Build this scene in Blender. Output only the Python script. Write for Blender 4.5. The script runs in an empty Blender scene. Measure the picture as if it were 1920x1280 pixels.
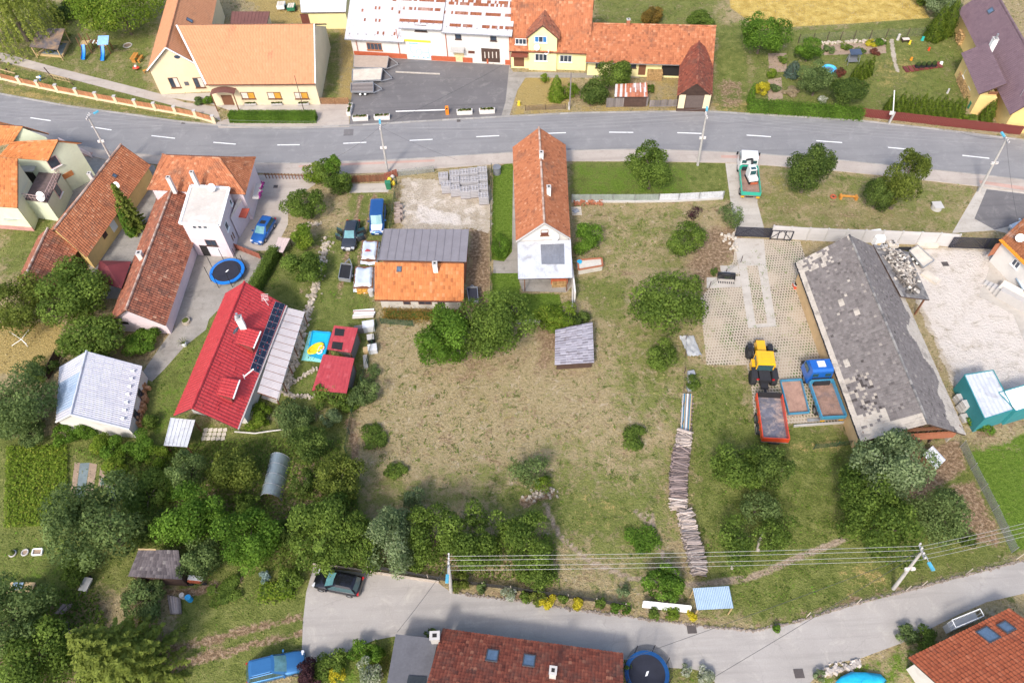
import bpy,math,random
import numpy as np
from mathutils import Vector,Matrix
random.seed(7);RNG=np.random.default_rng(7)
D=bpy.data;SC=bpy.context.scene;COL=SC.collection
R_=math.radians

# ------------------------------------------------------------------ camera, sky, sun, exposure
FPX,PITCH,ROLL,HCAM=1406.65,R_(53.1),R_(-2.5825),63.874
_c,_s,_cr,_sr=math.cos(PITCH),math.sin(PITCH),math.cos(ROLL),math.sin(ROLL)
FW=np.array([0,_c,-_s]);_r0=np.array([1.,0,0]);_u0=np.array([0,_s,_c])
RT=_cr*_r0 + _sr*_u0;UP=-_sr*_r0 + _cr*_u0
cam=D.cameras.new('camera');camo=D.objects.new('camera',cam);COL.objects.link(camo)
cam.sensor_width=36;cam.sensor_fit='HORIZONTAL';cam.lens=FPX/1920*36
cam.clip_start=0.5;cam.clip_end=6000
m=Matrix.Identity(4)
for i in range(3):
    m[i][0],m[i][1],m[i][2]=RT[i],UP[i],-FW[i]
m[2][3]=HCAM
camo.matrix_world=m
SC.camera=camo
SUN_EL,SUN_AZ=45.0,23.0          # sun stands behind the camera, a little to its left
w=D.worlds.new('World');SC.world=w;w.use_nodes=True
nt=w.node_tree;bg=nt.nodes['Background']
sky=nt.nodes.new('ShaderNodeTexSky');sky.sky_type='NISHITA';sky.sun_disc=False
sky.sun_elevation=R_(SUN_EL);sky.sun_rotation=R_(180+SUN_AZ);sky.air_density=1.0;sky.dust_density=3.0;sky.ozone_density=0.6
nt.links.new(sky.outputs[0],bg.inputs[0]);bg.inputs[1].default_value=0.15
sl=D.lights.new('sun','SUN');sl.energy=1.65;sl.angle=R_(8.0);sl.color=(1,.95,.88)
so=D.objects.new('sun',sl);COL.objects.link(so);so.location=(-30,-60,90)
sd=Vector((math.sin(R_(SUN_AZ))*math.cos(R_(SUN_EL)),math.cos(R_(SUN_AZ))*math.cos(R_(SUN_EL)),-math.sin(R_(SUN_EL))))
so.rotation_euler=sd.to_track_quat('-Z','Y').to_euler()
SC.view_settings.view_transform='Standard';SC.view_settings.look='None'
SC.view_settings.exposure=0.99;SC.view_settings.gamma=1.0
SC.view_settings.use_curve_mapping=False
SC.render.engine='CYCLES'

# ------------------------------------------------------------------ survey helper: photo point + height above ground -> place
def G(px,py,z=0.0):
    d=RT*((px-960)/FPX) - UP*((py-640)/FPX) + FW
    t=(z-HCAM)/d[2]
    return Vector((d[0]*t,d[1]*t,z))
def GP(px,py,p,n):                 # the same on an upright wall through p with normal n
    d=Vector(RT*((px-960)/FPX) - UP*((py-640)/FPX) + FW);o=Vector((0,0,HCAM))
    t=(Vector(p)-o).dot(n)/d.dot(n)
    return o + d*t
def V(*a): return Vector(a)
def lerp(a,b,t): return a + (b-a)*t

# ------------------------------------------------------------------ mesh builder
class MB:
    def __init__(s): s.v=[];s.f=[];s.t=[];s.m=[]
    def face(s,pts,tint=0.5,mi=0):
        n=len(s.v);s.v += [tuple(p) for p in pts];s.f.append(tuple(range(n,n+len(pts))));s.t.append(tint);s.m.append(mi)
    def raw(s,vs,fs,tint=0.5,mi=0):
        n=len(s.v);s.v += [tuple(p) for p in vs]
        for f in fs: s.f.append(tuple(i+n for i in f));s.t.append(tint);s.m.append(mi)
        return s
    def box(s,c,size,rz=0.0,tint=0.5,mi=0,taper=1.0,M=None):
        hx,hy,hz=size[0]/2,size[1]/2,size[2]/2;ca,sa=math.cos(rz),math.sin(rz);vs=[]
        for z in (-1,1):
            k=taper if z > 0 else 1
            for x,y in ((-1,-1),(1,-1),(1,1),(-1,1)):
                X,Y=x*hx*k,y*hy*k
                p=V(c[0]+X*ca-Y*sa,c[1]+X*sa+Y*ca,c[2]+z*hz)
                vs.append(M @ p if M else p)
        s.raw(vs,[(3,2,1,0),(4,5,6,7),(0,1,5,4),(1,2,6,5),(2,3,7,6),(3,0,4,7)],tint,mi);return s
    def prism(s,poly,z0,z1,tint=0.5,mi=0):
        n=len(poly);vs=[(p[0],p[1],z0) for p in poly] + [(p[0],p[1],z1) for p in poly]
        a=sum(poly[i][0]*poly[(i+1) % n][1]-poly[(i+1) % n][0]*poly[i][1] for i in range(n))
        fs=[tuple(range(n-1,-1,-1)),tuple(range(n,2*n))] + [(i,(i+1) % n,(i+1) % n+n,i+n) for i in range(n)]
        if a < 0: fs=[tuple(reversed(f)) for f in fs]
        s.raw(vs,fs,tint,mi);return s
    def slab(s,top,th,tint=0.5,mi=0):          # any planar top polygon, thickness downwards
        n=len(top);vs=[V(*p) for p in top] + [V(p[0],p[1],p[2]-th) for p in top]
        a=sum(top[i][0]*top[(i+1) % n][1]-top[(i+1) % n][0]*top[i][1] for i in range(n))
        fs=[tuple(range(n)),tuple(range(2*n-1,n-1,-1))] + [((i+1) % n,i,i+n,(i+1) % n+n) for i in range(n)]
        if a < 0: fs=[tuple(reversed(f)) for f in fs]
        s.raw(vs,fs,tint,mi);return s
    def tube(s,path,r,n=6,tint=0.5,mi=0,r2=None,cap=True):
        path=[V(*p) for p in path];k=len(path);rings=[]
        for i,p in enumerate(path):
            d=(path[min(i+1,k-1)]-path[max(i-1,0)]).normalized()
            a=d.orthogonal().normalized() if abs(d.z) > .99 else d.cross(V(0,0,1)).normalized();b=d.cross(a).normalized()
            rr=r if r2 is None else r+(r2-r)*i/max(k-1,1)
            rings.append([p+a*rr*math.cos(2*math.pi*j/n)+b*rr*math.sin(2*math.pi*j/n) for j in range(n)])
        vs=[q for g in rings for q in g];fs=[]
        for i in range(k-1):
            for j in range(n): fs.append((i*n+j,i*n+(j+1) % n,(i+1)*n+(j+1) % n,(i+1)*n+j))
        if cap: fs += [tuple(range(n-1,-1,-1)),tuple(range((k-1)*n,k*n))]
        s.raw(vs,fs,tint,mi);return s
    def beam(s,a,b,w,h,tint=0.5,mi=0):       # square bar between two points
        a,b=V(*a),V(*b);d=(b-a).normalized()
        x=d.cross(V(0,0,1));x=x.normalized() if x.length > .02 else V(1,0,0);y=x.cross(d).normalized()
        vs=[p+x*sx*w/2+y*sy*h/2 for p in (a,b) for sx,sy in ((-1,-1),(1,-1),(1,1),(-1,1))]
        s.raw(vs,[(0,1,2,3),(7,6,5,4),(1,0,4,5),(2,1,5,6),(3,2,6,7),(0,3,7,4)],tint,mi);return s
    def disc(s,c,r,n=16,tint=.5,mi=0,sx=1,sy=1,rz=0):
        ca,sa=math.cos(rz),math.sin(rz);ps=[]
        for i in range(n):
            x,y=r*sx*math.cos(2*math.pi*i/n),r*sy*math.sin(2*math.pi*i/n);ps.append((c[0]+x*ca-y*sa,c[1]+x*sa+y*ca,c[2]))
        s.face(ps,tint,mi);return s
    def build(s,name,mat,parent=None,base=None,smooth=False):
        me=D.meshes.new(name)
        off=V(0,0,0)
        if parent is not None:
            p=parent
            while p is not None: off += Vector(p.location);p=p.parent
        elif base is not None: off=V(*base)
        elif s.v:
            a=np.array(s.v);off=V(*((a.min(0)+a.max(0))/2));off.z=float(a[:,2].min())
        me.from_pydata([(p[0]-off.x,p[1]-off.y,p[2]-off.z) for p in s.v],[],s.f)
        at=me.attributes.new('tint','FLOAT','FACE');at.data.foreach_set('value',np.array(s.t,dtype=np.float32))
        for mm in (mat if isinstance(mat,(list,tuple)) else [mat]): me.materials.append(mm)
        if max(s.m,default=0): me.polygons.foreach_set('material_index',np.array(s.m,dtype=np.int32))
        if smooth: me.polygons.foreach_set('use_smooth',np.ones(len(s.f),dtype=bool))
        me.update()
        o=D.objects.new(name,me);COL.objects.link(o)
        if parent is not None: o.parent=parent
        else: o.location=off
        return o
def tag(o,label,cat,group=None):
    o['label']=label;o['category']=cat
    if group: o['group']=group
    return o
def struct(o): o['kind']='structure';return o
def stuff(o): o['kind']='stuff';return o
def thing(name,label,cat,loc=(0,0,0),rz=0.0,group=None):
    o=D.objects.new(name,None);COL.objects.link(o);o.location=loc;o.rotation_euler=(0,0,rz);o.empty_display_size=.3
    return tag(o,label,cat,group)
def copy_tree(o,loc,rz,label=None,group=None):
    def cp(a,par):
        b=a.copy();COL.objects.link(b);b.parent=par
        for ch in list(a.children): cp(ch,b)
        return b
    r=cp(o,None);r.location=loc;r.rotation_euler=(0,0,rz)
    if label: r['label']=label
    if group: r['group']=group
    return r
class Loc:                                          # build in local axes under a root (root itself may be rotated)
    def __init__(s,root): s.root=root
    def add(s,name,mb,mat,parent=None,smooth=False):
        me_o=mb.build(name,mat,None,base=(0,0,0),smooth=smooth);me_o.parent=parent or s.root;me_o.location=(0,0,0);return me_o

# ------------------------------------------------------------------ materials
MATS={}
def nd(nt,typ,**kw):
    n=nt.nodes.new(typ)
    for k,v in kw.items():
        if k.startswith('i_'): n.inputs[int(k[2:]) if k[2:].isdigit() else k[2:]].default_value=v
        else: setattr(n,k,v)
    return n
def newmat(name):
    mt=D.materials.new(name);mt.use_nodes=True;return mt,mt.node_tree,mt.node_tree.nodes['Principled BSDF']
def ramp(nt,stops,interp='LINEAR'):
    r=nt.nodes.new('ShaderNodeValToRGB');r.color_ramp.interpolation=interp;e=r.color_ramp.elements
    while len(e) < len(stops): e.new(.5)
    for i,(p,c) in enumerate(stops): e[i].position=p;e[i].color=(*c,1) if len(c) == 3 else c
    return r
def mixc(nt,a,b,fac,typ='MIX'):
    n=nt.nodes.new('ShaderNodeMix');n.data_type='RGBA';n.blend_type=typ;n.clamp_factor=True
    for sock,v in ((n.inputs[6],a),(n.inputs[7],b),(n.inputs[0],fac)):
        if isinstance(v,(int,float)): sock.default_value=v
        elif isinstance(v,tuple): sock.default_value=(*v,1) if len(v) == 3 else v
        else: nt.links.new(v,sock)
    return n.outputs[2]
def noise(nt,scale,detail=4,rough=.6,vec=None,dist=0):
    n=nd(nt,'ShaderNodeTexNoise');n.inputs['Scale'].default_value=scale;n.inputs['Detail'].default_value=detail
    n.inputs['Roughness'].default_value=rough;n.inputs['Distortion'].default_value=dist
    if vec is not None: nt.links.new(vec,n.inputs['Vector'])
    return n.outputs[0]
def pos(nt):
    return nt.nodes.new('ShaderNodeNewGeometry').outputs['Position']
def mrange(nt,v,a,b,c=0.0,d=1.0):
    n=nt.nodes.new('ShaderNodeMapRange');n.inputs[1].default_value=a;n.inputs[2].default_value=b;n.inputs[3].default_value=c;n.inputs[4].default_value=d
    nt.links.new(v,n.inputs[0]);return n.outputs[0]
def math_(nt,op,a,b=None):
    n=nt.nodes.new('ShaderNodeMath');n.operation=op
    for i,v in ((0,a),(1,b)):
        if v is None: continue
        if isinstance(v,(int,float)): n.inputs[i].default_value=v
        else: nt.links.new(v,n.inputs[i])
    return n.outputs[0]
def attr(nt,name):
    n=nt.nodes.new('ShaderNodeAttribute');n.attribute_name=name;return n.outputs['Fac']
def bump(nt,h,strength,dist,b):
    n=nt.nodes.new('ShaderNodeBump');n.inputs['Strength'].default_value=strength;n.inputs['Distance'].default_value=dist
    nt.links.new(h,n.inputs['Height']);nt.links.new(n.outputs[0],b.inputs['Normal'])
def mat(name,col,rough=.7,metal=0.0,var=.18,scale=1.2,tintvar=0.0,dirt=None,dirtamt=.0,bmp=0.0,spec=.35,alpha=1.0,trans=0.0):
    """plain weathered surface: base colour, two scales of wear, optional per-face tint and stains"""
    if name in MATS: return MATS[name]
    mt,nt,b=newmat(name);p=pos(nt)
    n1=noise(nt,scale,5,.65,p);n2=noise(nt,scale*7,3,.6,p)
    hi=tuple(min(1,c*(1+var)) for c in col);lo=tuple(c*(1-var) for c in col)
    c=mixc(nt,lo,hi,mrange(nt,math_(nt,'ADD',math_(nt,'MULTIPLY',n1,.65),math_(nt,'MULTIPLY',n2,.35)),.36,.64))
    if tintvar:
        t=attr(nt,'tint');c=mixc(nt,c,mixc(nt,tuple(x*(1-tintvar) for x in col),tuple(min(1,x*(1+tintvar)) for x in col),t),.6)
    if dirt:
        c=mixc(nt,c,dirt,mrange(nt,noise(nt,scale*.8,6,.7,p,.5),.62-dirtamt*.3,.75-dirtamt*.2,0,.75))
    nt.links.new(c,b.inputs['Base Color']);b.inputs['Roughness'].default_value=rough;b.inputs['Metallic'].default_value=metal
    b.inputs['Specular IOR Level'].default_value=spec
    if alpha < 1: b.inputs['Alpha'].default_value=alpha
    if trans: b.inputs['Transmission Weight'].default_value=trans
    if bmp: bump(nt,n2,bmp,.03,b)
    MATS[name]=mt;return mt
def tilemat(name,cols,stain=(.10,.07,.055),stainamt=.3,rough=.8,metal=0.0,sscale=.5):
    """roof covering: tint (one value per tile) picks among the tile colours, lichen and soot over it"""
    mt,nt,b=newmat(name);p=pos(nt)
    k=len(cols);r=ramp(nt,[(i/(k-1),c) for i,c in enumerate(cols)]);nt.links.new(attr(nt,'tint'),r.inputs[0])
    n=noise(nt,sscale,6,.7,p,.4)
    c=mixc(nt,r.outputs[0],stain,mrange(nt,n,.60-.25*stainamt,.80-.2*stainamt,0,.7))
    c=mixc(nt,c,tuple(min(1,x*1.35) for x in cols[-1]),mrange(nt,noise(nt,sscale*9,3,.6,p),.6,.8,0,.35))
    nt.links.new(c,b.inputs['Base Color']);b.inputs['Roughness'].default_value=rough;b.inputs['Metallic'].default_value=metal
    b.inputs['Specular IOR Level'].default_value=.25
    bump(nt,noise(nt,14,3,.6,p),.3,.02,b)
    MATS[name]=mt;return mt
def leafmat(name,dark,light,yellow=None):
    mt,nt,b=newmat(name)
    t=attr(nt,'tint');st=[(0,dark),(.75,light)] + ([(1,yellow)] if yellow else [(1,tuple(min(1,c*1.25) for c in light))])
    r=ramp(nt,st);nt.links.new(t,r.inputs[0])
    nt.links.new(r.outputs[0],b.inputs['Base Color']);b.inputs['Roughness'].default_value=.6;b.inputs['Specular IOR Level'].default_value=.12
    tr=nt.nodes.new('ShaderNodeBsdfTranslucent');mx=nt.nodes.new('ShaderNodeMixShader');mx.inputs[0].default_value=.5
    c2=mixc(nt,r.outputs[0],(1,1,.35),.25,'MULTIPLY');nt.links.new(r.outputs[0],tr.inputs[0])
    nt.links.new(b.outputs[0],mx.inputs[1]);nt.links.new(tr.outputs[0],mx.inputs[2])
    nt.links.new(mx.outputs[0],nt.nodes['Material Output'].inputs[0])
    MATS[name]=mt;return mt
# ------------------------------------------------------------------ ground: one sheet to the horizon, ground cover mapped over it
def inpoly(X,Y,poly):
    c=np.zeros(X.shape,bool);n=len(poly)
    for i in range(n):
        x1,y1=poly[i];x2,y2=poly[(i+1) % n]
        if y1 == y2: continue
        c ^= ((y1 > Y) != (y2 > Y)) & (X < (x2-x1)*(Y-y1)/(y2-y1)+x1)
    return c
def segdist(X,Y,pts,closed):
    d=np.full(X.shape,1e9);n=len(pts)
    for i in range(n if closed else n-1):
        x1,y1=pts[i];x2,y2=pts[(i+1) % n];dx,dy=x2-x1,y2-y1;L=dx*dx+dy*dy+1e-9
        t=np.clip(((X-x1)*dx+(Y-y1)*dy)/L,0,1);d=np.minimum(d,np.hypot(X-x1-t*dx,Y-y1-t*dy))
    return d
COVER=[  # (cover, amount, edge softness in metres, outline as surveyed on the photo)
 ('g',.4,1,[(0,0),(310,0),(270,130),(300,185),(0,108)]),('l',.2,1,[(60,60),(310,0),(270,130),(300,185),(100,128)]),
 ('g',.55,.6,[(0,118),(400,215),(405,222),(0,148)]),('s',.35,.6,[(0,118),(130,150),(100,176),(0,146)]),('g',.45,.6,[(0,152),(400,228),(350,231),(0,176)]),('s',.5,.6,[(0,158),(400,230),(480,242),(0,178)]),
 ('g',.4,.5,[(618,60),(640,60),(640,190),(606,190)]),('s',.7,.8,[(636,50),(668,70),(662,190),(632,190)]),
 ('s',.75,1.5,[(430,-40),(570,-40),(575,60),(500,60)]),('s',.8,1,[(962,140),(1075,140),(1075,200),(962,204)]),('s',.55,1,[(1215,140),(1278,140),(1275,200),(1210,205)]),('s',.5,.5,[(962,196),(1420,190),(1420,214),(962,216)]),
 ('g',.45,2,[(1108,-60),(1345,-60),(1360,60),(1108,60)]),('w',1,.35,[(1355,-140),(1700,-140),(1728,10),(1742,34),(1600,44),(1440,53),(1405,40),(1370,15)]),
 ('g',.7,1,[(1342,50),(1405,45),(1405,212),(1342,208)]),('d',.55,.8,[(1345,150),(1395,150),(1395,205),(1342,205)]),
 ('g',.5,1.5,[(1400,60),(1840,20),(1900,200),(1620,215),(1400,205)]),('l',.25,1.5,[(1450,60),(1830,110),(1830,215),(1610,215),(1480,130)]),('s',.45,2,[(1620,115),(1720,85),(1730,170),(1640,175)]),
 ('g',.8,.8,[(1072,303),(1362,305),(1368,372),(1075,372)]),('l',.55,1.2,[(1072,305),(1300,308),(1300,368),(1076,372)]),
 ('g',.3,.8,[(1422,308),(1835,350),(1790,438),(1422,425)]),('d',.5,3,[(1440,375),(1560,370),(1740,400),(1700,435),(1450,420)]),('l',.35,1.5,[(1560,315),(1625,325),(1600,350),(1555,345)]),('l',.4,1.5,[(1440,395),(1560,395),(1560,424),(1430,424)]),('s',.35,1.5,[(1425,320),(1500,325),(1500,380),(1425,375)]),
 ('l',1,.25,[(924,318),(962,300),(972,470),(945,492),(921,488)]),('l',1,.25,[(921,512),(972,510),(976,550),(1050,550),(1057,590),(1010,602),(921,604)]),
 ('g',.75,.8,[(275,700),(425,555),(345,770),(310,835),(268,835)]),('l',.45,.8,[(285,720),(420,570),(340,760),(305,830),(275,830)]),('s',.3,2,[(300,690),(350,640),(340,720),(300,780)]),
 ('g',.55,1.5,[(0,415),(110,405),(70,500),(0,530)]),('s',1,.8,[(-60,618),(30,606),(118,602),(112,660),(95,690),(50,702),(-60,700)]),
 ('l',.2,.8,[(8,825),(140,828),(134,1000),(4,1005)]),('g',.85,1,[(-80,820),(140,820),(140,1120),(-80,1120)]),('l',.4,1,[(-80,1000),(150,1000),(140,1120),(-80,1120)]),
 ('g',.75,1.5,[(490,470),(660,430),(700,600),(650,770),(480,770)]),('d',.4,2,[(540,470),(620,400),(650,470),(600,560),(540,600)]),('l',.35,1.5,[(600,540),(700,520),(700,600),(560,740),(600,620)]),
 ('g',.9,2,[(130,810),(480,800),(640,790),(690,1050),(400,1080),(140,1100)]),('d',.45,2,[(300,860),(640,840),(690,1050),(300,1050)]),('d',.5,2.0,[(690,1060),(1060,1050),(1060,1095),(690,1070)]),
 ('g',.8,2.5,[(1292,760),(1600,820),(1900,860),(1890,1060),(1480,1170),(1320,1140)]),('l',.35,3,[(1300,950),(1480,1060),(1560,1120),(1330,1130),(1300,1080)]),('g',.5,1.5,[(1295,690),(1400,690),(1415,800),(1295,810)]),
 ('d',.75,1,[(1780,905),(1828,895),(1895,1010),(1880,1030),(1800,1030)]),('d',.85,.7,[(1690,845),(1800,820),(1815,880),(1745,930),(1700,940)]),('s',.55,1.2,[(1480,830),(1605,820),(1612,845),(1500,850)]),
 ('l',.8,.6,[(1812,850),(1980,790),(1980,1040),(1893,1034)]),('d',.5,.8,[(1805,790),(1930,775),(1930,800),(1815,845)]),
 ('d',.75,1.2,[(1300,425),(1392,420),(1395,470),(1330,540),(1300,570),(1285,500)]),('g',.25,2,[(1075,380),(1300,385),(1290,500),(1100,520)]),
 ('s',.22,6,[(690,620),(860,680),(1150,690),(1150,860),(720,900),(670,820)]),('d',.45,2,[(690,680),(860,660),(1010,640),(1010,690),(860,740),(720,720)]),('d',.6,1.2,[(1030,600),(1060,620),(1050,690),(1110,690),(1110,712),(1000,712),(1000,620)]),('d',.5,1.5,[(648,790),(690,770),(690,830),(650,860)]),
 ('g',.35,3,[(1110,600),(1290,600),(1290,800),(1150,800)]),('g',.5,4,[(900,880),(1250,870),(1270,1080),(1060,1050),(900,960)]),('g',.4,3,[(660,860),(860,900),(860,960),(680,960)]),('s',.4,2.5,[(1050,890),(1160,900),(1200,990),(1080,1000)]),
 ('g',.4,1,[(1070,520),(1180,520),(1180,640),(1110,600)]),('g',.25,2,[(1440,690),(1500,800),(1420,830)]),
 ('g',.9,1,[(340,1060),(580,1060),(575,1200),(470,1290),(340,1290)]),('d',1,.5,[(300,1215),(480,1170),(568,1148),(568,1160),(480,1184),(300,1232)]),('d',1,.5,[(300,1250),(400,1216),(500,1197),(568,1180),(568,1192),(500,1208),(300,1268)]),('d',.5,.6,[(370,1085),(440,1080),(540,1095),(540,1110),(440,1105),(370,1108)]),
 ('g',.9,.8,[(560,1250),(700,1195),(745,1188),(730,1290),(560,1290)]),('l',.5,.8,[(560,1250),(700,1195),(745,1188),(730,1290),(560,1290)]),
 ('v',.85,.6,[(752,332),(925,345),(920,440),(880,430),(750,432)]),('v',1,1.2,[(765,370),(880,395),(880,430),(770,430)]),('d',.9,.8,[(878,430),(920,420),(920,590),(880,575)]),('v',.5,.5,[(770,330),(818,335),(818,365),(765,375)]),
 ('v',1,.5,[(1702,462),(1862,466),(1995,480),(1995,735),(1880,735),(1790,727),(1715,560)]),
 ('d',.8,.4,[(672,365),(682,365),(668,430),(652,500),(640,560),(628,560),(645,480)]),('d',.8,.4,[(700,362),(708,362),(690,430),(664,560),(656,560),(680,430)]),('g',.5,1,[(660,360),(735,360),(735,440),(640,600),(620,560)]),
 ('v',.5,.15,[(608,455),(618,455),(600,520),(580,590),(545,720),(535,720),(570,590),(590,520)]),
 ('g',.55,1,[(1172,1235),(1345,1250),(1345,1290),(1172,1290)]),('l',.6,.5,[(1545,1262),(1620,1238),(1700,1205),(1760,1180),(1760,1290),(1530,1290)]),('s',.5,.5,[(1610,1230),(1690,1205),(1690,1225),(1620,1255)]),
 ('d',.55,.3,[(845,1095),(1000,1112),(1200,1145),(1310,1150),(1410,1170),(1410,1180),(1200,1156),(870,1112)]),('d',.6,.3,[(1415,1168),(1560,1128),(1800,1066),(1920,1040),(1920,1048),(1800,1078),(1560,1142),(1415,1178)]),('s',.4,1,[(1560,1060),(1690,1040),(1690,1110),(1560,1130)]),
]
PATHS=[('p',1,.26,[(1278,1096),(1320,1094),(1400,1084),(1440,1070),(1490,1047),(1582,1011)]),('p',1,.2,[(1022,942),(1035,975),(1052,1008),(1080,1030),(1105,1052),(1190,1086),(1230,1090)]),('p',1,.19,[(1188,955),(1222,985),(1230,1015),(1243,1042),(1262,1068),(1280,1096)]),
 ('p',.8,.17,[(1222,962),(1226,985)]),('v',.8,.35,[(1672,75),(1675,105),(1683,134)]),('d',.8,.3,[(300,1108),(370,1110),(420,1100),(450,1085)]),('d',.9,.55,[(985,940),(1010,930),(1030,925)]),('d',.7,.5,[(655,790),(665,830),(668,880),(655,900)])]
xs=np.concatenate([[-3000,-1200,-500,-250,-160,-115],np.arange(-100,100.1,.36),[115,160,250,500,1200,3000]])
ys=np.concatenate([[-3000,-1200,-500,-200,-80,-30,-8],np.arange(4,130.1,.36),[138,160,190,240,350,600,1200,3000]])
X,Y=np.meshgrid(xs,ys);GA={k: np.zeros(X.shape) for k in 'gldsvwp'}
def cover_at(acc,X,Y):
    for k,a,soft,poly in COVER:
        q=[tuple(G(*p)[:2]) for p in poly]
        bx=[min(p[0] for p in q)-soft,max(p[0] for p in q)+soft,min(p[1] for p in q)-soft,max(p[1] for p in q)+soft]
        M_=(X > bx[0]) & (X < bx[1]) & (Y > bx[2]) & (Y < bx[3])
        if not M_.any(): continue
        x,y=X[M_],Y[M_];sdist=np.where(inpoly(x,y,q),1,-1)*segdist(x,y,q,True)
        acc[k][M_]=np.maximum(acc[k][M_],a*np.clip(.5+sdist/(2*soft),0,1))
    for k,a,wd,pl in PATHS:
        q=[tuple(G(*p)[:2]) for p in pl]
        acc[k][:]=np.maximum(acc[k],a*np.clip(1.5-segdist(X,Y,q,False)/wd,0,1))
cover_at(GA,X,Y)
far=(np.abs(X) > 102) | (Y > 132) | (Y < 3)
GA['g'][far]=.55
nx,ny=len(xs),len(ys)
me=D.meshes.new('ground');idx=np.arange(nx*ny).reshape(ny,nx)
vs=np.stack([X,Y,np.zeros_like(X)],-1).reshape(-1,3)
fs=np.stack([idx[:-1,:-1],idx[:-1,1:],idx[1:,1:],idx[1:,:-1]],-1).reshape(-1,4)
me.from_pydata(vs.tolist(),[],fs.tolist())
for k in GA:
    a=me.attributes.new('c_'+k,'FLOAT','POINT');a.data.foreach_set('value',GA[k].reshape(-1).astype(np.float32))
ground=D.objects.new('ground',me);COL.objects.link(ground);struct(ground);ground['label']='patchy dry grass, lawns and bare soil between the village houses'
mt,nt,b=newmat('ground_cover');p=pos(nt)
nb=mrange(nt,noise(nt,.16,4,.6,p),.3,.7);nm=mrange(nt,noise(nt,.75,5,.68,p,.3),.3,.7);nf=mrange(nt,noise(nt,3.2,4,.7,p),.28,.72);nff=mrange(nt,noise(nt,9,3,.7,p),.28,.72)
mixn=math_(nt,'ADD',math_(nt,'ADD',math_(nt,'MULTIPLY',nb,.22),math_(nt,'MULTIPLY',nm,.43)),math_(nt,'MULTIPLY',nf,.35))
def thr(a,k,lo=.12,hi=.90,sharp=.10):      # cover amount against noise: patchy edges instead of outlines
    need=math_(nt,'SUBTRACT',lo+(hi-lo)+.02,math_(nt,'MULTIPLY',a,hi-lo+.04))
    return mrange(nt,math_(nt,'SUBTRACT',mixn,need),-sharp,sharp)
dry=ramp(nt,[(.15,(.215,.17,.085)),(.5,(.345,.275,.15)),(.85,(.45,.365,.225))]);nt.links.new(math_(nt,'ADD',math_(nt,'MULTIPLY',nf,.6),math_(nt,'MULTIPLY',nff,.4)),dry.inputs[0])
grn=ramp(nt,[(.2,(.085,.108,.024)),(.5,(.15,.172,.045)),(.8,(.245,.245,.085))]);nt.links.new(math_(nt,'ADD',math_(nt,'MULTIPLY',nff,.5),math_(nt,'MULTIPLY',nm,.5)),grn.inputs[0])
lwn=ramp(nt,[(.2,(.058,.10,.012)),(.5,(.11,.175,.022)),(.8,(.18,.245,.048))]);nt.links.new(math_(nt,'ADD',math_(nt,'MULTIPLY',nff,.5),math_(nt,'MULTIPLY',nf,.5)),lwn.inputs[0])
soil=ramp(nt,[(.3,(.16,.105,.062)),(.55,(.27,.185,.115)),(.75,(.38,.28,.185))]);nt.links.new(nf,soil.inputs[0])
strw=ramp(nt,[(.3,(.24,.175,.06)),(.55,(.40,.30,.115)),(.75,(.50,.38,.17))]);nt.links.new(nff,strw.inputs[0])
grav=ramp(nt,[(.2,(.33,.275,.205)),(.5,(.47,.40,.315)),(.8,(.57,.50,.41))]);nt.links.new(math_(nt,'ADD',math_(nt,'MULTIPLY',nff,.55),math_(nt,'MULTIPLY',nm,.45)),grav.inputs[0])
wht=ramp(nt,[(.3,(.36,.24,.055)),(.5,(.52,.37,.10)),(.7,(.62,.47,.16))]);nt.links.new(math_(nt,'ADD',math_(nt,'MULTIPLY',nff,.5),math_(nt,'MULTIPLY',nm,.5)),wht.inputs[0])
soil2=ramp(nt,[(.2,(.25,.19,.13)),(.5,(.34,.265,.19)),(.8,(.43,.345,.26))]);nt.links.new(nf,soil2.inputs[0])
ga=math_(nt,'ADD',attr(nt,'c_g'),.24)
c=mixc(nt,dry.outputs[0],soil.outputs[0],mrange(nt,noise(nt,.55,6,.75,p,.6),.55,.63,0,.8))
c=mixc(nt,c,(.45,.365,.26),mrange(nt,noise(nt,1.0,6,.72,p,.5),.58,.65,0,.85))
c=mixc(nt,c,grn.outputs[0],thr(ga,'g',sharp=.12))
c=mixc(nt,c,(.075,.105,.02),mrange(nt,noise(nt,.95,6,.75,p,.6),.57,.63,0,.8))
c=mixc(nt,c,strw.outputs[0],thr(attr(nt,'c_s'),'s'))
c=mixc(nt,c,soil.outputs[0],thr(attr(nt,'c_d'),'d'))
c=mixc(nt,c,soil2.outputs[0],mrange(nt,attr(nt,'c_p'),.25,.7))
c=mixc(nt,c,lwn.outputs[0],thr(attr(nt,'c_l'),'l'))
c=mixc(nt,c,grav.outputs[0],thr(attr(nt,'c_v'),'v',sharp=.05))
c=mixc(nt,c,(.66,.60,.545),mrange(nt,math_(nt,'ADD',attr(nt,'c_v'),math_(nt,'MULTIPLY',nm,.25)),.97,1.12,0,.85))
c=mixc(nt,c,wht.outputs[0],mrange(nt,attr(nt,'c_w'),.3,.6))
nt.links.new(c,b.inputs['Base Color']);b.inputs['Roughness'].default_value=.95;b.inputs['Specular IOR Level'].default_value=.1
bump(nt,math_(nt,'ADD',nff,math_(nt,'MULTIPLY',nf,2.0)),.9,.06,b)
me.materials.append(mt)

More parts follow.
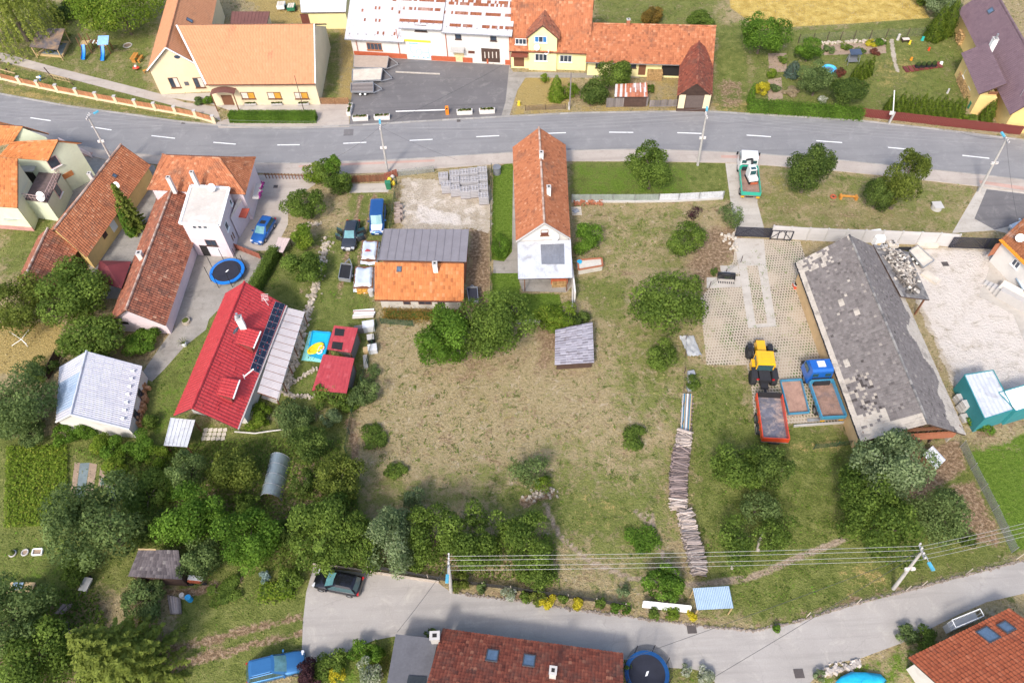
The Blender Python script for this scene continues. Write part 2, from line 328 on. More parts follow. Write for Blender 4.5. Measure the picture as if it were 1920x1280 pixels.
# ------------------------------------------------------------------ paved surfaces
def asphalt(name,lo,hi,patch,scale=1.0):
    mt,nt,b=newmat(name);p=pos(nt);mp=nd(nt,'ShaderNodeMapping');mp.inputs['Scale'].default_value=(.06,1.1,1);mp.inputs['Rotation'].default_value=(0,0,.03);nt.links.new(p,mp.inputs[0])
    c=mixc(nt,lo,hi,mrange(nt,math_(nt,'ADD',math_(nt,'MULTIPLY',noise(nt,.25*scale,5,.6,p),.6),math_(nt,'MULTIPLY',noise(nt,9,3,.7,p),.4)),.35,.65))
    c=mixc(nt,c,patch,mrange(nt,noise(nt,.6*scale,6,.78,p,.6),.53,.68,0,.65))
    c=mixc(nt,c,tuple(x*.78 for x in lo),mrange(nt,noise(nt,1.0,4,.6,mp.outputs[0]),.5,.7,0,.5));vo=nd(nt,'ShaderNodeTexVoronoi');vo.feature='DISTANCE_TO_EDGE';vo.inputs['Scale'].default_value=.16;dv=nd(nt,'ShaderNodeVectorMath');dv.operation='ADD';nz=nd(nt,'ShaderNodeTexNoise');nz.inputs['Scale'].default_value=.8;nt.links.new(p,nz.inputs[0]);nt.links.new(p,dv.inputs[0]);nt.links.new(nz.outputs[1],dv.inputs[1]);nt.links.new(dv.outputs[0],vo.inputs[0]);c=mixc(nt,c,tuple(x*.6 for x in lo),mrange(nt,vo.outputs[0],.0,.004,.25,0))
    nt.links.new(c,b.inputs['Base Color']);b.inputs['Roughness'].default_value=.9;b.inputs['Specular IOR Level'].default_value=.2
    bump(nt,noise(nt,30,2,.6,p),.3,.02,b);MATS[name]=mt;return mt
A_ROAD=asphalt('road_asphalt',(.20,.195,.20),(.245,.24,.24),(.29,.285,.28))
A_LOW=asphalt('lane_asphalt',(.30,.277,.256),(.38,.354,.33),(.45,.415,.37))
A_DARK=asphalt('yard_asphalt',(.125,.118,.12),(.165,.155,.156),(.24,.225,.215))
A_CONC=asphalt('old_concrete',(.23,.21,.185),(.35,.325,.29),(.15,.135,.115),2)
A_LIGHT=asphalt('light_concrete',(.38,.345,.30),(.49,.45,.40),(.28,.245,.2),2)
A_WALK=asphalt('walk_paving',(.36,.31,.27),(.45,.395,.345),(.30,.26,.225),1.5)
A_PINK=asphalt('pink_paving',(.42,.27,.22),(.50,.335,.28),(.36,.25,.21),1.5)
def sheet(name,px,mt,level=1,z=None,label=None):
    zz=.004*level if z is None else z
    mb=MB();q=[G(x,y,zz) for x,y in px]
    a=sum(q[i][0]*q[(i+1) % len(q)][1]-q[(i+1) % len(q)][0]*q[i][1] for i in range(len(q)))
    if a < 0: q.reverse()
    mb.face(q);o=struct(mb.build(name,mt,base=(0,0,0)))
    if label: o['label']=label
    return o
def raised(name,px,mt,h,z0=0.0):
    mb=MB();q=[G(x,y,0) for x,y in px];mb.prism(q,z0,h);return struct(mb.build(name,mt,base=(0,0,0)))
ROAD_T=[(-160,140),(0,177),(125,200),(250,217),(350,231),(480,241),(560,241),(650,237),(800,228),(960,219),(1080,213),(1200,211),(1325,210),(1440,217),(1600,226),(1760,244),(1920,264),(2100,290)]
ROAD_B=[(2100,366),(1920,338),(1852,330),(1672,311),(1560,300),(1440,291),(1380,287),(1257,282),(1190,281),(1062,283),(955,287),(815,296),(730,301),(640,304),(560,307),(480,306),(390,300),(305,293),(200,284),(120,268),(50,256),(-160,215)]
sheet('main_road',ROAD_T+ROAD_B,A_ROAD,1,label='grey asphalt village road with dashed centre line')
WALK_B=[(-160,232),(50,272),(120,284),(200,300),(305,310),(390,318),(480,325),(560,327),(640,327),(730,324),(815,317),(955,307),(1062,303),(1190,303),(1260,304),(1365,306),(1440,311),(1565,321),(1675,332),(1832,350),(1920,361),(2100,386)]
raised('pavement',ROAD_B+WALK_B,A_WALK,.10)
sheet('pink_tactile_strip',[(1450,310),(1450,310)][:0]+[(1835,338),(1920,350),(1920,357),(1838,344)],A_PINK,z=.105)
sheet('pink_tactile_strip',[(1352,291),(1425,292),(1425,298),(1352,296)],A_PINK,z=.105)
sheet('pink_tactile_strip',[(560,310),(815,299),(815,303),(560,314)],A_PINK,z=.105)
sheet('pink_tactile_strip',[(125,278),(175,286),(170,294),(122,286)],A_PINK,z=.105)
K=mat('kerb_stone',(.30,.285,.265),.85,var=.25,scale=3,tintvar=.3)
def kerb(px,w=.16,h=.125,name='kerb'):
    mb=MB();q=[G(*p) for p in px]
    for a,b2 in zip(q[:-1],q[1:]):
        L=(b2-a).length;n=max(1,int(L/1.0));rz=math.atan2(b2.y-a.y,b2.x-a.x)
        for i in range(n):
            c=lerp(a,b2,(i+.5)/n);mb.box((c.x,c.y,h/2),(L/n-.015,w,h),rz,random.random())
    return stuff(struct(mb.build(name,K,base=(0,0,0))))
def kstruct(o): o['kind']='structure';return o
kstruct(kerb([(x,y) for x,y in ROAD_B[::-1]]));kstruct(kerb([(x,y-1) for x,y in ROAD_T],.3,.06,'road_edge'))
LINE=mat('road_paint',(.78,.78,.76),.6,var=.08,scale=3,dirt=(.35,.35,.35),dirtamt=.2)
DASH=[(-55,198,-18,206),(57,221,95,226.5),(171,238,209,244),(284,254.5,328,259.5),(400,267,442,270.5),(520,272,562,271.5),(643.5,269,687,267),(768,263.5,811,261.5),(893,256.5,936,254.5),(1020,250.5,1061,249),(1142,248,1187.5,248.5),(1270,249,1315.5,250.5),(1400,253.5,1445.5,256.5),(1530.5,264,1579,267.5),(1665,276.5,1714,281),(1804.5,291.5,1855,297)]
for x0,y0,x1,y1 in DASH:
    a,b2=G(x0,y0,.009),G(x1,y1,.009);d=(b2-a).normalized();n=V(-d.y,d.x,0)*.09
    mb=MB();mb.face([a-n,b2-n,b2+n,a+n]);o=kstruct(mb.build('lane_dash',LINE,base=a))
# lower lane
LOW=[(588,1062),(640,1068),(720,1078),(822,1093),(850,1112),(872,1113),(995,1128),(1070,1141),(1120,1147),(1195,1158),(1332,1175),(1415,1182),(1490,1168),(1600,1134),(1672,1116),(1815,1078),(1920,1051),(2100,1005),
       (2100,1040),(1920,1112),(1850,1128),(1800,1150),(1740,1180),(1690,1205),(1612,1234),(1560,1243),(1535,1262),(1500,1300),(1345,1300),(1336,1262),(1300,1254),(1240,1250),(1175,1242),(1140,1300),(800,1300),(740,1192),(700,1200),(640,1226),(572,1246),(566,1215),(568,1165),(574,1110)]
sheet('lower_lane',LOW,A_LOW,1,label='pale worn asphalt lane running past the field')
# other paved ground
sheet('car_park',[(676,104),(958,122),(957,128),(945,217),(820,224),(700,232),(655,236),(658,190),(665,130)],A_DARK,2,label='dark asphalt forecourt of the white building')
sheet('car_park_gutter',[(664,101),(958,119),(958,123),(664,105)],A_LIGHT,3)
sheet('side_path',[(955,123),(962,135),(1100,137),(1200,140),(1200,146),(1085,146),(985,146),(970,170),(955,218),(940,218),(948,190)],A_CONC,3)
sheet('garden_path',[(0,98),(110,128),(230,158),(300,176),(345,192),(405,200),(415,228),(395,216),(300,192),(200,166),(90,137),(0,115)],A_WALK,2,label='pale garden path beside the playground lawn')
sheet('entrance_paving',[(592,193),(653,194),(655,238),(560,241),(410,240),(405,230),(430,222),(430,206),(595,206)],A_WALK,2)
sheet('wall_apron',[(303,177),(395,174),(395,172),(435,190),(600,193),(600,206),(430,207),(398,196),(305,181)],A_LIGHT,3)
sheet('stone_yard',[(55,270),(125,282),(205,300),(290,310),(300,360),(300,420),(260,520),(225,560),(180,560),(160,470),(120,400),(110,330)],A_CONC,2,label='old stained concrete yard between the tiled barns')
sheet('driveway',[(478,328),(582,328),(592,345),(540,380),(540,420),(515,470),(440,470),(430,440),(480,360)],A_WALK,2,label='paved driveway with a parked blue car')
sheet('trampoline_yard',[(372,455),(435,465),(500,485),(462,540),(440,545),(415,575),(392,598),(386,618),(345,650),(310,690),(285,715),(262,705),(300,650),(328,612),(325,600),(360,500)],A_CONC,2,label='stained concrete yard around the trampoline')
sheet('driveway_slab',[(655,345),(730,343),(728,360),(655,362)],A_LIGHT,3)
sheet('house_path',[(962,318),(966,318),(972,470),(972,512),(925,512),(925,488),(945,490),(960,472)],A_CONC,2)
sheet('porch_slab',[(972,520),(1072,520),(1074,535),(1062,548),(980,546)],A_CONC,3)
sheet('truck_drive',[(1360,306),(1424,309),(1420,380),(1432,425),(1432,445),(1380,440),(1370,380)],A_LIGHT,2,label='pale concrete drive between pavement and sliding gate')
sheet('side_drive',[(1836,350),(1920,360),(1990,370),(1990,460),(1865,432),(1785,437)],A_LIGHT,2)
sheet('side_drive_asphalt',[(1850,355),(1990,372),(1990,400),(1865,431),(1827,410)],A_DARK,3)
sheet('yard_slab',[(1862,470),(1900,480),(1990,490),(1990,640),(1920,640),(1900,590),(1835,555),(1850,520)],A_LIGHT,3)
# grass-grid pavers of the truck yard
mt,nt,b=newmat('grid_pavers');p=pos(nt)
mp=nd(nt,'ShaderNodeMapping');mp.inputs['Rotation'].default_value=(0,0,R_(-2));nt.links.new(p,mp.inputs[0])
br=nd(nt,'ShaderNodeTexBrick');nt.links.new(mp.outputs[0],br.inputs[0]);br.offset=.5
for k,v in (('Scale',1.0),('Mortar Size',.075),('Mortar Smooth',.3),('Brick Width',.30),('Row Height',.36),('Bias',0.)): br.inputs[k].default_value=v
wn=noise(nt,.5,5,.7,p)
hole=mixc(nt,(.12,.095,.065),(.07,.12,.025),mrange(nt,wn,.46,.6))
hole=mixc(nt,hole,(.36,.29,.21),mrange(nt,noise(nt,.35,4,.6,p),.42,.62))
slab=mixc(nt,(.36,.30,.23),(.47,.405,.325),noise(nt,1.2,5,.7,p))
nt.links.new(hole,br.inputs['Color1']);nt.links.new(hole,br.inputs['Color2']);nt.links.new(slab,br.inputs['Mortar'])
c=mixc(nt,br.outputs[0],(.08,.14,.025),mrange(nt,noise(nt,1.1,6,.75,p),.64,.70,0,.8))
nt.links.new(c,b.inputs['Base Color']);b.inputs['Roughness'].default_value=.95;bump(nt,br.outputs[1],-.5,.05,b);GRID=mt
raised('paver_yard',[(1378,446),(1500,452),(1560,640),(1600,790),(1478,794),(1476,814),(1416,814),(1410,735),(1400,684),(1325,684),(1312,560),(1330,540),(1375,490)],GRID,.02)['label']='grass grid pavers of the truck yard'
sheet('concrete_strip',[(1376,446),(1432,448),(1436,492),(1456,612),(1403,615),(1385,500)],A_LIGHT,z=.026)
sheet('grid_strip',[(1400,498),(1421,498),(1439,606),(1417,608)],GRID,z=.032)
sheet('loose_slab',[(1350,498),(1384,498),(1386,512),(1352,514)],A_LIGHT,z=.026);sheet('loose_slab',[(1325,520),(1388,518),(1390,538),(1325,540)],A_LIGHT,z=.027)
sheet('reed_mat',[(0,0)]*0+[(150,868),(168,867),(158,930),(142,932)],mat('ground_fabric',(.16,.20,.21),.9),2)
sheet('garden_bed',[(140,866),(150,867),(141,932),(132,928)],mat('bed_soil',(.30,.22,.16),.95,bmp=.5),2);sheet('garden_bed',[(168,867),(182,870),(174,925),(160,928)],MATS['bed_soil'],2);sheet('garden_bed',[(188,874),(212,880),(235,905),(235,928),(184,912)],MATS['bed_soil'],2)
sheet('garden_bed',[(1540,85),(1660,78),(1662,100),(1540,104)],MATS['bed_soil'],2);sheet('garden_bed',[(1440,100),(1475,100),(1475,135),(1442,135)],MATS['bed_soil'],2);sheet('garden_bed',[(1440,150),(1465,145),(1468,185),(1440,188)],MATS['bed_soil'],2)
# drain covers and repair patches
IRON=mat('cast_iron',(.10,.085,.08),.7,.3)
for px,s_ in (((344,231),.5),((680,248),0),((860,227),.5),((1067,282),.5),((697,248),0),((1297,1179),.75),((1498,1262),.75),((1772,495),.7),((517,350),.55)):
    if s_: tag(MB().box((*G(*px)[:2],.02),(s_,s_*.9,.04)).build('drain_grate',IRON),{344:'small iron drain grate by the brick pillar fence',860:'small iron drain grate at the kerb by the planters',1067:'iron drain grate beside the long orange roofed house',1297:'square drain grate in the lane by the blue tin lean-to',1498:'square drain grate in the lane by the potted plants',1772:'brown square cover in the white gravel yard',517:'round dark cover in the paved driveway'}[px[0]],'drain cover')
sheet('road_patch',[(645,243),(663,242),(662,254),(644,255)],A_DARK,2)
# ------------------------------------------------------------------ building kit
T_ORANGE=tilemat('roof_tile_orange',[(.24,.085,.042),(.35,.125,.058),(.40,.15,.07),(.46,.24,.14)],stainamt=.25)
T_BRIGHT=tilemat('roof_tile_bright',[(.32,.11,.04),(.46,.165,.055),(.50,.19,.065),(.54,.25,.12)],stainamt=.05)
T_OLD=tilemat('roof_tile_old',[(.17,.06,.036),(.28,.098,.056),(.34,.125,.072),(.44,.25,.16)],stainamt=.55,sscale=.8)
T_BROWNRED=tilemat('roof_tile_brownred',[(.12,.035,.024),(.20,.055,.034),(.26,.075,.045),(.36,.15,.09)],stainamt=.5,sscale=.9)
T_PLAIN=tilemat('roof_tile_plain',[(.475,.21,.105),(.50,.225,.115),(.51,.235,.12),(.53,.25,.135)],stainamt=.02)
T_GREY=tilemat('roof_slate_grey',[(.075,.072,.075),(.135,.128,.13),(.175,.168,.165),(.27,.255,.24)],stain=(.33,.31,.28),stainamt=.45,sscale=1.4)
T_SHINGLE=tilemat('roof_shingle_mixed',[(.07,.06,.075),(.28,.27,.31),(.40,.38,.42),(.60,.60,.62)],stain=(.12,.09,.09),stainamt=.4,sscale=2)
T_RED=tilemat('roof_metal_red',[(.40,.036,.040),(.43,.042,.046),(.46,.048,.052),(.48,.06,.062)],stain=(.33,.05,.05),stainamt=.25,rough=.48)
T_RED2=tilemat('roof_metal_dullred',[(.33,.045,.055),(.36,.05,.06),(.38,.055,.065),(.42,.09,.10)],stainamt=.0,rough=.45)
T_PURPLE=tilemat('roof_metal_brown',[(.135,.085,.10),(.155,.10,.115),(.17,.11,.125),(.19,.125,.14)],stainamt=.0,rough=.5)
T_GREYMETAL=mat('roof_grey_sheet',(.265,.24,.25),.55,.15,var=.10,scale=.8)
T_LIGHTMETAL=mat('roof_light_sheet',(.56,.575,.61),.45,.15,var=.14,scale=.9,dirt=(.33,.32,.33),dirtamt=.3)
T_BLUEMETAL=mat('roof_blue_sheet',(.30,.40,.50),.4,.45,var=.1,scale=1)
T_RUST=tilemat('roof_white_rust',[(.42,.415,.435),(.48,.475,.49),(.19,.062,.03),(.25,.09,.045)],stain=(.50,.42,.38),stainamt=.2,rough=.55)
MAROON=mat('maroon_sheet',(.16,.032,.034),.55,.1,var=.15,scale=.8)
W_CREAM=mat('plaster_cream',(.68,.57,.38),.85,var=.06,scale=.6);W_YELLOW=mat('plaster_yellow',(.78,.70,.36),.85,var=.06,scale=.6)
W_WHITE=mat('plaster_white',(.61,.585,.55),.85,var=.06,scale=.6,dirt=(.5,.46,.42),dirtamt=.15);W_PINK=mat('plaster_pink',(.66,.55,.57),.85,var=.06,scale=.6)
W_MINT=mat('plaster_mint',(.56,.60,.45),.85,var=.07,scale=.5);W_GREY=mat('plaster_grey',(.50,.47,.42),.9,var=.14,scale=.8,dirt=(.3,.27,.23),dirtamt=.3)
W_OCHRE=mat('plaster_ochre',(.70,.50,.20),.85,var=.08,scale=.6);W_WOOD=mat('dark_timber',(.075,.045,.035),.8,var=.3,scale=2);W_BRICK=mat('brick_red',(.34,.13,.07),.9,var=.25,scale=4,tintvar=.4)
WOODB=mat('brown_wood',(.17,.075,.04),.7,var=.25,scale=3,tintvar=.35);WOODL=mat('pale_wood',(.46,.33,.17),.75,var=.25,scale=3,tintvar=.35);WOODG=mat('grey_boards',(.20,.175,.165),.85,var=.3,scale=3,tintvar=.45)
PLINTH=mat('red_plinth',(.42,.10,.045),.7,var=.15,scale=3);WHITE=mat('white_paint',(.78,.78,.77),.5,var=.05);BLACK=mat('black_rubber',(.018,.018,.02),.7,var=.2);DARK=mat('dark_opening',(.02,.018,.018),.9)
GLASS=mat('window_glass',(.035,.05,.075),.06,0,var=.3,scale=.8,spec=.9);GLASSB=mat('skylight_glass',(.09,.14,.21),.06,0,var=.3,scale=.8,spec=.9);STEEL=mat('galvanised_steel',(.42,.43,.45),.4,.6,var=.12,scale=2);LGREY=mat('light_grey_concrete',(.45,.43,.41),.9,var=.15,scale=2,tintvar=.2)
GUTTER=mat('brown_gutter',(.16,.07,.05),.45,.3)
def pane_normal(E0,E1,R1):
    n=(E1-E0).cross(R1-E1).normalized();return n if n.z > 0 else -n
def cover(mb,E0,E1,R1,R0,tw=.32,th=.36,lift=.055,arch=.03,tintf=None,rows=None):
    """tiles laid course by course from eave E0-E1 up to ridge R0-R1"""
    n=pane_normal(E0,E1,R1);H=((R0-E0).length+(R1-E1).length)/2;nr=rows or max(2,round(H/th))
    for j in range(nr):
        t0,t1=j/nr,min(1,(j+1.12)/nr);a0,b0,a1,b1=lerp(E0,R0,t0),lerp(E1,R1,t0),lerp(E0,R0,t1),lerp(E1,R1,t1)
        L=(b0-a0).length;nc=max(1,round(L/tw));d=n*lift;u=n*.008
        for i in range(nc):
            s0,s1=i/nc,(i+1)/nc;sm=(s0+s1)/2;jl=d*random.uniform(.7,1.3)
            l0,m0,r0=lerp(a0,b0,s0)+jl*.7,lerp(a0,b0,sm)+jl+n*arch,lerp(a0,b0,s1)+jl*.7
            l1,m1,r1=lerp(a1,b1,s0)+u,lerp(a1,b1,sm)+u+n*arch,lerp(a1,b1,s1)+u
            t=tintf(s0,t0) if tintf else min(1,max(0,random.gauss(.45,.2)))
            bl,br=l0-jl*.7,r0-jl*.7
            mb.raw([l0,m0,r0,l1,m1,r1,bl,br],[(0,1,4,3),(1,2,5,4),(6,7,2,1,0)],t)
def corr(mb,E0,E1,R1,R0,pitch=.25,amp=.03,tintf=None,bands=1):
    n=pane_normal(E0,E1,R1);k=max(4,int((E1-E0).length/pitch)*2)
    for bnd in range(bands):
        t0,t1=bnd/bands,(bnd+1)/bands
        A0,B0,A1,B1=lerp(E0,R0,t0),lerp(E1,R1,t0),lerp(E0,R0,t1),lerp(E1,R1,t1);lift=n*.015 if bands > 1 else n*0
        for i in range(k):
            s0,s1=i/k,(i+1)/k;z0,z1=n*(amp if i % 2 else 0),n*(0 if i % 2 else amp)
            mb.face([lerp(A0,B0,s0)+z0+lift,lerp(A0,B0,s1)+z1+lift,lerp(A1,B1,s1)+z1,lerp(A1,B1,s0)+z0],tintf(s0,t0) if tintf else .5+.1*(i % 2))
def seams(mb,E0,E1,R1,R0,spacing=.5,h=.04,w=.05):
    n=pane_normal(E0,E1,R1);L=(E1-E0).length;k=max(1,round(L/spacing))
    mb.face([E0+n*.012,E1+n*.012,R1+n*.012,R0+n*.012],.45)
    for i in range(k+1):
        a,c=lerp(E0,E1,i/k)+n*h/2,lerp(R0,R1,i/k)+n*h/2;mb.beam(a,c,w,h,.55)
def panes(mb,E0,E1,R1,R0,nc,nr,gap=.03,lift=.03,tf=None):
    n=pane_normal(E0,E1,R1)
    for j in range(nr):
        for i in range(nc):
            a,b2,c,d=[lerp(lerp(E0,E1,x),lerp(R0,R1,x),y) for x,y in ((i/nc,j/nr),((i+1)/nc,j/nr),((i+1)/nc,(j+1)/nr),(i/nc,(j+1)/nr))]
            m_=(a+b2+c+d)/4;q=[lerp(m_,p,1-gap)+n*lift for p in (a,b2,c,d)]
            mb.raw(q+[p-n*lift for p in q],[(0,1,2,3),(0,4,5,1),(1,5,6,2),(2,6,7,3),(3,7,4,0)],tf() if tf else random.random())
def ridge(mb,a,b,r=.13,step=.4):
    a,b=V(*a),V(*b);k=max(1,int((b-a).length/step));d=(b-a)/k
    for i in range(k):
        p=a+d*i;mb.tube([p,p+d*1.04],r*1.04,6,random.random(),r2=r*.94)
STYLES={'tile': lambda mb,*q: cover(mb,*q),'small': lambda mb,*q: cover(mb,*q,tw=.26,th=.30),'slate': lambda mb,*q: cover(mb,*q,tw=.42,th=.36,lift=.035,arch=0),
          'metal': lambda mb,*q: cover(mb,*q,tw=.36,th=.38,lift=.04,arch=.035),'corr': lambda mb,*q: corr(mb,*q),'seam': lambda mb,*q: seams(mb,*q),
          'plain': lambda mb,*q: cover(mb,*q,tw=.42,th=.55,lift=.03,arch=.03)}
def roofplane(root,q,m_,style='tile',deck=W_WOOD,th=.12,parent=None):
    """one slope: deck part with its covering as a sub-part"""
    q=[V(*p) for p in q]
    n=pane_normal(q[0],q[1],q[2]);mb=MB();K_=6;gp=[[lerp(lerp(q[0],q[1],i/K_),lerp(q[3],q[2],i/K_),j/K_) for i in range(K_+1)] for j in range(K_+1)]
    vs_=[p-n*.02 for r in gp for p in r]+[p-n*th for r in gp for p in r];W_=K_+1;N_=W_*W_;fs_=[]
    for j in range(K_):
        for i in range(K_): a=j*W_+i;fs_ += [(a,a+1,a+W_+1,a+W_),(N_+a+W_,N_+a+W_+1,N_+a+1,N_+a)]
    for i in range(K_): a,b=i,K_*W_+i;fs_ += [(a+1,a,N_+a,N_+a+1),(b,b+1,N_+b+1,N_+b)]
    for j in range(K_): a,b=j*W_,j*W_+K_;fs_ += [(a,a+W_,N_+a+W_,N_+a),(b+W_,b,N_+b,N_+b+W_)]
    mb.raw(vs_,fs_)
    dk=parent or mb.build('roof',deck,root)
    if parent: mb.build('roof_deck',deck,root)
    cb=MB();(style if callable(style) else STYLES[style])(cb,*q);o=cb.build('roof_covering',m_,dk)
    if not callable(style) and style in ('tile','small','slate','metal','plain'): stuff(o)
    return dk
def inset(p,q,d): v=(q-p);L=v.length;return p+v*(d/L) if L else p
def gable(root,A,B,LA,LB,RA,RB,roofm,wallm,style='tile',ove=.35,ovg=.25,capm=None,walls=True,openings=False,z0=0.0):
    A,B,LA,LB,RA,RB=[V(*p) for p in (A,B,LA,LB,RA,RB)]
    roofplane(root,(LA,LB,B,A),roofm,style);roofplane(root,(RB,RA,A,B),roofm,style)
    rb=MB();ridge(rb,A+V(0,0,.06),B+V(0,0,.06));rb.build('ridge_caps',capm or roofm,root)
    out={}
    if walls:
        P={}
        for k,(rg,l,r,orr,ol,orx) in {'A': (A,LA,RA,B,LB,RB),'B': (B,LB,RB,A,LA,RA)}.items():
            sh=(orr-rg).normalized()*ovg
            l2=inset(l,rg,ove)+sh;r2=inset(r,rg,ove)+sh;g2=rg+sh
            l2.z -= .16;r2.z -= .16;g2.z -= .14;P[k]=(l2,g2,r2)
        (la,ga,ra),(lb,gb,rb_)=P['A'],P['B']
        dn=lambda p: V(p.x,p.y,z0)
        mb=MB();mb.face([dn(la),la,ga,ra,dn(ra)][::-1]);mb.face([dn(lb),lb,gb,rb_,dn(rb_)]);mb.face([dn(la),dn(lb),lb,la][::-1] if False else [dn(la),la,lb,dn(lb)]);mb.face([dn(ra),dn(rb_),rb_,ra])
        o=mb.build('wall',wallm,root)
        def pl(a,b2):
            n=V(-(b2-a).y,(b2-a).x,0).normalized();c=(A+B)/2
            if n.dot(V(a.x-c.x,a.y-c.y,0)) < 0: n=-n
            return (dn(a),dn(b2),n)
        out={'L': pl(la,lb),'R': pl(ra,rb_),'A': pl(la,ra),'B': pl(lb,rb_),'wall': o}
    return out
def gable_px(root,A,B,LA,LB,RA,RB,zr,ze,roofm,wallm,**kw):
    a,b2=G(*A,zr),G(*B,zr);la,lb=(G(*LA,ze) if LA else None),(G(*LB,ze) if LB else None);ra,rb_=(G(*RA,ze) if RA else None),(G(*RB,ze) if RB else None)
    if ra is None and rb_ is None and la and lb: ra=V(2*a.x-la.x,2*a.y-la.y,ze);rb_=V(2*b2.x-lb.x,2*b2.y-lb.y,ze)
    if la is None and lb is None and ra and rb_: la=V(2*a.x-ra.x,2*a.y-ra.y,ze);lb=V(2*b2.x-rb_.x,2*b2.y-rb_.y,ze)
    if la is None: la=a+(lb-b2)
    if lb is None: lb=b2+(la-a)
    if ra is None: ra=a+(rb_-b2)
    if rb_ is None: rb_=b2+(ra-a)
    return gable(root,a,b2,la,lb,ra,rb_,roofm,wallm,**kw)
def blockhouse(root,poly,h,wallm,name='wall',z0=0.0):
    o=MB().prism(poly,z0,h).build(name,wallm,root);return o
def window(root,plane,px,py,w,h,fm=WHITE,panes_=2,sill=True,gl=None,rows=1,at=None,name='window',depth=.05,sillm=None):
    a,b2,n=plane;c=at if at is not None else GP(px,py,a,n);u=V(-n.y,n.x,0)
    if u.dot(V(1,0,0)) < 0: u=-u
    z=V(0,0,1);fr=MB();fw=.07;c=c+n*.012
    def bar(cx,cz,sx,sz,d=depth): 
        p=c+u*cx+z*cz;fr.raw([p+u*(sx/2*i)+z*(sz/2*j)+n*k for k in (0,d) for i,j in ((-1,-1),(1,-1),(1,1),(-1,1))],[(4,5,6,7),(0,1,5,4),(1,2,6,5),(2,3,7,6),(3,0,4,7)])
    bar(0,h/2-fw/2,w,fw);bar(0,-h/2+fw/2,w,fw);bar(-w/2+fw/2,0,fw,h-2*fw);bar(w/2-fw/2,0,fw,h-2*fw)
    for i in range(1,panes_): bar(-w/2+w*i/panes_,0,fw*.8,h-2*fw,depth*.9)
    o=fr.build(name,fm,root)
    for i in range(panes_):
        x0=-w/2+w*i/panes_;g_=MB();p=c+n*.018;g_.face([p+u*(x0+.02)+z*(-h/2+.03),p+u*(x0+w/panes_-.02)+z*(-h/2+.03),p+u*(x0+w/panes_-.02)+z*(h/2-.03),p+u*(x0+.02)+z*(h/2-.03)])
        gm=gl[i % len(gl)] if isinstance(gl,(list,tuple)) else (gl or GLASS);g_.build('pane',gm,o)
    if sill:
        s_=MB();p=c-z*(h/2+.04);s_.raw([p+u*((w/2+.08)*i)+z*(.03*j)+n*k for k in (0,.16) for i,j in ((-1,-1),(1,-1),(1,1),(-1,1))],[(4,5,6,7),(0,1,5,4),(1,2,6,5),(2,3,7,6),(3,0,4,7)]);s_.build('sill',sillm or fm,o)
    return o
def panel(root,plane,px,py,w,h,m_,name='door',d=.05,at=None,parent=None):
    a,b2,n=plane;c=at if at is not None else GP(px,py,a,n);u=V(-n.y,n.x,0)
    if u.dot(V(1,0,0)) < 0: u=-u
    z=V(0,0,1);mb=MB();mb.raw([c+u*(w/2*i)+z*(h/2*j)+n*k for k in (.004,d) for i,j in ((-1,-1),(1,-1),(1,1),(-1,1))],[(4,5,6,7),(0,1,5,4),(1,2,6,5),(2,3,7,6),(3,0,4,7)]);return mb.build(name,m_,parent or root)
def chimney(root,px,py,ztop,zbase,w=.55,d=.55,m_=None,rz=0,cap=True,pot=False,parent=None):
    p=G(px,py,ztop);mb=MB();mb.box((p.x,p.y,(ztop+zbase)/2),(w,d,ztop-zbase),rz);o=mb.build('chimney',m_ or W_WHITE,parent or root)
    c=MB();c.box((p.x,p.y,ztop+.04),(w*1.15,d*1.15,.09),rz);c.build('chimney_cap',LGREY,o) if not parent else None
    if not parent: MB().box((p.x,p.y,ztop+.087),(w*.5,d*.5,.02),rz).build('flue',DARK,o)
    if pot: mb=MB();mb.tube([(p.x,p.y,ztop),(p.x,p.y,ztop+.7)],.13,8);mb.build('flue_pipe',STEEL,o)
    return o
def dish(root,px,py,z,r=.4,to=(-.3,-.8,.5),m_=None,standalone=None):
    c=G(px,py,z);n=V(*to).normalized();a=n.orthogonal().normalized();b2=n.cross(a);mb=MB();N=14
    rings=[[c-n*r*.25]]+[[c+(a*math.cos(2*math.pi*i/N)+b2*math.sin(2*math.pi*i/N))*rr-n*(r*.25*(1-(rr/r)**2)) for i in range(N)] for rr in (r*.5,r)]
    vs=rings[0]+rings[1]+rings[2];fs=[(0,1+i,1+(i+1) % N) for i in range(N)]+[(1+i,1+N+i,1+N+(i+1) % N,1+(i+1) % N) for i in range(N)];mb.raw(vs,fs)
    mb.tube([c-n*r*.2,c-n*r*.6-V(0,0,.25)],.03,5);mb.tube([c-n*.1-V(0,0,r*.8),c+n*r*.8-V(0,0,r*.3)],.015,4);return mb.build('satellite_dish',m_ or WHITE,root,smooth=True)
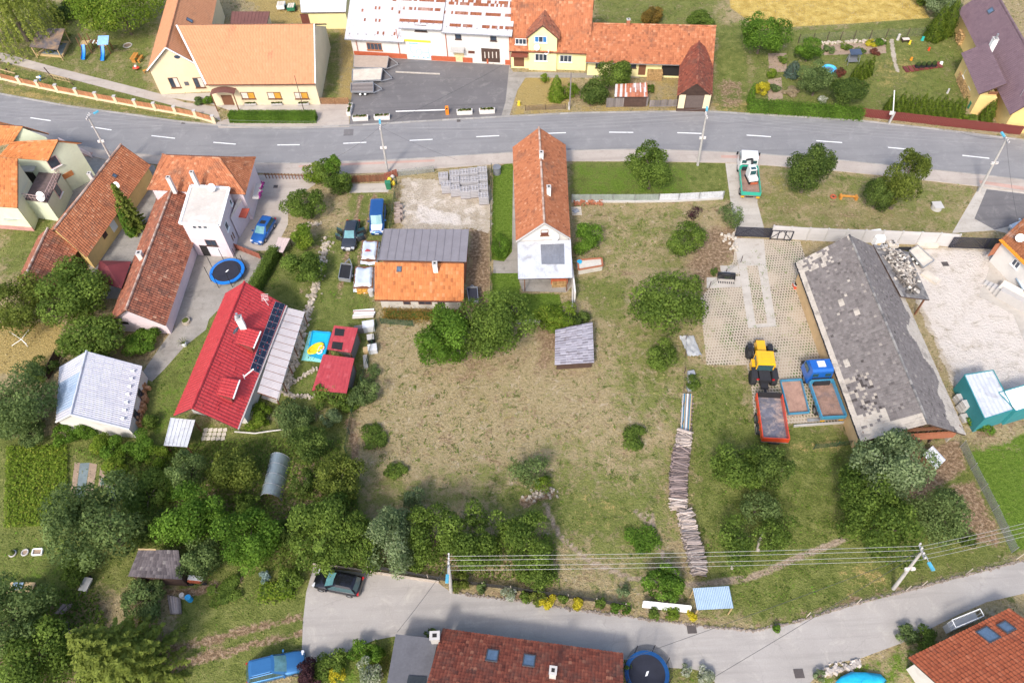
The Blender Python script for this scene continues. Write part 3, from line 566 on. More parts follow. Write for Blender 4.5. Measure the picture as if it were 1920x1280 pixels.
def skylight(root,roof4,px,py,w,h,up):
    """roof window on the slope through E0,E1,R1"""
    E0,E1,R1=roof4;n=pane_normal(E0,E1,R1);d=Vector(RT*((px-960)/FPX)-UP*((py-640)/FPX)+FW);o_=V(0,0,HCAM);t=(E0-o_).dot(n)/d.dot(n);c=o_+d*t
    u=(E1-E0).normalized();v=n.cross(u).normalized();mb=MB()
    def bx(cx,cy,sx,sy,k0,k1): mb.raw([c+u*(cx+sx/2*i)+v*(cy+sy/2*j)+n*k for k in (k0,k1) for i,j in ((-1,-1),(1,-1),(1,1),(-1,1))],[(4,5,6,7),(0,1,5,4),(1,2,6,5),(2,3,7,6),(3,0,4,7)])
    f=.09;bx(0,h/2-f/2,w,f,0,.14);bx(0,-h/2+f/2,w,f,0,.14);bx(-w/2+f/2,0,f,h-2*f,0,.14);bx(w/2-f/2,0,f,h-2*f,0,.14);o=mb.build('skylight',mat('skylight_frame',(.09,.095,.11),.5,.3),root)
    g_=MB();g_.face([c+u*(w/2-f)*i+v*(h/2-f)*j+n*.11 for i,j in ((-1,-1),(1,-1),(1,1),(-1,1))]);g_.build('pane',GLASSB,o);return o

# ------------------------------------------------------------------ north side of the road, west to east
# nursery house with the long plain orange roof and a gabled wing
k=thing('village_house','cream house with plain orange roof, gabled wing and clipped hedge in front','house',G(470,190))
ze,zr=3.6,7.6
E0,E1,R1,R0=G(386,159,ze),G(591,157.5,ze),G(589,46,7.9),G(331,48,7.9)
zr=7.9;roofplane(k,(E0,E1,R1,R0),T_PLAIN,'plain')
bk1=V(2*R1.x-E1.x,2*R1.y-E1.y,ze);bk0=V(2*R0.x-E0.x,2*R0.y-E0.y,ze);roofplane(k,(bk1,bk0,R0,R1),T_PLAIN,'plain')
mb=MB();s_=V(-.25,0,0);f1,b1_,g1=E1+V(-.15,.45,-.15),bk1+V(-.15,-.45,-.15),R1+V(-.15,0,-.14)
f0=G(386,159,ze)+V(0,.45,-.15);dn=lambda p: V(p.x,p.y,0)
mb.face([dn(f0),dn(f1),f1,f0]);mb.face([dn(f1),dn(b1_),b1_,g1,f1]);mb.build('wall',W_CREAM,k)
FP=(dn(f0),dn(f1),V((f1-f0).y,-(f1-f0).x,0).normalized())
MB().beam(E0+V(0,-.06,-.04),E1+V(0,-.06,-.04),.12,.1).build('gutter',GUTTER,k)
MB().beam(R1+V(.02,0,.05),E1+V(.02,0,.05),.14,.08).build('verge_board',WHITE,k);MB().beam(R0+V(0,0,.05),E0+V(0,0,.05),.22,.08).build('valley_flashing',WHITE,k)
CURT=mat('yellow_curtain',(.50,.26,.035),.7);LINEN=mat('pale_blind',(.62,.55,.48),.7)
for px in (465,514.5,565): window(k,FP,px,179,1.9,1.05,WOODB,2,gl=[LINEN,CURT])
for px in (471.5,521,570.5):
    t=thing('window_box',{471.5: 'stone flower box under the cream house window nearest the porch',521: 'stone flower box under the middle window of the cream house',570.5: 'stone flower box beside the flagpole of the cream house'}[px],'flower box',GP(px,198,FP[0],FP[2]),group='flower boxes along the cream house');c=GP(px,198,FP[0],FP[2])+V(0,-.18,0);c.z=max(c.z,.25)
    MB().box(c,(1.6,.35,.3)).build('trough',LGREY,t);pb=MB();[pb.box((c.x+random.uniform(-.7,.7),c.y+random.uniform(-.1,.1),c.z+.2),(.14,.14,.1),random.random(),random.random()) for _ in range(40)];pb.build('plants',leafmat('box_plants',(.06,.09,.02),(.18,.22,.05)),t)
# entrance porch and flagpole
panel(k,FP,428,190,1.5,2.0,WOODB,'door');c=G(418,172,2.7)
mb=MB();[mb.raw([c+V(x0,y,z0_) for x0,z0_ in ((-1.7+3.4*i/8,.35*math.sin(math.pi*i/8)),(-1.7+3.4*(i+1)/8,.35*math.sin(math.pi*(i+1)/8))) for y in (-.7,.7)],[(0,2,3,1)]) for i in range(8)];mb.build('porch_canopy',mat('canopy_brown',(.17,.075,.06),.55),k)
[MB().box((c.x+dx,c.y-.6,1.35),(.12,.12,2.7)).build('porch_post',WOODB,k) for dx in (-1.5,1.5)]
# gabled wing
W0,W1=G(303,177),G(395,172);bd=V(-.094,.9955,0);L_=21;zw,zp=4.3,7.3;md=(W0+W1)/2
fr=-bd*.35;a=V(md.x,md.y,zp)+fr;b2=a+bd*L_;hw=(W1-W0).length/2+.35;sd_=(W1-W0).normalized()
gw=gable(k,b2,a,b2-sd_*hw+V(0,0,zw-zp-.28),a-sd_*hw+V(0,0,zw-zp-.28),b2+sd_*hw+V(0,0,zw-zp-.28),a+sd_*hw+V(0,0,zw-zp-.28),T_PLAIN,W_CREAM,style='plain',ovg=.35)
for px in (327,373): window(k,gw['B'],px,155,1.35,1.6,WOODB,2,gl=[GLASS,LINEN])
panel(k,gw['B'],350,157,.6,.6,mat('notice_grey',(.12,.12,.13),.6),'notice_board');
c=GP(332,107,gw['B'][0],gw['B'][2]);n=gw['B'][2];mb=MB();mb.face([c+V(.42*math.cos(t),0,.28*math.sin(t))+n*.02 for t in [2*math.pi*i/14 for i in range(14)]]);mb.build('oval_window',GLASS,k)
mb=MB();mb.beam(a-sd_*hw+V(0,0,zw-zp-.2)-bd*.03,a+V(0,0,.08)-bd*.03,.1,.16);mb.beam(a+V(0,0,.08)-bd*.03,a+sd_*hw+V(0,0,zw-zp-.2)-bd*.03,.1,.16);mb.build('verge_board',WHITE,k)
skylight(k,(b2+sd_*hw+V(0,0,zw-zp-.28),a+sd_*hw+V(0,0,zw-zp-.28),a),355,39,.7,.9,1)
# brown sheet roofed annex behind, yellow garages behind
k=thing('brown_annex','low annex with brown sheet roof behind the cream house','shed',G(470,60));q=[G(432,45,3.0),G(500,46,3.0),G(506,22,3.3),G(435,22,3.3)];roofplane(k,q,mat('brown_sheet',(.17,.075,.06),.6,.1),'seam')
blockhouse(k,[p+V(.2*sx,.2*sy,0) for p,sx,sy in zip(q,(1,-1,-1,1),(1,1,-1,-1))],2.8,W_CREAM)
k=thing('garage_block','pale yellow garage block with two brown doors and white roof','garage',G(610,50));q=[G(565,24,2.9),G(648,23,2.9),G(652,-25,3.4),G(560,-24,3.4)];roofplane(k,q,mat('white_sheet',(.70,.68,.66),.5,.1),'seam')
w_=[q[0]+V(.1,.3,0),q[1]+V(-.1,.3,0),q[2]+V(-.1,-.2,0),q[3]+V(.1,-.2,0)];blockhouse(k,w_,2.75,W_YELLOW);FPg=(dn(w_[0]),dn(w_[1]),V(0,-1,0))
for px in (580,632): o=panel(k,FPg,px,38,2.4,2.1,mat('garage_brown',(.16,.055,.04),.6),'garage_door');
# white building with rusty white roofs
k=thing('white_building','long white building with rust streaked white roofs and red plinth','building',G(810,112))
B0,B1=G(664,104),G(958,121.5);ud=(B1-B0).normalized();nd_=V(ud.y,-ud.x,0);bkd=-nd_
def BP(t,off=0,z=0): p=lerp(B0,B1,t)+nd_*off;p.z=z;return p
tm,tr_=.335,.585;FPw=(B0,B1,nd_);FPm=(B0+nd_*.06,B1+nd_*.06,nd_)
for (t0,t1,h) in ((0,tm,2.9),(tm,tr_,5.1),(tr_,1,4.75)):
    blockhouse(k,[BP(t0,.05 if t0 == tm else 0),BP(t1,.05 if t0 == tm else 0),BP(t1,-12),BP(t0,-12)],h,W_WHITE)
rustf=lambda amt,rowsel: (lambda s,t: (random.uniform(.62,1) if (int(t*14) % 3 == rowsel) and random.random() < amt else random.uniform(0,.38)))
for (t0,t1,z0_,z1_,amt) in ((-.03,tm+.01,2.95,7.3,.10),(tm-.01,tr_+.005,5.2,9.2,.85),(tr_,1.015,4.85,9.0,.72)):
    q=[BP(t0,.55,z0_),BP(t1,.5,z0_),BP(t1,-7,z1_),BP(t0,-7,z1_)]
    roofplane(k,q,T_RUST,(lambda a_: lambda mb,*qq: cover(mb,*qq,tw=.28,th=.48,lift=.03,arch=.02,tintf=rustf(a_,1)))(amt))
    MB().beam(q[0]+V(0,-.07,-.03),q[1]+V(0,-.07,-.03),.12,.1).build('gutter',STEEL,k)
    [MB().box(lerp(q[0],q[1],(i+.5)/7)+(q[3]-q[0])*.09+V(0,0,.1),(.12,.1,.14)).build('snow_guard',STEEL,k) for i in range(7)]
for t0,t1 in ((.005,.345),(.50,.655),(.70,.76),(.85,.86),(.965,.998)):
    MB().prism([BP(t0,.02),BP(t1,.02),BP(t1,.13),BP(t0,.13)],0,.75).build('plinth',PLINTH,k)
window(k,FPw,702,87.5,2.3,1.15,mat('orange_frame',(.40,.14,.05),.6),4);window(k,FPm,788.5,53,1.75,.95,W_WOOD,3);window(k,FPw,859,67,.9,1.1,W_WOOD,1);window(k,FPw,925,70,.9,1.1,W_WOOD,1)
o=panel(k,FPw,861,103,1.45,2.1,mat('cream_door',(.70,.55,.30),.6),'door');
d_=panel(k,FPw,920,104,2.7,2.15,W_WOOD,'garage_door',.06)
for i in range(4): panel(k,(FPw[0]+nd_*.06,FPw[1],nd_),920+(i-1.5)*7.2,103.5,.13,1.0,LINEN,'pane',.02,parent=d_)
c=GP(859,90,B0,nd_)+nd_*.5;MB().box(c,(2.0,1.0,.35),math.atan2(ud.y,ud.x)).build('porch_canopy',LGREY,k)
panel(k,FPw,884,98,.95,.4,GUTTER,'plaque')
for px0,px1 in ((665,676),(745,752),(834,842),(955,956)):
    p=GP((px0+px1)/2,90,B0,nd_)+nd_*.1;mb=MB();mb.tube([(p.x,p.y,.1),(p.x,p.y,2.8 if px0 < 700 else 4.7)],.055,6);mb.build('downpipe',PLINTH,k)
# painted wall map and yellow board
bl=mat('map_blue',(.16,.36,.60),.6);pb_=panel(k,(B0+nd_*.07,B1+nd_*.07,nd_),787,95,3.55,2.75,mat('map_pale',(.56,.66,.78),.5),'wall_map',.04)
pc=GP(787,95,B0+nd_*.11,nd_);mb=MB()
def ms(x0,z0_,x1,z1_,wd=.05):
    p,q_=pc+ud*x0+V(0,0,z0_)+nd_*.012,pc+ud*x1+V(0,0,z1_)+nd_*.012;t_=(q_-p).normalized();nn=t_.cross(nd_)*wd/2;mb.face([p-nn,q_-nn,q_+nn,p+nn])
for s_ in ((-1.4,.55,1.35,.55),(1.35,.55,1.35,-1.15),(-1.4,.55,-1.4,-.2),(-1.4,-.2,-.9,-.6),(.35,-.25,1.35,-.25),(-.35,.2,.1,.2),(.1,.2,.35,-.25),(.35,-.25,.1,-.65),(.1,-.65,-.4,-.65),(-.4,-.65,-.6,-.25),(-.6,-.25,-.35,.2)): ms(*s_)
for i,(x,w_) in enumerate(((-1.5,.14),(-1.3,.1),(-1.15,.12),(-.98,.22),(-.7,.12),(-.52,.24),(-.2,.1))): ms(x,1.05+.06*(i % 2),x+w_,1.12-.1*(i % 2),.16)
for x in (-1.0,-.35,.45,1.1): ms(x-.13,-1.1,x+.13,-1.1,.16)
mb.build('map_drawing',bl,pb_)
yb=mat('yellow_board',(.75,.55,.05),.6);p0,p1=GP(711,73,B0+nd_*.1,nd_),GP(807,79,B0+nd_*.1,nd_);MB().beam(p0,p1,.08,.32).build('yellow_sign_board',yb,k)
# yellow house with front gable
k=thing('yellow_house','bright yellow house with steep orange roof and tall front gable','house',G(1045,131))
Y0,Y1=G(959,127.5),G(1100,133);yu=(Y1-Y0).normalized();yn=V(yu.y,-yu.x,0);FPy=(Y0,Y1,yn)
def YP(t,off,z): p=lerp(Y0,Y1,t)+yn*off;p.z=z;return p
blockhouse(k,[YP(0,0,0),YP(1,0,0),YP(1,-11,0),YP(0,-11,0)],3.1,W_YELLOW);q=[YP(-.02,.45,3.0),YP(1.03,.45,3.0),YP(1.03,-5.5,9.4),YP(-.02,-5.5,9.4)];roofplane(k,q,T_ORANGE,'tile');roofplane(k,[YP(1.03,-11.4,3.0),YP(-.02,-11.4,3.0),q[3],q[2]],T_ORANGE,'tile')
mb=MB();mb.face([YP(1,-.2,3.1),YP(1,-10.8,3.1),YP(1,-5.5,9.2)]);mb.face([YP(0,-.2,3.1),YP(0,-5.5,9.2),YP(0,-10.8,3.1)]);mb.build('gable_wall',LGREY,k)
t0,t1=.235,.60;mb=MB();fwd=.35
mb.face([YP(t0,fwd,0),YP(t1,fwd,0),YP(t1,fwd,5.3),YP((t0+t1)/2,fwd,7.0),YP(t0,fwd,5.3)]);mb.face([YP(t1,fwd,0),YP(t1,-5,0),YP(t1,-5,5.3),YP(t1,fwd,5.3)]);mb.face([YP(t0,-5,0),YP(t0,fwd,0),YP(t0,fwd,5.3),YP(t0,-5,5.3)]);mb.build('front_gable',W_YELLOW,k)
tc=(t0+t1)/2;dt=(t1-t0)/2+.03
roofplane(k,[YP(tc-dt,fwd+.25,5.15),YP(tc-dt,-4.4,5.15),YP(tc,-4.4,7.15),YP(tc,fwd+.25,7.15)][::-1][1:]+[YP(tc,fwd+.25,7.15)][:0]+[YP(tc-dt,fwd+.25,5.15)] if False else [YP(tc-dt,-4.4,5.15),YP(tc-dt,fwd+.25,5.15),YP(tc,fwd+.25,7.15),YP(tc,-4.4,7.15)],T_OLD,'tile')
roofplane(k,[YP(tc+dt,fwd+.25,5.15),YP(tc+dt,-4.4,5.15),YP(tc,-4.4,7.15),YP(tc,fwd+.25,7.15)],T_OLD,'tile')
FPd=(YP(0,fwd,0),YP(1,fwd,0),yn);BLUEP=mat('blue_blind',(.03,.16,.40),.4)
window(k,FPd,1014,74,1.75,.95,WHITE,3,gl=[BLUEP,GLASS,BLUEP]);window(k,FPd,1014.5,107.5,1.75,1.15,WHITE,3);window(k,FPy,1061,110,1.75,1.1,WHITE,3);window(k,FPy,976.5,78,1.6,.9,WHITE,3)
MB().box(GP(975,98,Y0,yn)+yn*.6,(2.4,1.3,.12),math.atan2(yu.y,yu.x)).build('porch_roof',T_BROWNRED,k);panel(k,FPy,973,113,1.5,2.0,WOODB,'door')
dish(k,1006.5,89,3.9,.42);dish(k,1024,97,3.1,.42)
mb=MB();p=YP(.99,.1,0);mb.tube([p,p+V(0,0,3)],.05,6);mb.build('downpipe',W_WOOD,k);MB().beam(q[0]+V(0,-.07,-.03),q[1]+V(0,-.07,-.03),.12,.1).build('gutter',GUTTER,k)
# long tiled barn wing and gatehouse
k=thing('long_barn','long low barn under an orange tiled roof beside the yellow house','barn',G(1190,140))
gb=gable_px(k,(1106,45),(1343,50),(1098,117),(1337,124),None,None,5.6,2.6,T_ORANGE,W_YELLOW,ove=1.0)
for px,w_ in ((1123,.95),(1187,.9)): window(k,gb['L'],px,123,w_,.7,W_WOOD,1)
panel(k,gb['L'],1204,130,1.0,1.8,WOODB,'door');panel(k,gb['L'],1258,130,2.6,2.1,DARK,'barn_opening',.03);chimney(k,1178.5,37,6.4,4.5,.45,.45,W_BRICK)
MB().beam(G(1098,117.5,2.56),G(1273,122.5,2.56),.12,.1).build('gutter',STEEL,k)
k=thing('wood_stack','cut firewood stacked under the long barn eave','firewood',G(1229,143));c0=gb['L'][0];n=gb['L'][2];cc=GP(1229,132,c0,n)+n*.5;u_=V(-n.y,n.x,0)
def logs_wall(root,c,u,w,h,depth,r=.07,m_=None,name='log_ends',seed=1,z0=0.0):
    """stacked split logs: each log an uneven prism end to end"""
    rr=random.Random(seed);mb=MB();nrm=V(-u.y,u.x,0);k_=int(w/(2*r));rows=int(h/(1.8*r))
    for j in range(rows):
        for i in range(k_):
            x=(i+.5+(j % 2)*.5-.25)*2*r-w/2;zc=z0+r+j*1.8*r;d=depth*rr.uniform(.85,1.08);p=V(c.x,c.y,zc)+u*x
            mb.tube([p-nrm*d/2,p+nrm*d/2],r*rr.uniform(.8,1.1),5,rr.random())
    return stuff(mb.build(name,m_ or LOGM,root))
LOGM=mat('cut_logs',(.42,.27,.12),.85,var=.3,scale=4,tintvar=.5);LOGOLD=mat('weathered_logs',(.27,.225,.205),.9,var=.4,scale=5,tintvar=.85)
logs_wall(k,V(cc.x,cc.y,0),u_,2.2,1.5,.8)
k=thing('gatehouse','steep roofed brown barn gatehouse with timber gable and pale posts','barn',G(1303,200))
gg=gable_px(k,(1311,78),(1306.5,157),None,(1270,180),None,(1335,181),5.2,2.5,T_BROWNRED,W_WOOD,ove=.3,ovg=.1)
n=gg['B'][2]
for px in (1278,1325): panel(k,gg['B'],px,190,.85,2.1,W_CREAM,'gate_post',.12,at=GP(px,190,gg['B'][0],n)*1)
for i in range(9): panel(k,gg['B'],1287.5+i*3.9,190.5,.27,1.9,mat('gate_brown',(.12,.092,.082),.85,var=.3,scale=3,tintvar=.3),'gate_board',.06)
# small sheds on the north side
k=thing('rusty_shed','small board shed with striped rusty tin roof','shed',G(1178,200));q=[G(1152,182,1.75),G(1215,182,1.75),G(1213,155,2.3),G(1154,158,2.3)]
STRIPE=tilemat('rusty_tin',[(.50,.47,.46),(.33,.11,.055),(.30,.095,.05),(.42,.16,.09)],stain=(.5,.48,.47),stainamt=.2,rough=.6)
roofplane(k,q,STRIPE,lambda mb,*qq: corr(mb,*qq,pitch=.34,amp=.02,tintf=lambda s,t: 0.0 if int(s*14) % 2 == 0 and random.random() < .8 else random.uniform(.3,1),bands=3));
w_=[q[0]+V(.1,.2,0),q[1]+V(-.1,.2,0),q[2]+V(-.1,-.2,0),q[3]+V(.1,-.2,0)];blockhouse(k,w_,1.7,W_WOOD);mb=None
for i in range(18):
    a_=G(1138+i*4.35,201.5-i*.12);MB().box((a_.x,a_.y,.75),(.30,.03,1.45+random.uniform(-.08,.08)),random.uniform(-.03,.03),random.random()).build('board',WOODG,k)
k=thing('board_fence','weathered grey board fence between rusty shed and gatehouse','fence',G(1245,200))
for i in range(13): a_=G(1219+i*4.5,200.8-i*.1);MB().box((a_.x,a_.y,.55),(.3,.03,1.1+random.uniform(-.08,.08)),random.uniform(-.05,.05),random.random()).build('board',WOODG,k)
mb=MB();mb.beam(G(1218,199.5,.8),G(1274,198.5,.8),.05,.08);mb.build('rail',WOODG,k)
# purple-brown roofed house at the east edge
k=thing('brown_roof_house','ochre house with smooth purple brown metal roof and white chimney','house',G(1860,150))
RA_,RB_=G(1875,0,6.6),G(1925,88,6.6);rd=(RB_-RA_).normalized();sn=V(rd.y,-rd.x,0);sn=sn if sn.x < 0 else -sn
RA2=RA_-rd*4;E_a=G(1796,19,3.0);off=(E_a-RA_).dot(sn);e=lambda p: V(p.x,p.y,3.0)+sn*off
Eend=G(1886,215,3.0);RB2=RA_+rd*((Eend-RA_).dot(rd));offx=(G(1886,215,3.0)-RA_).dot(sn)
qa=RA_+rd*((E_a-RA_).dot(rd))
q=[e(qa),e(RB2),RB2,qa];roofplane(k,q,T_PURPLE,'metal');ea=lambda p: V(p.x,p.y,3.0)-sn*off;roofplane(k,[ea(RB2),ea(qa),qa,RB2],T_PURPLE,'metal')
mb=MB();ridge(mb,qa+V(0,0,.05),RB2+V(0,0,.05),.15);mb.build('ridge_caps',T_PURPLE,k)
wl=lambda p,s__,o__: V(p.x,p.y,0)+sn*s__*(off-.5)+rd*o__
foot=[wl(qa,1,.4),wl(RB2,1,-.4),wl(RB2,-1,-.4),wl(qa,-1,.4)];blockhouse(k,foot,3.0,W_OCHRE)
mb=MB();mb.face([V(foot[1].x,foot[1].y,3),V(foot[2].x,foot[2].y,3),RB2+V(0,0,-.15)-rd*.4]);mb.build('gable_wall',W_OCHRE,k)
# shed dormer over the porch
d0,d1=G(1802,100,3.15),G(1835,177,3.15);r1=G(1888,157,5.3);r0=r1+(d0-d1);roofplane(k,[d0,d1,r1,r0],T_PURPLE,'metal')
i_=sn*-.4;blockhouse(k,[dn(d0)+i_+rd*.3,dn(d1)+i_-rd*.3,dn(r1)-rd*.3,dn(r0)+rd*.3],3.0,W_OCHRE);FPp=(dn(d0)+i_,dn(d1)+i_,sn)
for px,py in ((1811,139),(1823,160)): window(k,FPp,px,py,.8,.9,WHITE,1)
panel(k,(dn(d1)+i_-rd*.3,dn(r1)-rd*.3,rd),1857,184,1.1,2.0,WOODB,'door')
ch=chimney(k,1867,73,6.3,4.5,.7,.6,WHITE,math.atan2(rd.y,rd.x),pot=True);skylight(k,(q[0],q[1],q[2]),1858,21,1.0,.8,1)
mb=MB();p=G(1907,190,3.6);mb.tube([p,p+V(0,0,1.8)],.03,5);mb.build('aerial_mast',STEEL,k)
for i,(px,py,dx,dy,h,lab) in enumerate(((1803,72,1.6,2.0,1.6,'heap of split firewood by the upper wall of the ochre house'),(1810,165,1.2,5.6,1.5,'long stack of split firewood along the porch of the ochre house'))):
    k=thing('wood_stack',lab,'firewood',G(px,py+10));c=G(px,py+8);logs_wall(k,V(c.x,c.y,0),rd,dy,h,dx,.11,seed=i+3)
# ------------------------------------------------------------------ south side of the road: west houses
def on_slope(E0,E1,R1,px,py):
    n=pane_normal(E0,E1,R1);d=Vector(RT*((px-960)/FPX)-UP*((py-640)/FPX)+FW);o_=V(0,0,HCAM);return o_+d*((E0-o_).dot(n)/d.dot(n))
# mint green house at the west edge
k=thing('green_house','mint green house with orange tiled roofs and a dark balcony','house',G(60,385))
ga,gb_=G(20,268.5,7.0),G(109,264,7.0);fa,fb=G(-4,294.5,5.3),G(90,302,5.3);ra=V(2*ga.x-fa.x,2*ga.y-fa.y,5.3);rb=V(2*gb_.x-fb.x,2*gb_.y-fb.y,5.3)
ge=gable(k,ga,gb_,fa,fb,ra,rb,T_BRIGHT,W_MINT,ove=.4,ovg=.35)
window(k,ge['B'],100,304,1.3,1.5,mat('pink_frame',(.55,.36,.33),.7),1,gl=GLASS,sillm=WHITE)
q=[G(-60,286,6.4),G(24,268,6.4),G(43,237,8.2),G(-60,231,8.2)];roofplane(k,q,T_BRIGHT,'tile');qb=[V(2*q[2].x-q[1].x,2*q[2].y-q[1].y,6.4),V(2*q[3].x-q[0].x,2*q[3].y-q[0].y,6.4)];roofplane(k,[qb[0],qb[1],q[3],q[2]],T_BRIGHT,'tile')
mb=MB();a_,b_,c_=q[1]+V(-.3,.4,-.15),qb[0]+V(-.3,-.4,-.15),q[2]+V(-.3,0,-.14);mb.face([dn(a_),dn(b_),b_,c_,a_]);mb.build('gable_wall',W_MINT,k)
q=[G(-70,383,4.0),G(33,390,4.0),G(33,297.5,6.9),G(-70,292,6.9)];roofplane(k,q,T_BRIGHT,'small');s_=[q[0]+V(0,.3,0),q[1]+V(-.3,.3,0),q[2]+V(-.3,0,0),q[3]];blockhouse(k,s_,3.8,mat('plaster_lime',(.66,.66,.46),.85,var=.08));FPs=(dn(s_[0]),dn(s_[1]),V(0,-1,0))
mb=MB();mb.face([V(s_[1].x,s_[1].y,3.8),V(s_[2].x,s_[2].y,3.8),q[2]+V(-.3,0,-.15)]);mb.build('gable_wall',W_MINT,k)
MB().prism([dn(s_[0])+V(0,-.12,0),dn(s_[1])+V(.1,-.12,0),dn(s_[1])+V(.1,0,0),dn(s_[0])],0,.6).build('plinth',mat('pink_plinth',(.45,.24,.21),.8),k)
panel(k,FPs,30,412,1.0,1.9,WOODB,'door');MB().box(GP(22,402,FPs[0],FPs[2])+V(.4,-.5,0),(2.2,1.1,.05)).build('porch_canopy',mat('wired_glass',(.42,.46,.45),.3,alpha=.7),k)
bq=[G(47,374,3.1),G(88,380,3.1),G(114,326,3.1),G(75,320,3.1)];MB().prism([dn(p) for p in bq],0,2.95).build('balcony_block',W_MINT,k);MB().slab([p+V(0,0,.06) for p in bq],.14).build('balcony_deck',mat('balcony_tiles',(.13,.095,.09),.8,var=.35,scale=2),k)
mb=MB();rp=mat('pink_rail',(.46,.33,.31),.6)
for a_,b_ in ((bq[0],bq[1]),(bq[1],bq[2])):
    MB().beam(a_+V(0,0,.95),b_+V(0,0,.95),.06,.06).build('handrail',rp,k);MB().beam(a_+V(0,0,.5),b_+V(0,0,.5),.05,.05).build('rail',rp,k)
    nn=int((b_-a_).length/.5)
    for i in range(nn+1): p=lerp(a_,b_,i/nn);MB().tube([p+V(0,0,.1),p+V(0,0,.95)],.025,4).build('baluster',rp,k)
e_=(bq[1]-bq[2]);pn=V(e_.y,-e_.x,0).normalized();pn=pn if pn.x > 0 else -pn;window(k,(dn(bq[1]),dn(bq[2]),pn),108,357,1.2,1.5,mat('pink_frame',(.55,.36,.33),.7),1,sillm=WHITE)
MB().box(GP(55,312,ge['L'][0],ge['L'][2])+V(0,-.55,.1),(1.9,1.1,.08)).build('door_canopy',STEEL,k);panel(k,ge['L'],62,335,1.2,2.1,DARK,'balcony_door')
dish(k,75.5,368.5,3.9,.62,(-.2,-.8,.55));panel(k,ge['B'],123,330,1.9,.7,mat('orange_plinth',(.50,.20,.07),.8),'plinth',.06)
# tiled barns
k=thing('tiled_barn','long ochre walled barn with weathered tiled roof and aerial dish','barn',G(190,440))
gt=gable_px(k,(227.5,271),(102.5,429),None,None,(283,310),(162.5,482.5),5.0,2.3,T_ORANGE,W_OCHRE,capm=tilemat('ridge_lichen',[(.30,.16,.11),(.42,.30,.24),(.50,.40,.33)],stainamt=.3),ove=.45)
for px,py,w_,h_ in ((223,402,.9,.9),(212,422,1.0,1.5),(196,440,.8,.8)): panel(k,gt['R'],px,py,w_,h_,WHITE if px == 212 else W_WOOD,'shutter')
dish(k,217.5,347.5,5.2,.42,(-.1,-.8,.6));chimney(k,167,325,5.8,3.0,.4,.4,LGREY);skylight(k,(G(162.5,482.5,2.3),G(283,310,2.3),G(227.5,271,5.0)),214.5,330,.45,.5,1)
k=thing('open_barn','small open ended barn with lichen ridge and tiled roof','barn',G(75,535))
gable_px(k,(90,428),(47.5,517.5),None,(31,530),(151,462.5),(101,541),4.2,2.1,T_OLD,W_WOOD,capm=MATS['ridge_lichen'],ovg=.5);
# long house with cross wing and flat roofed tower
k=thing('corner_house','pale pink house with hipped tile roof and white flat roofed tower','house',G(390,430))
gl_=gable_px(k,(325,349),(236,581),(294,372.5),(205,604),None,(311,610),4.6,2.0,T_OLD,W_PINK,capm=MATS['ridge_lichen'],ove=.4,ovg=.4)
ze=4.3;bl_,br_,fr_,fl_=G(305,290,ze),G(479,296,ze),G(460,365,ze),G(277,356,ze);r0,r1=lerp(bl_,fl_,.5),lerp(br_,fr_,.5);dd=(r1-r0).normalized();r0=r0+dd*2.6;r1=r1-dd*3.0;r0.z=r1.z=6.8
roofplane(k,[fl_,fr_,r1,r0],T_ORANGE,'tile');roofplane(k,[br_,bl_,r0,r1],T_OLD,'tile');roofplane(k,[fr_,br_,r1,r1+dd*.01],T_ORANGE,'tile');roofplane(k,[bl_,fl_,r0-dd*.01,r0],T_ORANGE,'tile')
mb=MB();[ridge(mb,a_+V(0,0,.05),b_+V(0,0,.05),.12) for a_,b_ in ((r0,r1),(r1,fr_),(r1,br_),(r0,fl_),(r0,bl_))];stuff(mb.build('ridge_caps',T_ORANGE,k))
cen=(bl_+br_+fr_+fl_)/4;ft=[lerp(p,cen,.07) for p in (bl_,br_,fr_,fl_)];blockhouse(k,ft,ze-.1,W_PINK)
chimney(k,315,333,6.9,4.6,.42,.42,W_WHITE);chimney(k,359,323,7.4,5.2,.42,.42,W_WHITE);chimney(k,260,474,4.7,3.0,.55,.55,W_WHITE)
tw_=[G(337,419,5.3),G(411,424,5.3),G(430,353,5.3),G(358,348,5.3)];tcen=sum(tw_,V(0,0,0))/4;tin=[lerp(p,tcen,.06) for p in tw_]
blockhouse(k,tin,5.1,W_PINK,'tower_wall');MB().slab(tw_,.22).build('flat_roof',mat('felt_pale',(.52,.47,.42),.85,var=.12,scale=.7,dirt=(.66,.62,.6),dirtamt=.3),k)
rim=MB();[rim.beam(a_+V(0,0,.04),b_+V(0,0,.04),.3,.1) for a_,b_ in zip(tw_,tw_[1:]+tw_[:1])];rim.build('parapet',WHITE,k)
TF=(dn(tin[0]),dn(tin[1]),V((tin[1]-tin[0]).y,-(tin[1]-tin[0]).x,0).normalized());TR=(dn(tin[1]),dn(tin[2]),V((tin[2]-tin[1]).y,-(tin[2]-tin[1]).x,0).normalized())
for px in (365,375,385): window(k,TF,px,425.5,.55,.5,WHITE,1,sill=False)
window(k,TF,396,455,1.3,.9,W_WOOD,2);window(k,TR,432,379,.6,.8,WHITE,1);window(k,TR,424.5,423.5,.9,1.1,WHITE,1)
for px,py in ((435,446),(437.5,441),(441,427),(443.5,422)): window(k,TR,px,py,.16,.9,WOODB,1,sill=False)
panel(k,TF,385,470,.9,1.8,DARK,'door');panel(k,TF,400,470,1.9,1.2,mat('floral_cloth',(.62,.60,.64),.8,var=.3,scale=6),'hanging_cloth',.02)
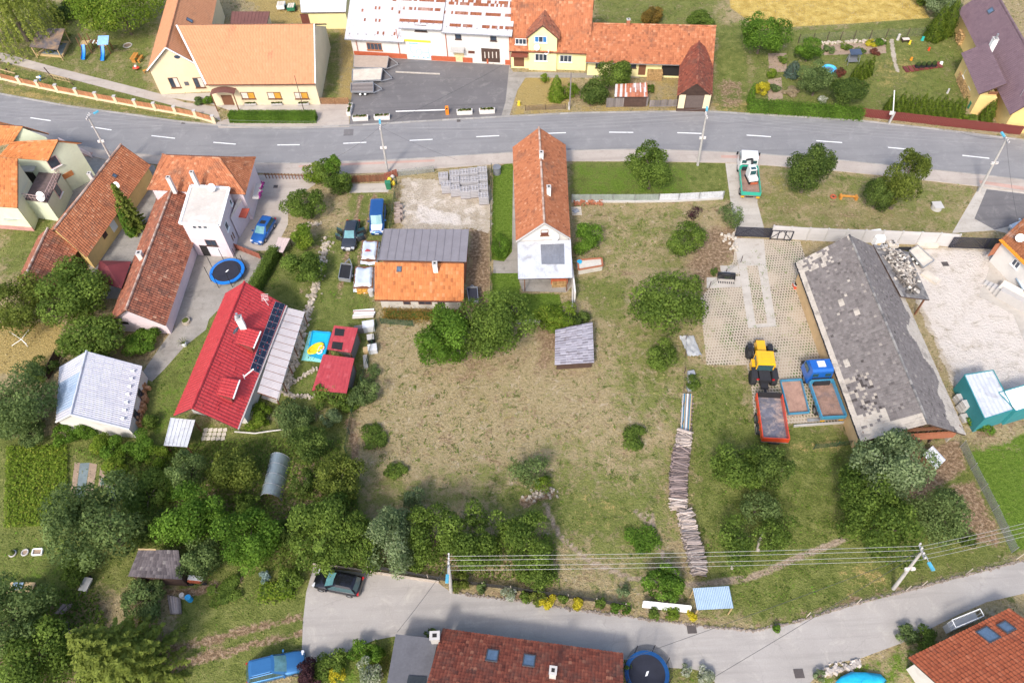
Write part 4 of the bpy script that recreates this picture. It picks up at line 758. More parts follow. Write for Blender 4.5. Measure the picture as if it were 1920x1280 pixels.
# low wing on the driveway side, red porch roof, balcony with flowers
aw=[lerp(tw_[1],tw_[2],.55),G(463,408),G(482,365),lerp(tw_[2],fr_,.5)];blockhouse(k,[dn(p) for p in aw],3.2,W_PINK,'side_wing');MB().slab([V(p.x,p.y,3.35) for p in aw],.15).build('terrace',mat('terrace_cream',(.62,.54,.46),.85),k)
MB().slab([G(441,406,2.2),G(461,408.5,2.2),G(468,391,2.5),G(445,390,2.5)],.08).build('porch_roof',mat('porch_red',(.42,.085,.05),.6),k)
bq=[G(473,371,2.6),G(487,372,2.6),G(494,345,2.6),G(480,344,2.6)];MB().slab(bq,.15).build('balcony',LGREY,k);mb=MB();fl2=leafmat('magenta_flowers',(.16,.03,.12),(.40,.05,.30))
for i in range(60): p=lerp(bq[1],bq[2],random.random())+V(random.uniform(-.15,.15),random.uniform(-.1,.1),random.uniform(0,.45));mb.box(p,(.12,.12,.1),random.random(),random.random())
stuff(mb.build('balcony_flowers',fl2,k));dish(k,396,352,5.9,.5,(-.1,-.7,.7))
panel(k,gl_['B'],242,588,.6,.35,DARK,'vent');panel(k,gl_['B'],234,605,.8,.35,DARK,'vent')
# maroon pavilion roof
k=thing('garden_pavilion','low pavilion with maroon hipped metal roof between the tiled houses','pavilion',G(212,520));c4=[G(187,488.5,2.5),G(246,490,2.5),G(228,541,2.5),G(178,527,2.5)];ap=sum(c4,V(0,0,0))/4+V(-.3,.4,.8)
for a_,b_ in zip(c4,c4[1:]+c4[:1]): roofplane(k,[a_,b_,ap+(b_-a_)*.005,ap],MAROON,lambda mb,*q: mb.face([p+V(0,0,.015) for p in q]))
for p in c4: p2=lerp(p,ap,.1);MB().beam((p2.x,p2.y,0),(p2.x,p2.y,2.4),.12,.12).build('post',W_WOOD,k)
# white metal roofed house
k=thing('metal_roof_house','white house with pale corrugated roof and one blue streaked slope','house',G(180,760));WCOR=tilemat('pale_corrugated',[(.50,.49,.53),(.55,.545,.58),(.58,.57,.60),(.60,.59,.62)],stain=(.40,.39,.42),stainamt=.1,rough=.45)
A_,B_=G(162.5,658,4.6),G(132.5,777,4.6);la,lb,ra,rb=G(112,687.5,2.0),G(105,791,2.0),G(266.7,686,2.0),G(242.5,804.5,2.0)
BSTR=tilemat('blue_streaked_sheet',[(.20,.29,.43),(.32,.40,.53),(.45,.46,.53),(.50,.49,.54)],stain=(.10,.13,.20),stainamt=.2,rough=.45,sscale=.7)
roofplane(k,(la,lb,B_,A_),BSTR,lambda mb,*q: corr(mb,*q,pitch=.3,amp=.05,bands=2,tintf=lambda s,t: .15+random.uniform(0,.2) if .3 < s < .85 else .8));roofplane(k,(rb,ra,A_,B_),WCOR,lambda mb,*q: corr(mb,*q,pitch=.22,amp=.045,bands=6,tintf=lambda s,t: random.random()))
mb=MB();ridge(mb,A_+V(0,0,.05),B_+V(0,0,.05),.11,1.0);mb.build('ridge_caps',T_LIGHTMETAL,k);mb=MB();mb.beam(B_+V(0,-.03,.05),rb+V(0,-.03,.05),.1,.12);mb.beam(lb+V(0,-.03,.05),B_+V(0,-.03,.05),.1,.12);mb.build('verge_trim',WHITE,k)
for t_ in [i/8 for i in range(1,8)]: p=lerp(lerp(rb,ra,t_),lerp(B_,A_,t_),.14);MB().box(p+V(0,0,.09),(.35,.22,.16),.1).build('snow_guard',WHITE,k)
cen=(la+lb+ra+rb)/4;P4=[dn(lerp(p,cen,.05)) for p in (la,lb,rb,ra)];blockhouse(k,P4,1.9,W_WHITE);mb=MB();mb.face([P4[1]+V(0,0,1.9),P4[2]+V(0,0,1.9),lerp(B_,A_,.05)-V(0,0,.15)]);mb.build('gable_wall',W_WHITE,k)
n=V((P4[3]-P4[2]).y,-(P4[3]-P4[2]).x,0).normalized();FPr=(P4[2],P4[3],n);window(k,FPr,262,738,.8,.9,W_WOOD,1);window(k,FPr,254,777,.8,.9,W_WOOD,1)
k2=thing('brick_stack','stacked old bricks and roof tiles along the white house wall','bricks',G(270,770));
for i in range(34):
    t_=i/34;p=lerp(G(274,723),G(258,805),t_)+V(random.uniform(-.3,.4),random.uniform(-.15,.15),0);h=random.uniform(.3,.9);MB().box((p.x,p.y,h/2),(.45,.28,h),random.uniform(-.2,.2),random.random()).build('brick_pile',mat('brick_tan',(.42,.22,.11),.85,var=.25,scale=5,tintvar=.5),k2)
# red metal roofed house
k=thing('red_roof_house','house with bright red metal roof, two dormers and solar panels','house',G(420,690))
A_,B_=G(458.7,528,5.7),G(359.5,765.5,5.7);la,lb,ra,rb=G(423.7,549,2.6),G(326,779.5,2.6),G(536,572.5,2.6),G(445,804,2.6)
gr=gable(k,A_,B_,la,lb,ra,rb,T_RED,W_WHITE,style='metal',ove=.45,ovg=2.0)
sl4=(rb,ra,A_);slL=(la,lb,B_)
for q4 in (((450,610),(487.5,621),(474,652.5),(438.5,641)),((412,705),(448,712.5),(436,747),(399.5,737.5))):
    p0,p3=on_slope(*sl4,*q4[0]),on_slope(*sl4,*q4[3]);m0,m3=on_slope(*sl4,*q4[1]),on_slope(*sl4,*q4[2])
    z_=(p0.z+p3.z)/2-.45;r0,r3=G(*q4[1],z_),G(*q4[2],z_);d0=roofplane(k,[r3,r0,p0,p3],T_RED,'metal',th=.1);
    mb=MB();bz=lambda p: V(p.x,p.y,p.z-1.15);i0,i3=lerp(r0,p0,.1),lerp(r3,p3,.1);i0.z -= .1;i3.z -= .1;mb.face([bz(i3),bz(i0),i0,i3]);mb.face([bz(i3),i3,lerp(p3,i3,.05)-V(0,0,.12)]);mb.face([i0,bz(i0),lerp(p0,i0,.05)-V(0,0,.12)]);mb.build('dormer_wall',mat('dormer_brown',(.20,.045,.04),.6),k)
    mb=MB();mb.beam(r3+V(.08,0,-.02),r0+V(.08,0,-.02),.12,.1);mb.build('dormer_gutter',WHITE,k)
SOL=mat('solar_cell',(.012,.016,.035),.15,.2,var=.3,scale=2,spec=.8);SOLF=mat('solar_frame',(.45,.46,.5),.4,.6)
s0,s1,s2,s3=[on_slope(*sl4,*p) for p in ((516,565.5),(534,571),(485,700),(468,692.5))];n=pane_normal(*sl4)
for i in range(10):
    a_,b_,c_,d_=lerp(s0,s3,i/10+.003),lerp(s1,s2,i/10+.003),lerp(s1,s2,(i+1)/10-.003),lerp(s0,s3,(i+1)/10-.003);L4=[p+n*.12 for p in (a_,b_,c_,d_)]
    mb=MB();mb.raw(L4+[p-n*.06 for p in L4],[(0,1,2,3),(0,4,5,1),(1,5,6,2),(2,6,7,3),(3,7,4,0)][::1]);fr_o=mb.build('solar_panel',SOLF,k)
    cb=MB();panes(cb,*[lerp(sum(L4,V(0,0,0))/4,p,.965)+n*.004 for p in L4],2,5,.035,.004,lambda: .5);cb.build('solar_cells',SOL,fr_o)
chimney(k,447,596,6.3,4.7,.6,.6,WHITE,.3,pot=True);skylight(k,slL,443.5,620,.5,.7,1)
mb=MB();p=on_slope(*sl4,504,573);mb.tube([p,p+V(-.2,0,1.3)],.03,5);[mb.tube([p+V(-.5,.1*i,.9+.12*i),p+V(.25,.1*i,.9+.12*i)],.02,4) for i in range(5)];mb.build('tv_aerial',WHITE,k)
for p_ in ((459,711),): p=on_slope(*sl4,*p_);mb=MB();mb.tube([p,p+V(.1,0,.8)],.05,6);mb.tube([p+V(.1,0,.5),p+V(1.1,.5,1.0)],.07,6);mb.build('flue_pipe',WHITE,k)
for i in range(46):          # snow guards pressed into the red sheets
    t_,v_=random.random(),random.choice((.12,.3,.55,.8));p=lerp(lerp(rb,ra,.03+.94*(i+.5)/46),lerp(B_,A_,.03+.94*(i+.5)/46),v_+random.uniform(-.05,.05));MB().box(p+n*.09,(.16,.08,.09),.9).build('snow_guard',T_RED,k)
mb=MB();mb.beam(ra+V(.1,-.02,-.04),rb+V(.1,-.02,-.04),.14,.12);mb.build('gutter',mat('gutter_grey',(.42,.38,.37),.5),k)
# veranda with clear panels along the red house
k=thing('glazed_veranda','long veranda with clear plastic roof panels beside the red roof','veranda',G(530,670));q=[G(520,748,2.1),G(571.5,584,2.1),G(535,575,2.4),G(482.5,735,2.4)]
CLR=mat('clear_sheet',(.55,.50,.50),.25,0,var=.1,scale=1.5,alpha=.82);NP=12
for i in range(NP):
    e0,e1,r1,r0=[lerp(a_,b_,t_) for a_,b_,t_ in ((q[0],q[1],i/NP),(q[0],q[1],(i+1)/NP),(q[3],q[2],(i+1)/NP),(q[3],q[2],i/NP))];mb=MB();corr(mb,e0+V(0,.03,0),e1-V(0,.03,0),r1-V(0,.03,0),r0+V(0,.03,0),.14,.015);mb.build('roof_sheet',CLR,k)
    MB().beam(lerp(q[0],q[1],i/NP)-V(0,0,.06),lerp(q[3],q[2],i/NP)-V(0,0,.06),.07,.1).build('rafter',WOODB,k)
for t_ in (0.01,.2,.4,.6,.8,.99): p=lerp(q[0],q[1],t_);MB().beam((p.x-.15,p.y,0),(p.x-.15,p.y,2.05),.1,.1).build('post',WOODB,k)
MB().beam(q[0]+V(-.1,0,-.1),q[1]+V(-.1,0,-.1),.1,.16).build('beam',WHITE,k);MB().slab([G(520,756,.12),G(575,592,.12),G(545,585,.12),G(490,745,.12)],.12).build('floor_slab',A_LIGHT,k)
k=thing('white_lean_to','small lean-to with white sheet roof at the red house corner','shed',G(338,830));q=[G(308,835,1.6),G(351,838,1.6),G(366,787,2.0),G(321,783,2.0)];roofplane(k,q,T_LIGHTMETAL,lambda mb,*qq: seams(mb,*qq,spacing=.35,h=.06,w=.05));[MB().beam((lerp(p,sum(q,V(0,0,0))/4,.08).x,lerp(p,sum(q,V(0,0,0))/4,.08).y,0),tuple(lerp(p,sum(q,V(0,0,0))/4,.08)-V(0,0,.12)),.1,.1).build('post',WOODB,k) for p in q]
# garden sheds with red roofs by the pool
for nm,q4,z0_,z1_,lab in (('garden_shed',((613,655),(658,661.5),(671.5,615),(626.5,610)),1.9,2.3,'garden shed with red roof and two black pool heating mats'),('garden_shed',((585,732),(650,737),(664.5,671.5),(606,664)),1.9,2.4,'garden shed with plain dull red roof beside the pool')):
    k=thing(nm,lab,'shed',G(sum(p[0] for p in q4)/4,q4[0][1]+8));q=[G(*q4[0],z0_),G(*q4[1],z0_),G(*q4[2],z1_),G(*q4[3],z1_)];roofplane(k,q,T_RED2,'metal');c=sum(q,V(0,0,0))/4
    for p in q: p2=lerp(p,c,.1);MB().beam((p2.x,p2.y,0),(p2.x,p2.y,p2.z-.15),.1,.1).build('post',WOODB,k)
    blockhouse(k,[lerp(q[1],c,.12),lerp(q[2],c,.12),lerp(q[3],c,.12),lerp(lerp(q[3],q[0],.55),c,.12)],1.7,WOODG)
    if 'mats' in lab:
        n=pane_normal(*q[:3])
        for m4 in (((629,616),(647,618),(644.5,631),(627,629.5)),((624,641),(643.5,643),(641,657),(621.5,654))):
            w4=[on_slope(q[0],q[1],q[2],*p) for p in m4];mb=MB();corr(mb,w4[3]+n*.09,w4[2]+n*.09,w4[1]+n*.09,w4[0]+n*.09,.1,.02);mb.build('heating_mat',BLACK,k)
# house with grey and orange roofs
k=thing('split_roof_house','house with grey sheet roof behind and orange tiles in front','house',G(790,570))
q=[G(709.5,487.5,3.9),G(874,491,3.9),G(879,430,2.9),G(720.5,429,2.9)];roofplane(k,q,T_GREYMETAL,lambda mb,*qq: seams(mb,*qq,spacing=.87,h=.07,w=.06))
o4=[G(702.5,562,1.95),G(869.5,564.5,1.95),G(870,494.5,3.55),G(702.5,491.5,3.55)];roofplane(k,o4,T_BRIGHT,lambda mb,*qq: cover(mb,*qq,tw=.29,th=.42))
f0,f1=o4[0]+V(.45,.5,0),o4[1]+V(-.45,.5,0);b0,b1=q[3]+V(.3,-.3,0),q[2]+V(-.3,-.3,0);blockhouse(k,[dn(f0),dn(f1),dn(b1),dn(b0)],1.85,W_GREY);m0,m1=lerp(q[0],q[3],.06)+V(.4,0,0),lerp(q[1],q[2],.06)+V(-.4,0,0);blockhouse(k,[dn(m0),dn(m1),dn(b1),dn(b0)],2.6,W_BRICK);MB().prism([dn(m0)+V(0,-.05,0),dn(m1)+V(0,-.05,0),dn(m1)+V(0,.4,0),dn(m0)+V(0,.4,0)],2.6,3.7).build('parapet',W_BRICK,k)
FPh=(dn(f0),dn(f1),V((f1-f0).y,-(f1-f0).x,0).normalized())
for px,w_ in ((763,.8),(797,1.45),(827,.8)): window(k,FPh,px,567.5,w_,.5,WOODB,2 if w_ > 1 else 1,sill=False)
chimney(k,815,494,4.4,2.8,.5,.5,WHITE);skylight(k,(o4[0],o4[1],o4[2]),748.5,505,.55,.65,1);MB().beam(o4[0]+V(0,-.06,-.04),o4[1]+V(0,-.06,-.04),.12,.1).build('gutter',GUTTER,k)
# long narrow house in the middle
k=thing('narrow_house','narrow white gabled house with long orange roof end on to the road','house',G(1015,400))
A_,B_=G(1010.7,239.5,5.9),G(1020.7,419,5.9);la,lb,ra,rb=G(961.7,276,3.2),G(968,453.5,3.2),G(1060,271.5,3.2),G(1069,448,3.2)
gn=gable(k,A_,B_,la,lb,ra,rb,T_ORANGE,W_WHITE,style='small',ove=.3,ovg=.3,capm=MATS['ridge_lichen'])
window(k,gn['B'],1021,435.5,.85,.85,WOODB,1,gl=mat('brown_shutter',(.13,.04,.03),.6));dish(k,1041,444,4.0,.42,(.1,-.8,.55));chimney(k,1015,286,6.6,5.2,.45,.5,WHITE);chimney(k,1029,350.5,6.4,5.0,.45,.5,WHITE)
mb=MB();mb.beam(lb+V(0,-.05,.08),B_+V(0,-.05,.08),.12,.14);mb.beam(B_+V(0,-.05,.08),rb+V(0,-.05,.08),.12,.14);mb.build('verge_trim',LGREY,k)
q=[G(971.7,523,2.35),G(1073,521,2.35),G(1070,449.5,3.0),G(970.7,453.5,3.0)];roofplane(k,q,T_LIGHTMETAL,lambda mb,*qq: seams(mb,*qq,spacing=.5,h=.03,w=.03));w4=[on_slope(q[0],q[1],q[2],*p) for p in ((1015.5,496),(1058.5,496),(1057.5,457.5),(1013.5,459))];n=pane_normal(*q[:3]);mb=MB();corr(mb,*[p+n*.06 for p in w4],.16,.03);mb.build('ribbed_panel',mat('grey_ribbed',(.22,.23,.26),.5,.3),k)
for px in (984,1062): p=G(px,545);MB().beam(p,(p.x,p.y,2.3),.1,.1).build('porch_post',WOODB,k)
pw=G(1066,520);MB().box((pw.x+.35,pw.y-1.2,.9),(.18,5.0,1.8)).build('side_wall',W_WHITE,k)
k=thing('wood_stack','split firewood in a red crate under the narrow house porch','firewood',G(1050,540));c=G(1049,536);logs_wall(k,V(c.x,c.y,0),V(1,0,0),1.7,.7,.5,.08,seed=9);MB().box((c.x,c.y+.32,.5),(1.9,.06,1.0)).build('crate_back',PLINTH,k)
# flower boxes of stone at the lawn corner
k=thing('garden_wall','low pale wall with steps along the lawn of the narrow house','wall',G(1060,575));mb=MB();a_,b_=G(1073,522),G(1073,582);MB().beam((a_.x,a_.y,.35),(b_.x,b_.y,.35),.14,.7).build('wall_section',LGREY,k);a_,b_=G(968,607),G(1014,607)
for i in range(3): p,q_=lerp(a_,b_,i/3),lerp(a_,b_,(i+.98)/3);MB().beam((p.x,p.y,.35),(q_.x,q_.y,.35),.08,.7).build('wall_section',LGREY,k)
# shingled hut in the field
k=thing('shingle_hut','square hut with streaky grey shingle roof standing in the field','hut',G(1077,680));q=[G(1040,684,1.15),G(1114,679.5,1.15),G(1111,603.5,2.0),G(1041,618,2.0)]
roofplane(k,q,T_SHINGLE,lambda mb,*qq: cover(mb,*qq,tw=.55,rows=30,lift=.04,arch=0,tintf=lambda s,t: random.choice((.12,.2,.3,.4)) if round(t*30) % 2 else random.choice((.35,.45,.5,.6,.7))));c=sum(q,V(0,0,0))/4;i4=[lerp(p,c,.1) for p in q];blockhouse(k,i4,1.05,W_WOOD)
for i in range(4): p=lerp(G(1052,690),G(1102,687),i/3.3);MB().box((p.x,p.y+.1,.2),(.7,.25,.4),random.uniform(-.1,.1),random.random()).build('board',mat('pinkish_board',(.36,.22,.18),.85,var=.25),k)
k=thing('brick_tank','old grey masonry trough with brick rim beside the round bush','trough',G(1107,500));q=[G(1085,505,.9),G(1130,497,.9),G(1128,483,.9),G(1083,487,.9)];MB().prism(q,0,.8).build('trough_wall',W_GREY,k);rim=MB();[rim.beam(V(a_.x,a_.y,.84),V(b_.x,b_.y,.84),.2,.1) for a_,b_ in zip(q,q[1:]+q[:1])];rim.build('rim',W_BRICK,k)
tag(MB().tube([G(1086,500),G(1086,500)+V(0,0,.9)],.3,12).build('barrel',mat('barrel_blue',(.03,.33,.55),.5)),'bright blue barrel at the end of the masonry trough','barrel')
# ------------------------------------------------------------------ east barn, sheds and the houses on the lane
k=thing('slate_barn','big barn with grey slate roof patched with pale tiles','barn',G(1660,700))
A_,B_=G(1592.5,441,6.2),G(1740,794.5,6.2);la,lb,rb=G(1492,492.5,2.7),G(1613.7,828,2.7),G(1811,815.5,2.7);ra=A_+(rb-B_)
def patchy(side):
    sp=[(random.random(),random.random(),random.uniform(.006,.03)) for _ in range(17 if side == 'L' else 6)]
    def f(s,t):
        if side == 'L':
            if s > .94 or (t < .05): return random.uniform(.92,1)
            if s > .88 and t < .5 and random.random() < .8: return random.uniform(.9,1)
            if s < .2 and t > .55+.02 and False: return 1
            if s < .09 and t < .6 and random.random() < .5: return random.uniform(.9,1)
            if .70 < s < .9 and .05 < t < .45: return random.choice((0,.2,.3,.35,.8,.45))
            if any(abs(s-a)*1.6 < w_ and abs(t-b) < w_*1.2 for a,b,w_ in sp): return random.uniform(.9,1)
        else:
            if t < .22+.12*math.sin(s*17)+.06*math.sin(s*41) and s < .72: return random.uniform(.86,1)
            if t < .1: return random.uniform(.85,1)
        return min(.7,max(0,random.gauss(.38,.12)))
    return f
T_PATCH=tilemat('roof_slate_patched',[(.06,.05,.048),(.145,.127,.122),(.175,.155,.148),(.21,.188,.178),(.37,.325,.275),(.47,.42,.36)],stain=(.085,.075,.072),stainamt=.35,sscale=.9)
roofplane(k,(la,lb,B_,A_),T_PATCH,lambda mb,*q: cover(mb,*q,tw=.29,th=.25,lift=.07,arch=0,tintf=patchy('L')));roofplane(k,(rb,ra,A_,B_),T_PATCH,lambda mb,*q: cover(mb,*q,tw=.29,th=.25,lift=.06,arch=0,tintf=(lambda f: lambda s,t: f(s,t))(patchy('R'))))
mb=MB();ridge(mb,A_+V(0,0,.05),B_+V(0,0,.05),.12,.45);mb.build('ridge_caps',T_GREY,k)
cen=(la+lb+ra+rb)/4;ins=[lerp(p,cen,.07) for p in (la,lb,rb,ra)];bb=lambda a_,b_,zt: MB().prism([dn(a_),dn(b_),dn(b_)+V(.2,.1,0),dn(a_)+V(.2,.1,0)],0,zt)
bb(ins[0],ins[1],2.7).build('wall',mat('sandy_plaster',(.52,.36,.19),.9,var=.15,scale=1),k);bb(ins[3],ins[2],2.7).build('wall',W_GREY,k);bb(ins[0],ins[3],2.7).build('wall',W_GREY,k)
mb=MB();mb.face([dn(ins[0]),dn(ins[3]),V(ins[3].x,ins[3].y,3),lerp(A_,B_,.03)-V(0,0,.2),V(ins[0].x,ins[0].y,3)]);mb.build('gable_wall',W_WOOD,k)
for i in range(7): t_=.16+i*.11;p=lerp(ins[1],ins[2],t_);zt=2.6+3.3*(1-abs(t_-.5)*2)*.9;MB().beam((p.x,p.y+.15,0),(p.x,p.y+.15,zt),.16,.16).build('gable_post',W_WOOD,k)
MB().beam(V(ins[1].x,ins[1].y,2.9),V(ins[2].x,ins[2].y,2.9),.2,.3).build('tie_beam',WOODB,k);MB().beam(lerp(ins[1],ins[2],.45)+V(0,-.1,-1.0),ins[2]+V(0,-.1,-1.0),.2,.9).build('lower_wall',W_BRICK,k)
MB().beam(la+V(-.05,0,-.02),lb+V(-.05,0,-.02),.1,.14).build('gutter',BLACK,k)
# heap of slates stored on the side roof
q=[G(1700,557,3.0),G(1743,563,3.0),G(1702.5,472,3.0),G(1640,462,3.6)];k2=thing('side_porch','low side roof of the slate barn strewn with loose grey slates','lean-to',G(1712,560))
q=[G(1743,562.5,2.9),G(1702,472,2.9),G(1637,458,4.0),G(1690,556,3.6)];roofplane(k2,q,T_GREY,'slate');n=pane_normal(*q[:3])
mb=MB();
for i in range(520):
    s_,t_=random.gauss(.55,.22),random.gauss(.52,.16)
    if not (.05 < s_ < .97 and .08 < t_ < .95): continue
    p=lerp(lerp(q[0],q[1],s_),lerp(q[3],q[2],s_),t_)+n*random.uniform(.06,.4);M_=Matrix.Translation(p) @ Matrix.Rotation(random.random()*6.3,4,'Z') @ Matrix.Rotation(random.uniform(-1.2,1.2),4,'X');mb.box((0,0,0),(.34,.22,.05),0,random.random(),M=M_)
stuff(mb.build('loose_slates',tilemat('loose_slate',[(.05,.045,.04),(.17,.15,.135),(.36,.32,.28),(.62,.57,.5)],stainamt=.2),k2));[MB().beam((p.x,p.y,0),(p.x,p.y,p.z-.15),.14,.14).build('post',WOODB,k2) for p in (lerp(q[0],q[2],.06),lerp(q[1],q[3],.06))]
# turquoise container sheds at the east edge
TQ=mat('turquoise_paint',(.035,.22,.24),.55,var=.12)
for q4,lab in ((((1846,785),(1900,768),(1862,694),(1808,703)),'turquoise container shed with pale ribbed roof'),(((1905,771),(1975,750),(1945,715),(1872,736)),'second container shed with plain whitish roof at the field edge')):
    k=thing('container_shed',lab,'container',G(q4[0][0]+10,q4[0][1]+8));q=[G(*p,2.5) for p in q4];MB().prism([dn(p) for p in q],0.02,2.45).build('body',TQ,k);mb=MB();corr(mb,q[0],q[1],q[2],q[3],.4,.05);mb.build('roof',T_LIGHTMETAL if 'ribbed' in lab else WHITE,k);mb=MB();[mb.beam(a_,b_,.1,.12) for a_,b_ in zip(q,q[1:]+q[:1])];mb.build('roof_edge',TQ,k)
for i,(px,py,n_) in enumerate(((1800,752,2),(1806,768,3),(1812,785,1))):
    k=thing('block_stack',['two layers of pale concrete slabs beside the turquoise container','taller stack of pale concrete blocks beside the turquoise container','single pale concrete slab by the barn eave corner'][i],'concrete blocks',G(px,py));p=G(px,py)
    for j in range(n_): MB().box((p.x+.05*j,p.y,.25+.42*j),(1.3,.8,.4),.15,random.random()).build('block',LGREY,k)
# white walled house with orange verge, right edge
k=thing('white_cottage','white cottage with rusty brown roof and orange painted verge','house',G(1905,520));q=[G(1876,449,3.4),G(1990,560,3.4),G(2060,480,5.2),G(1935,395,5.2)];roofplane(k,q,tilemat('roof_rusty',[(.20,.075,.035),(.26,.10,.045),(.32,.13,.06)],stain=(.4,.37,.34),stainamt=.3),'small')
MB().beam(q[0]+V(-.05,-.05,.03),q[1]+V(-.05,-.05,.03),.4,.12).build('orange_verge',mat('orange_paint',(.72,.26,.02),.5),k);v_=(q[1]-q[0]).normalized();nn=V(v_.y,-v_.x,0);nn=nn if nn.x < 0 else -nn;a_,b_=dn(q[0])-nn*.3+v_*.2,dn(q[1])-nn*.3;c_,d_=dn(q[2])-v_*.5,dn(q[3])+v_*.2;blockhouse(k,[a_,b_,c_,d_],3.3,W_WHITE)
for px,py in ((1902.5,491.5),(1908,497)): window(k,(a_,b_,nn),px,py,.5,.9,WHITE,1)
dish(k,1913,446,4.6,.45,(-.6,-.5,.6));panel(k,(a_,d_,V(-v_.x,-v_.y,0)),1871,466,1.6,1.9,W_BRICK,'brick_end')
tag(MB().tube([G(1885,505),G(1885,505)+V(.1,0,1.1)],.3,10).build('waste_bin',mat('bin_grey',(.17,.18,.20),.5)),'grey wheelie bin leaning by the white cottage wall','bin')
# pale stacked slabs and tank at the east edge
k=thing('slab_stack','heap of pale stacked slabs and blue framed glass panels','slabs',G(1890,560));
for i in range(5): p=G(1872+i*6,545+i*6);MB().box((p.x,p.y,.12*(i+1)),(.7,3.2,.24*(i+1)),R_(42),random.random()).build('slab',LGREY,k)
p=G(1893,556);MB().box((p.x,p.y,.8),(1.4,2.8,.5),R_(42)).build('cover',mat('ivory_sheet',(.66,.60,.52),.7),k)
for dx in (0,1.7): c=p+V(1.7+dx,.7+dx*.6,1.0);mb=MB();[mb.box((c.x+ox,c.y+oy,1.0),s_,0) for ox,oy,s_ in ((0,-1,(1.5,.1,.1)),(0,1,(1.5,.1,.1)),(-.75,0,(.1,2.0,.1)),(.75,0,(.1,2.0,.1)))];mb.build('glass_frame',T_BLUEMETAL,k);MB().box((c.x,c.y,.98),(1.4,1.9,.03)).build('glass_pane',mat('pale_pane',(.55,.60,.62),.2),k)
# house on the lane, brown-red tiles
k=thing('lane_house','brown red tiled house beside the lane with two skylights','house',G(960,1275));e0,e1=G(1168.7,1224.5,2.1),G(830,1178,2.1);u_=(e1-e0).normalized();vv=V(u_.y,-u_.x,0);vv=vv if vv.y < 0 else -vv;e1b=G(829,1178,3.0)
r0,r1=e0+vv*5.6,e1+vv*5.6;r0.z=r1.z=5.2;bw=G(797,1283,5.4)
q=[e0,e1,r1,r0];roofplane(k,q,T_BROWNRED,'small');s0,s1=r0+vv*5.6,r1+vv*5.6;s0.z=s1.z=2.1;roofplane(k,[s1,s0,r0,r1],T_BROWNRED,'small');blockhouse(k,[dn(e0)+vv*.5+u_*.4,dn(e1)+vv*.5-u_*.4,dn(s1)-vv*.5-u_*.4,dn(s0)-vv*.5+u_*.4],2.0,W_GREY);mb=MB();mb.face([V(*(dn(e0)+vv*.5+u_*.4)[:2],2.0),V(*(dn(s0)-vv*.5+u_*.4)[:2],2.0),r0+u_*.4-V(0,0,.2)]);mb.face([V(*(dn(e1)+vv*.5-u_*.4)[:2],2.0),V(*(dn(s1)-vv*.5-u_*.4)[:2],2.0),r1-u_*.4-V(0,0,.2)]);mb.build('gable_wall',W_GREY,k)
skylight(k,q[:3],923,1229.5,.95,1.15,1);skylight(k,q[:3],992,1239,.95,1.15,1);chimney(k,1037,1256,5.2,3.4,.5,.55,W_WHITE,math.atan2(u_.y,u_.x));mb=MB();ridge(mb,r0+V(0,0,.05),r1+V(0,0,.05));mb.build('ridge_caps',T_BROWNRED,k)
k=thing('flat_annex','annex with flat dark felt roof and tall chimney beside the lane house','annex',G(780,1260));q=[G(742,1188,2.2),G(822,1197,2.2),G(797,1300,2.2),G(722,1300,2.2)];MB().prism([dn(lerp(p,sum(q,V(0,0,0))/4,.05)) for p in q],0,2.05).build('wall',W_BRICK,k);MB().slab(q,.16).build('flat_roof',mat('dark_felt',(.105,.105,.118),.85,var=.15,scale=.8),k);chimney(k,815,1191,3.4,0,.7,.6,LGREY);
p4=[G(766,1266,2.26),G(800,1268,2.26),G(796,1300,2.26),G(758,1300,2.26)];MB().slab([p+V(0,0,.05) for p in p4],.05).build('roof_hatch',mat('hatch_dark',(.03,.035,.04),.2),k)
# house in the south-east corner
k=thing('orange_lane_house','white house with red orange pan tile roof and skylights at the lane','house',G(1800,1270));e0,e1=G(1703,1233,2.3),G(1893,1140,2.3);u_=(e1-e0).normalized();vv=V(u_.y,-u_.x,0);vv=vv if vv.y < 0 else -vv
r0,r1=e0+vv*5,e1+vv*5;r0.z=r1.z=5.3;q=[e1,e0,r0,r1];T_SE=tilemat('roof_tile_redorange',[(.30,.075,.035),(.36,.095,.042),(.40,.11,.05),(.44,.14,.07)],stainamt=.1);roofplane(k,q,T_SE,'tile');s0,s1=r0+vv*5,r1+vv*5;s0.z=s1.z=2.3;roofplane(k,[s0,s1,r1,r0],T_SE,'tile')
f4=[dn(e0)+vv*.5+u_*.5,dn(e1)+vv*.5-u_*.5,dn(s1)-vv*.5-u_*.5,dn(s0)-vv*.5+u_*.5];blockhouse(k,f4,2.2,W_WHITE);mb=MB();mb.face([V(f4[0].x,f4[0].y,2.2),V(f4[3].x,f4[3].y,2.2),r0+u_*.5-V(0,0,.2)]);mb.face([V(f4[1].x,f4[1].y,2.2),V(f4[2].x,f4[2].y,2.2),r1-u_*.5-V(0,0,.2)]);mb.build('gable_wall',W_WHITE,k);skylight(k,q[:3],1853,1190.5,1.15,1.3,1);skylight(k,q[:3],1887,1176.5,.9,1.0,1)
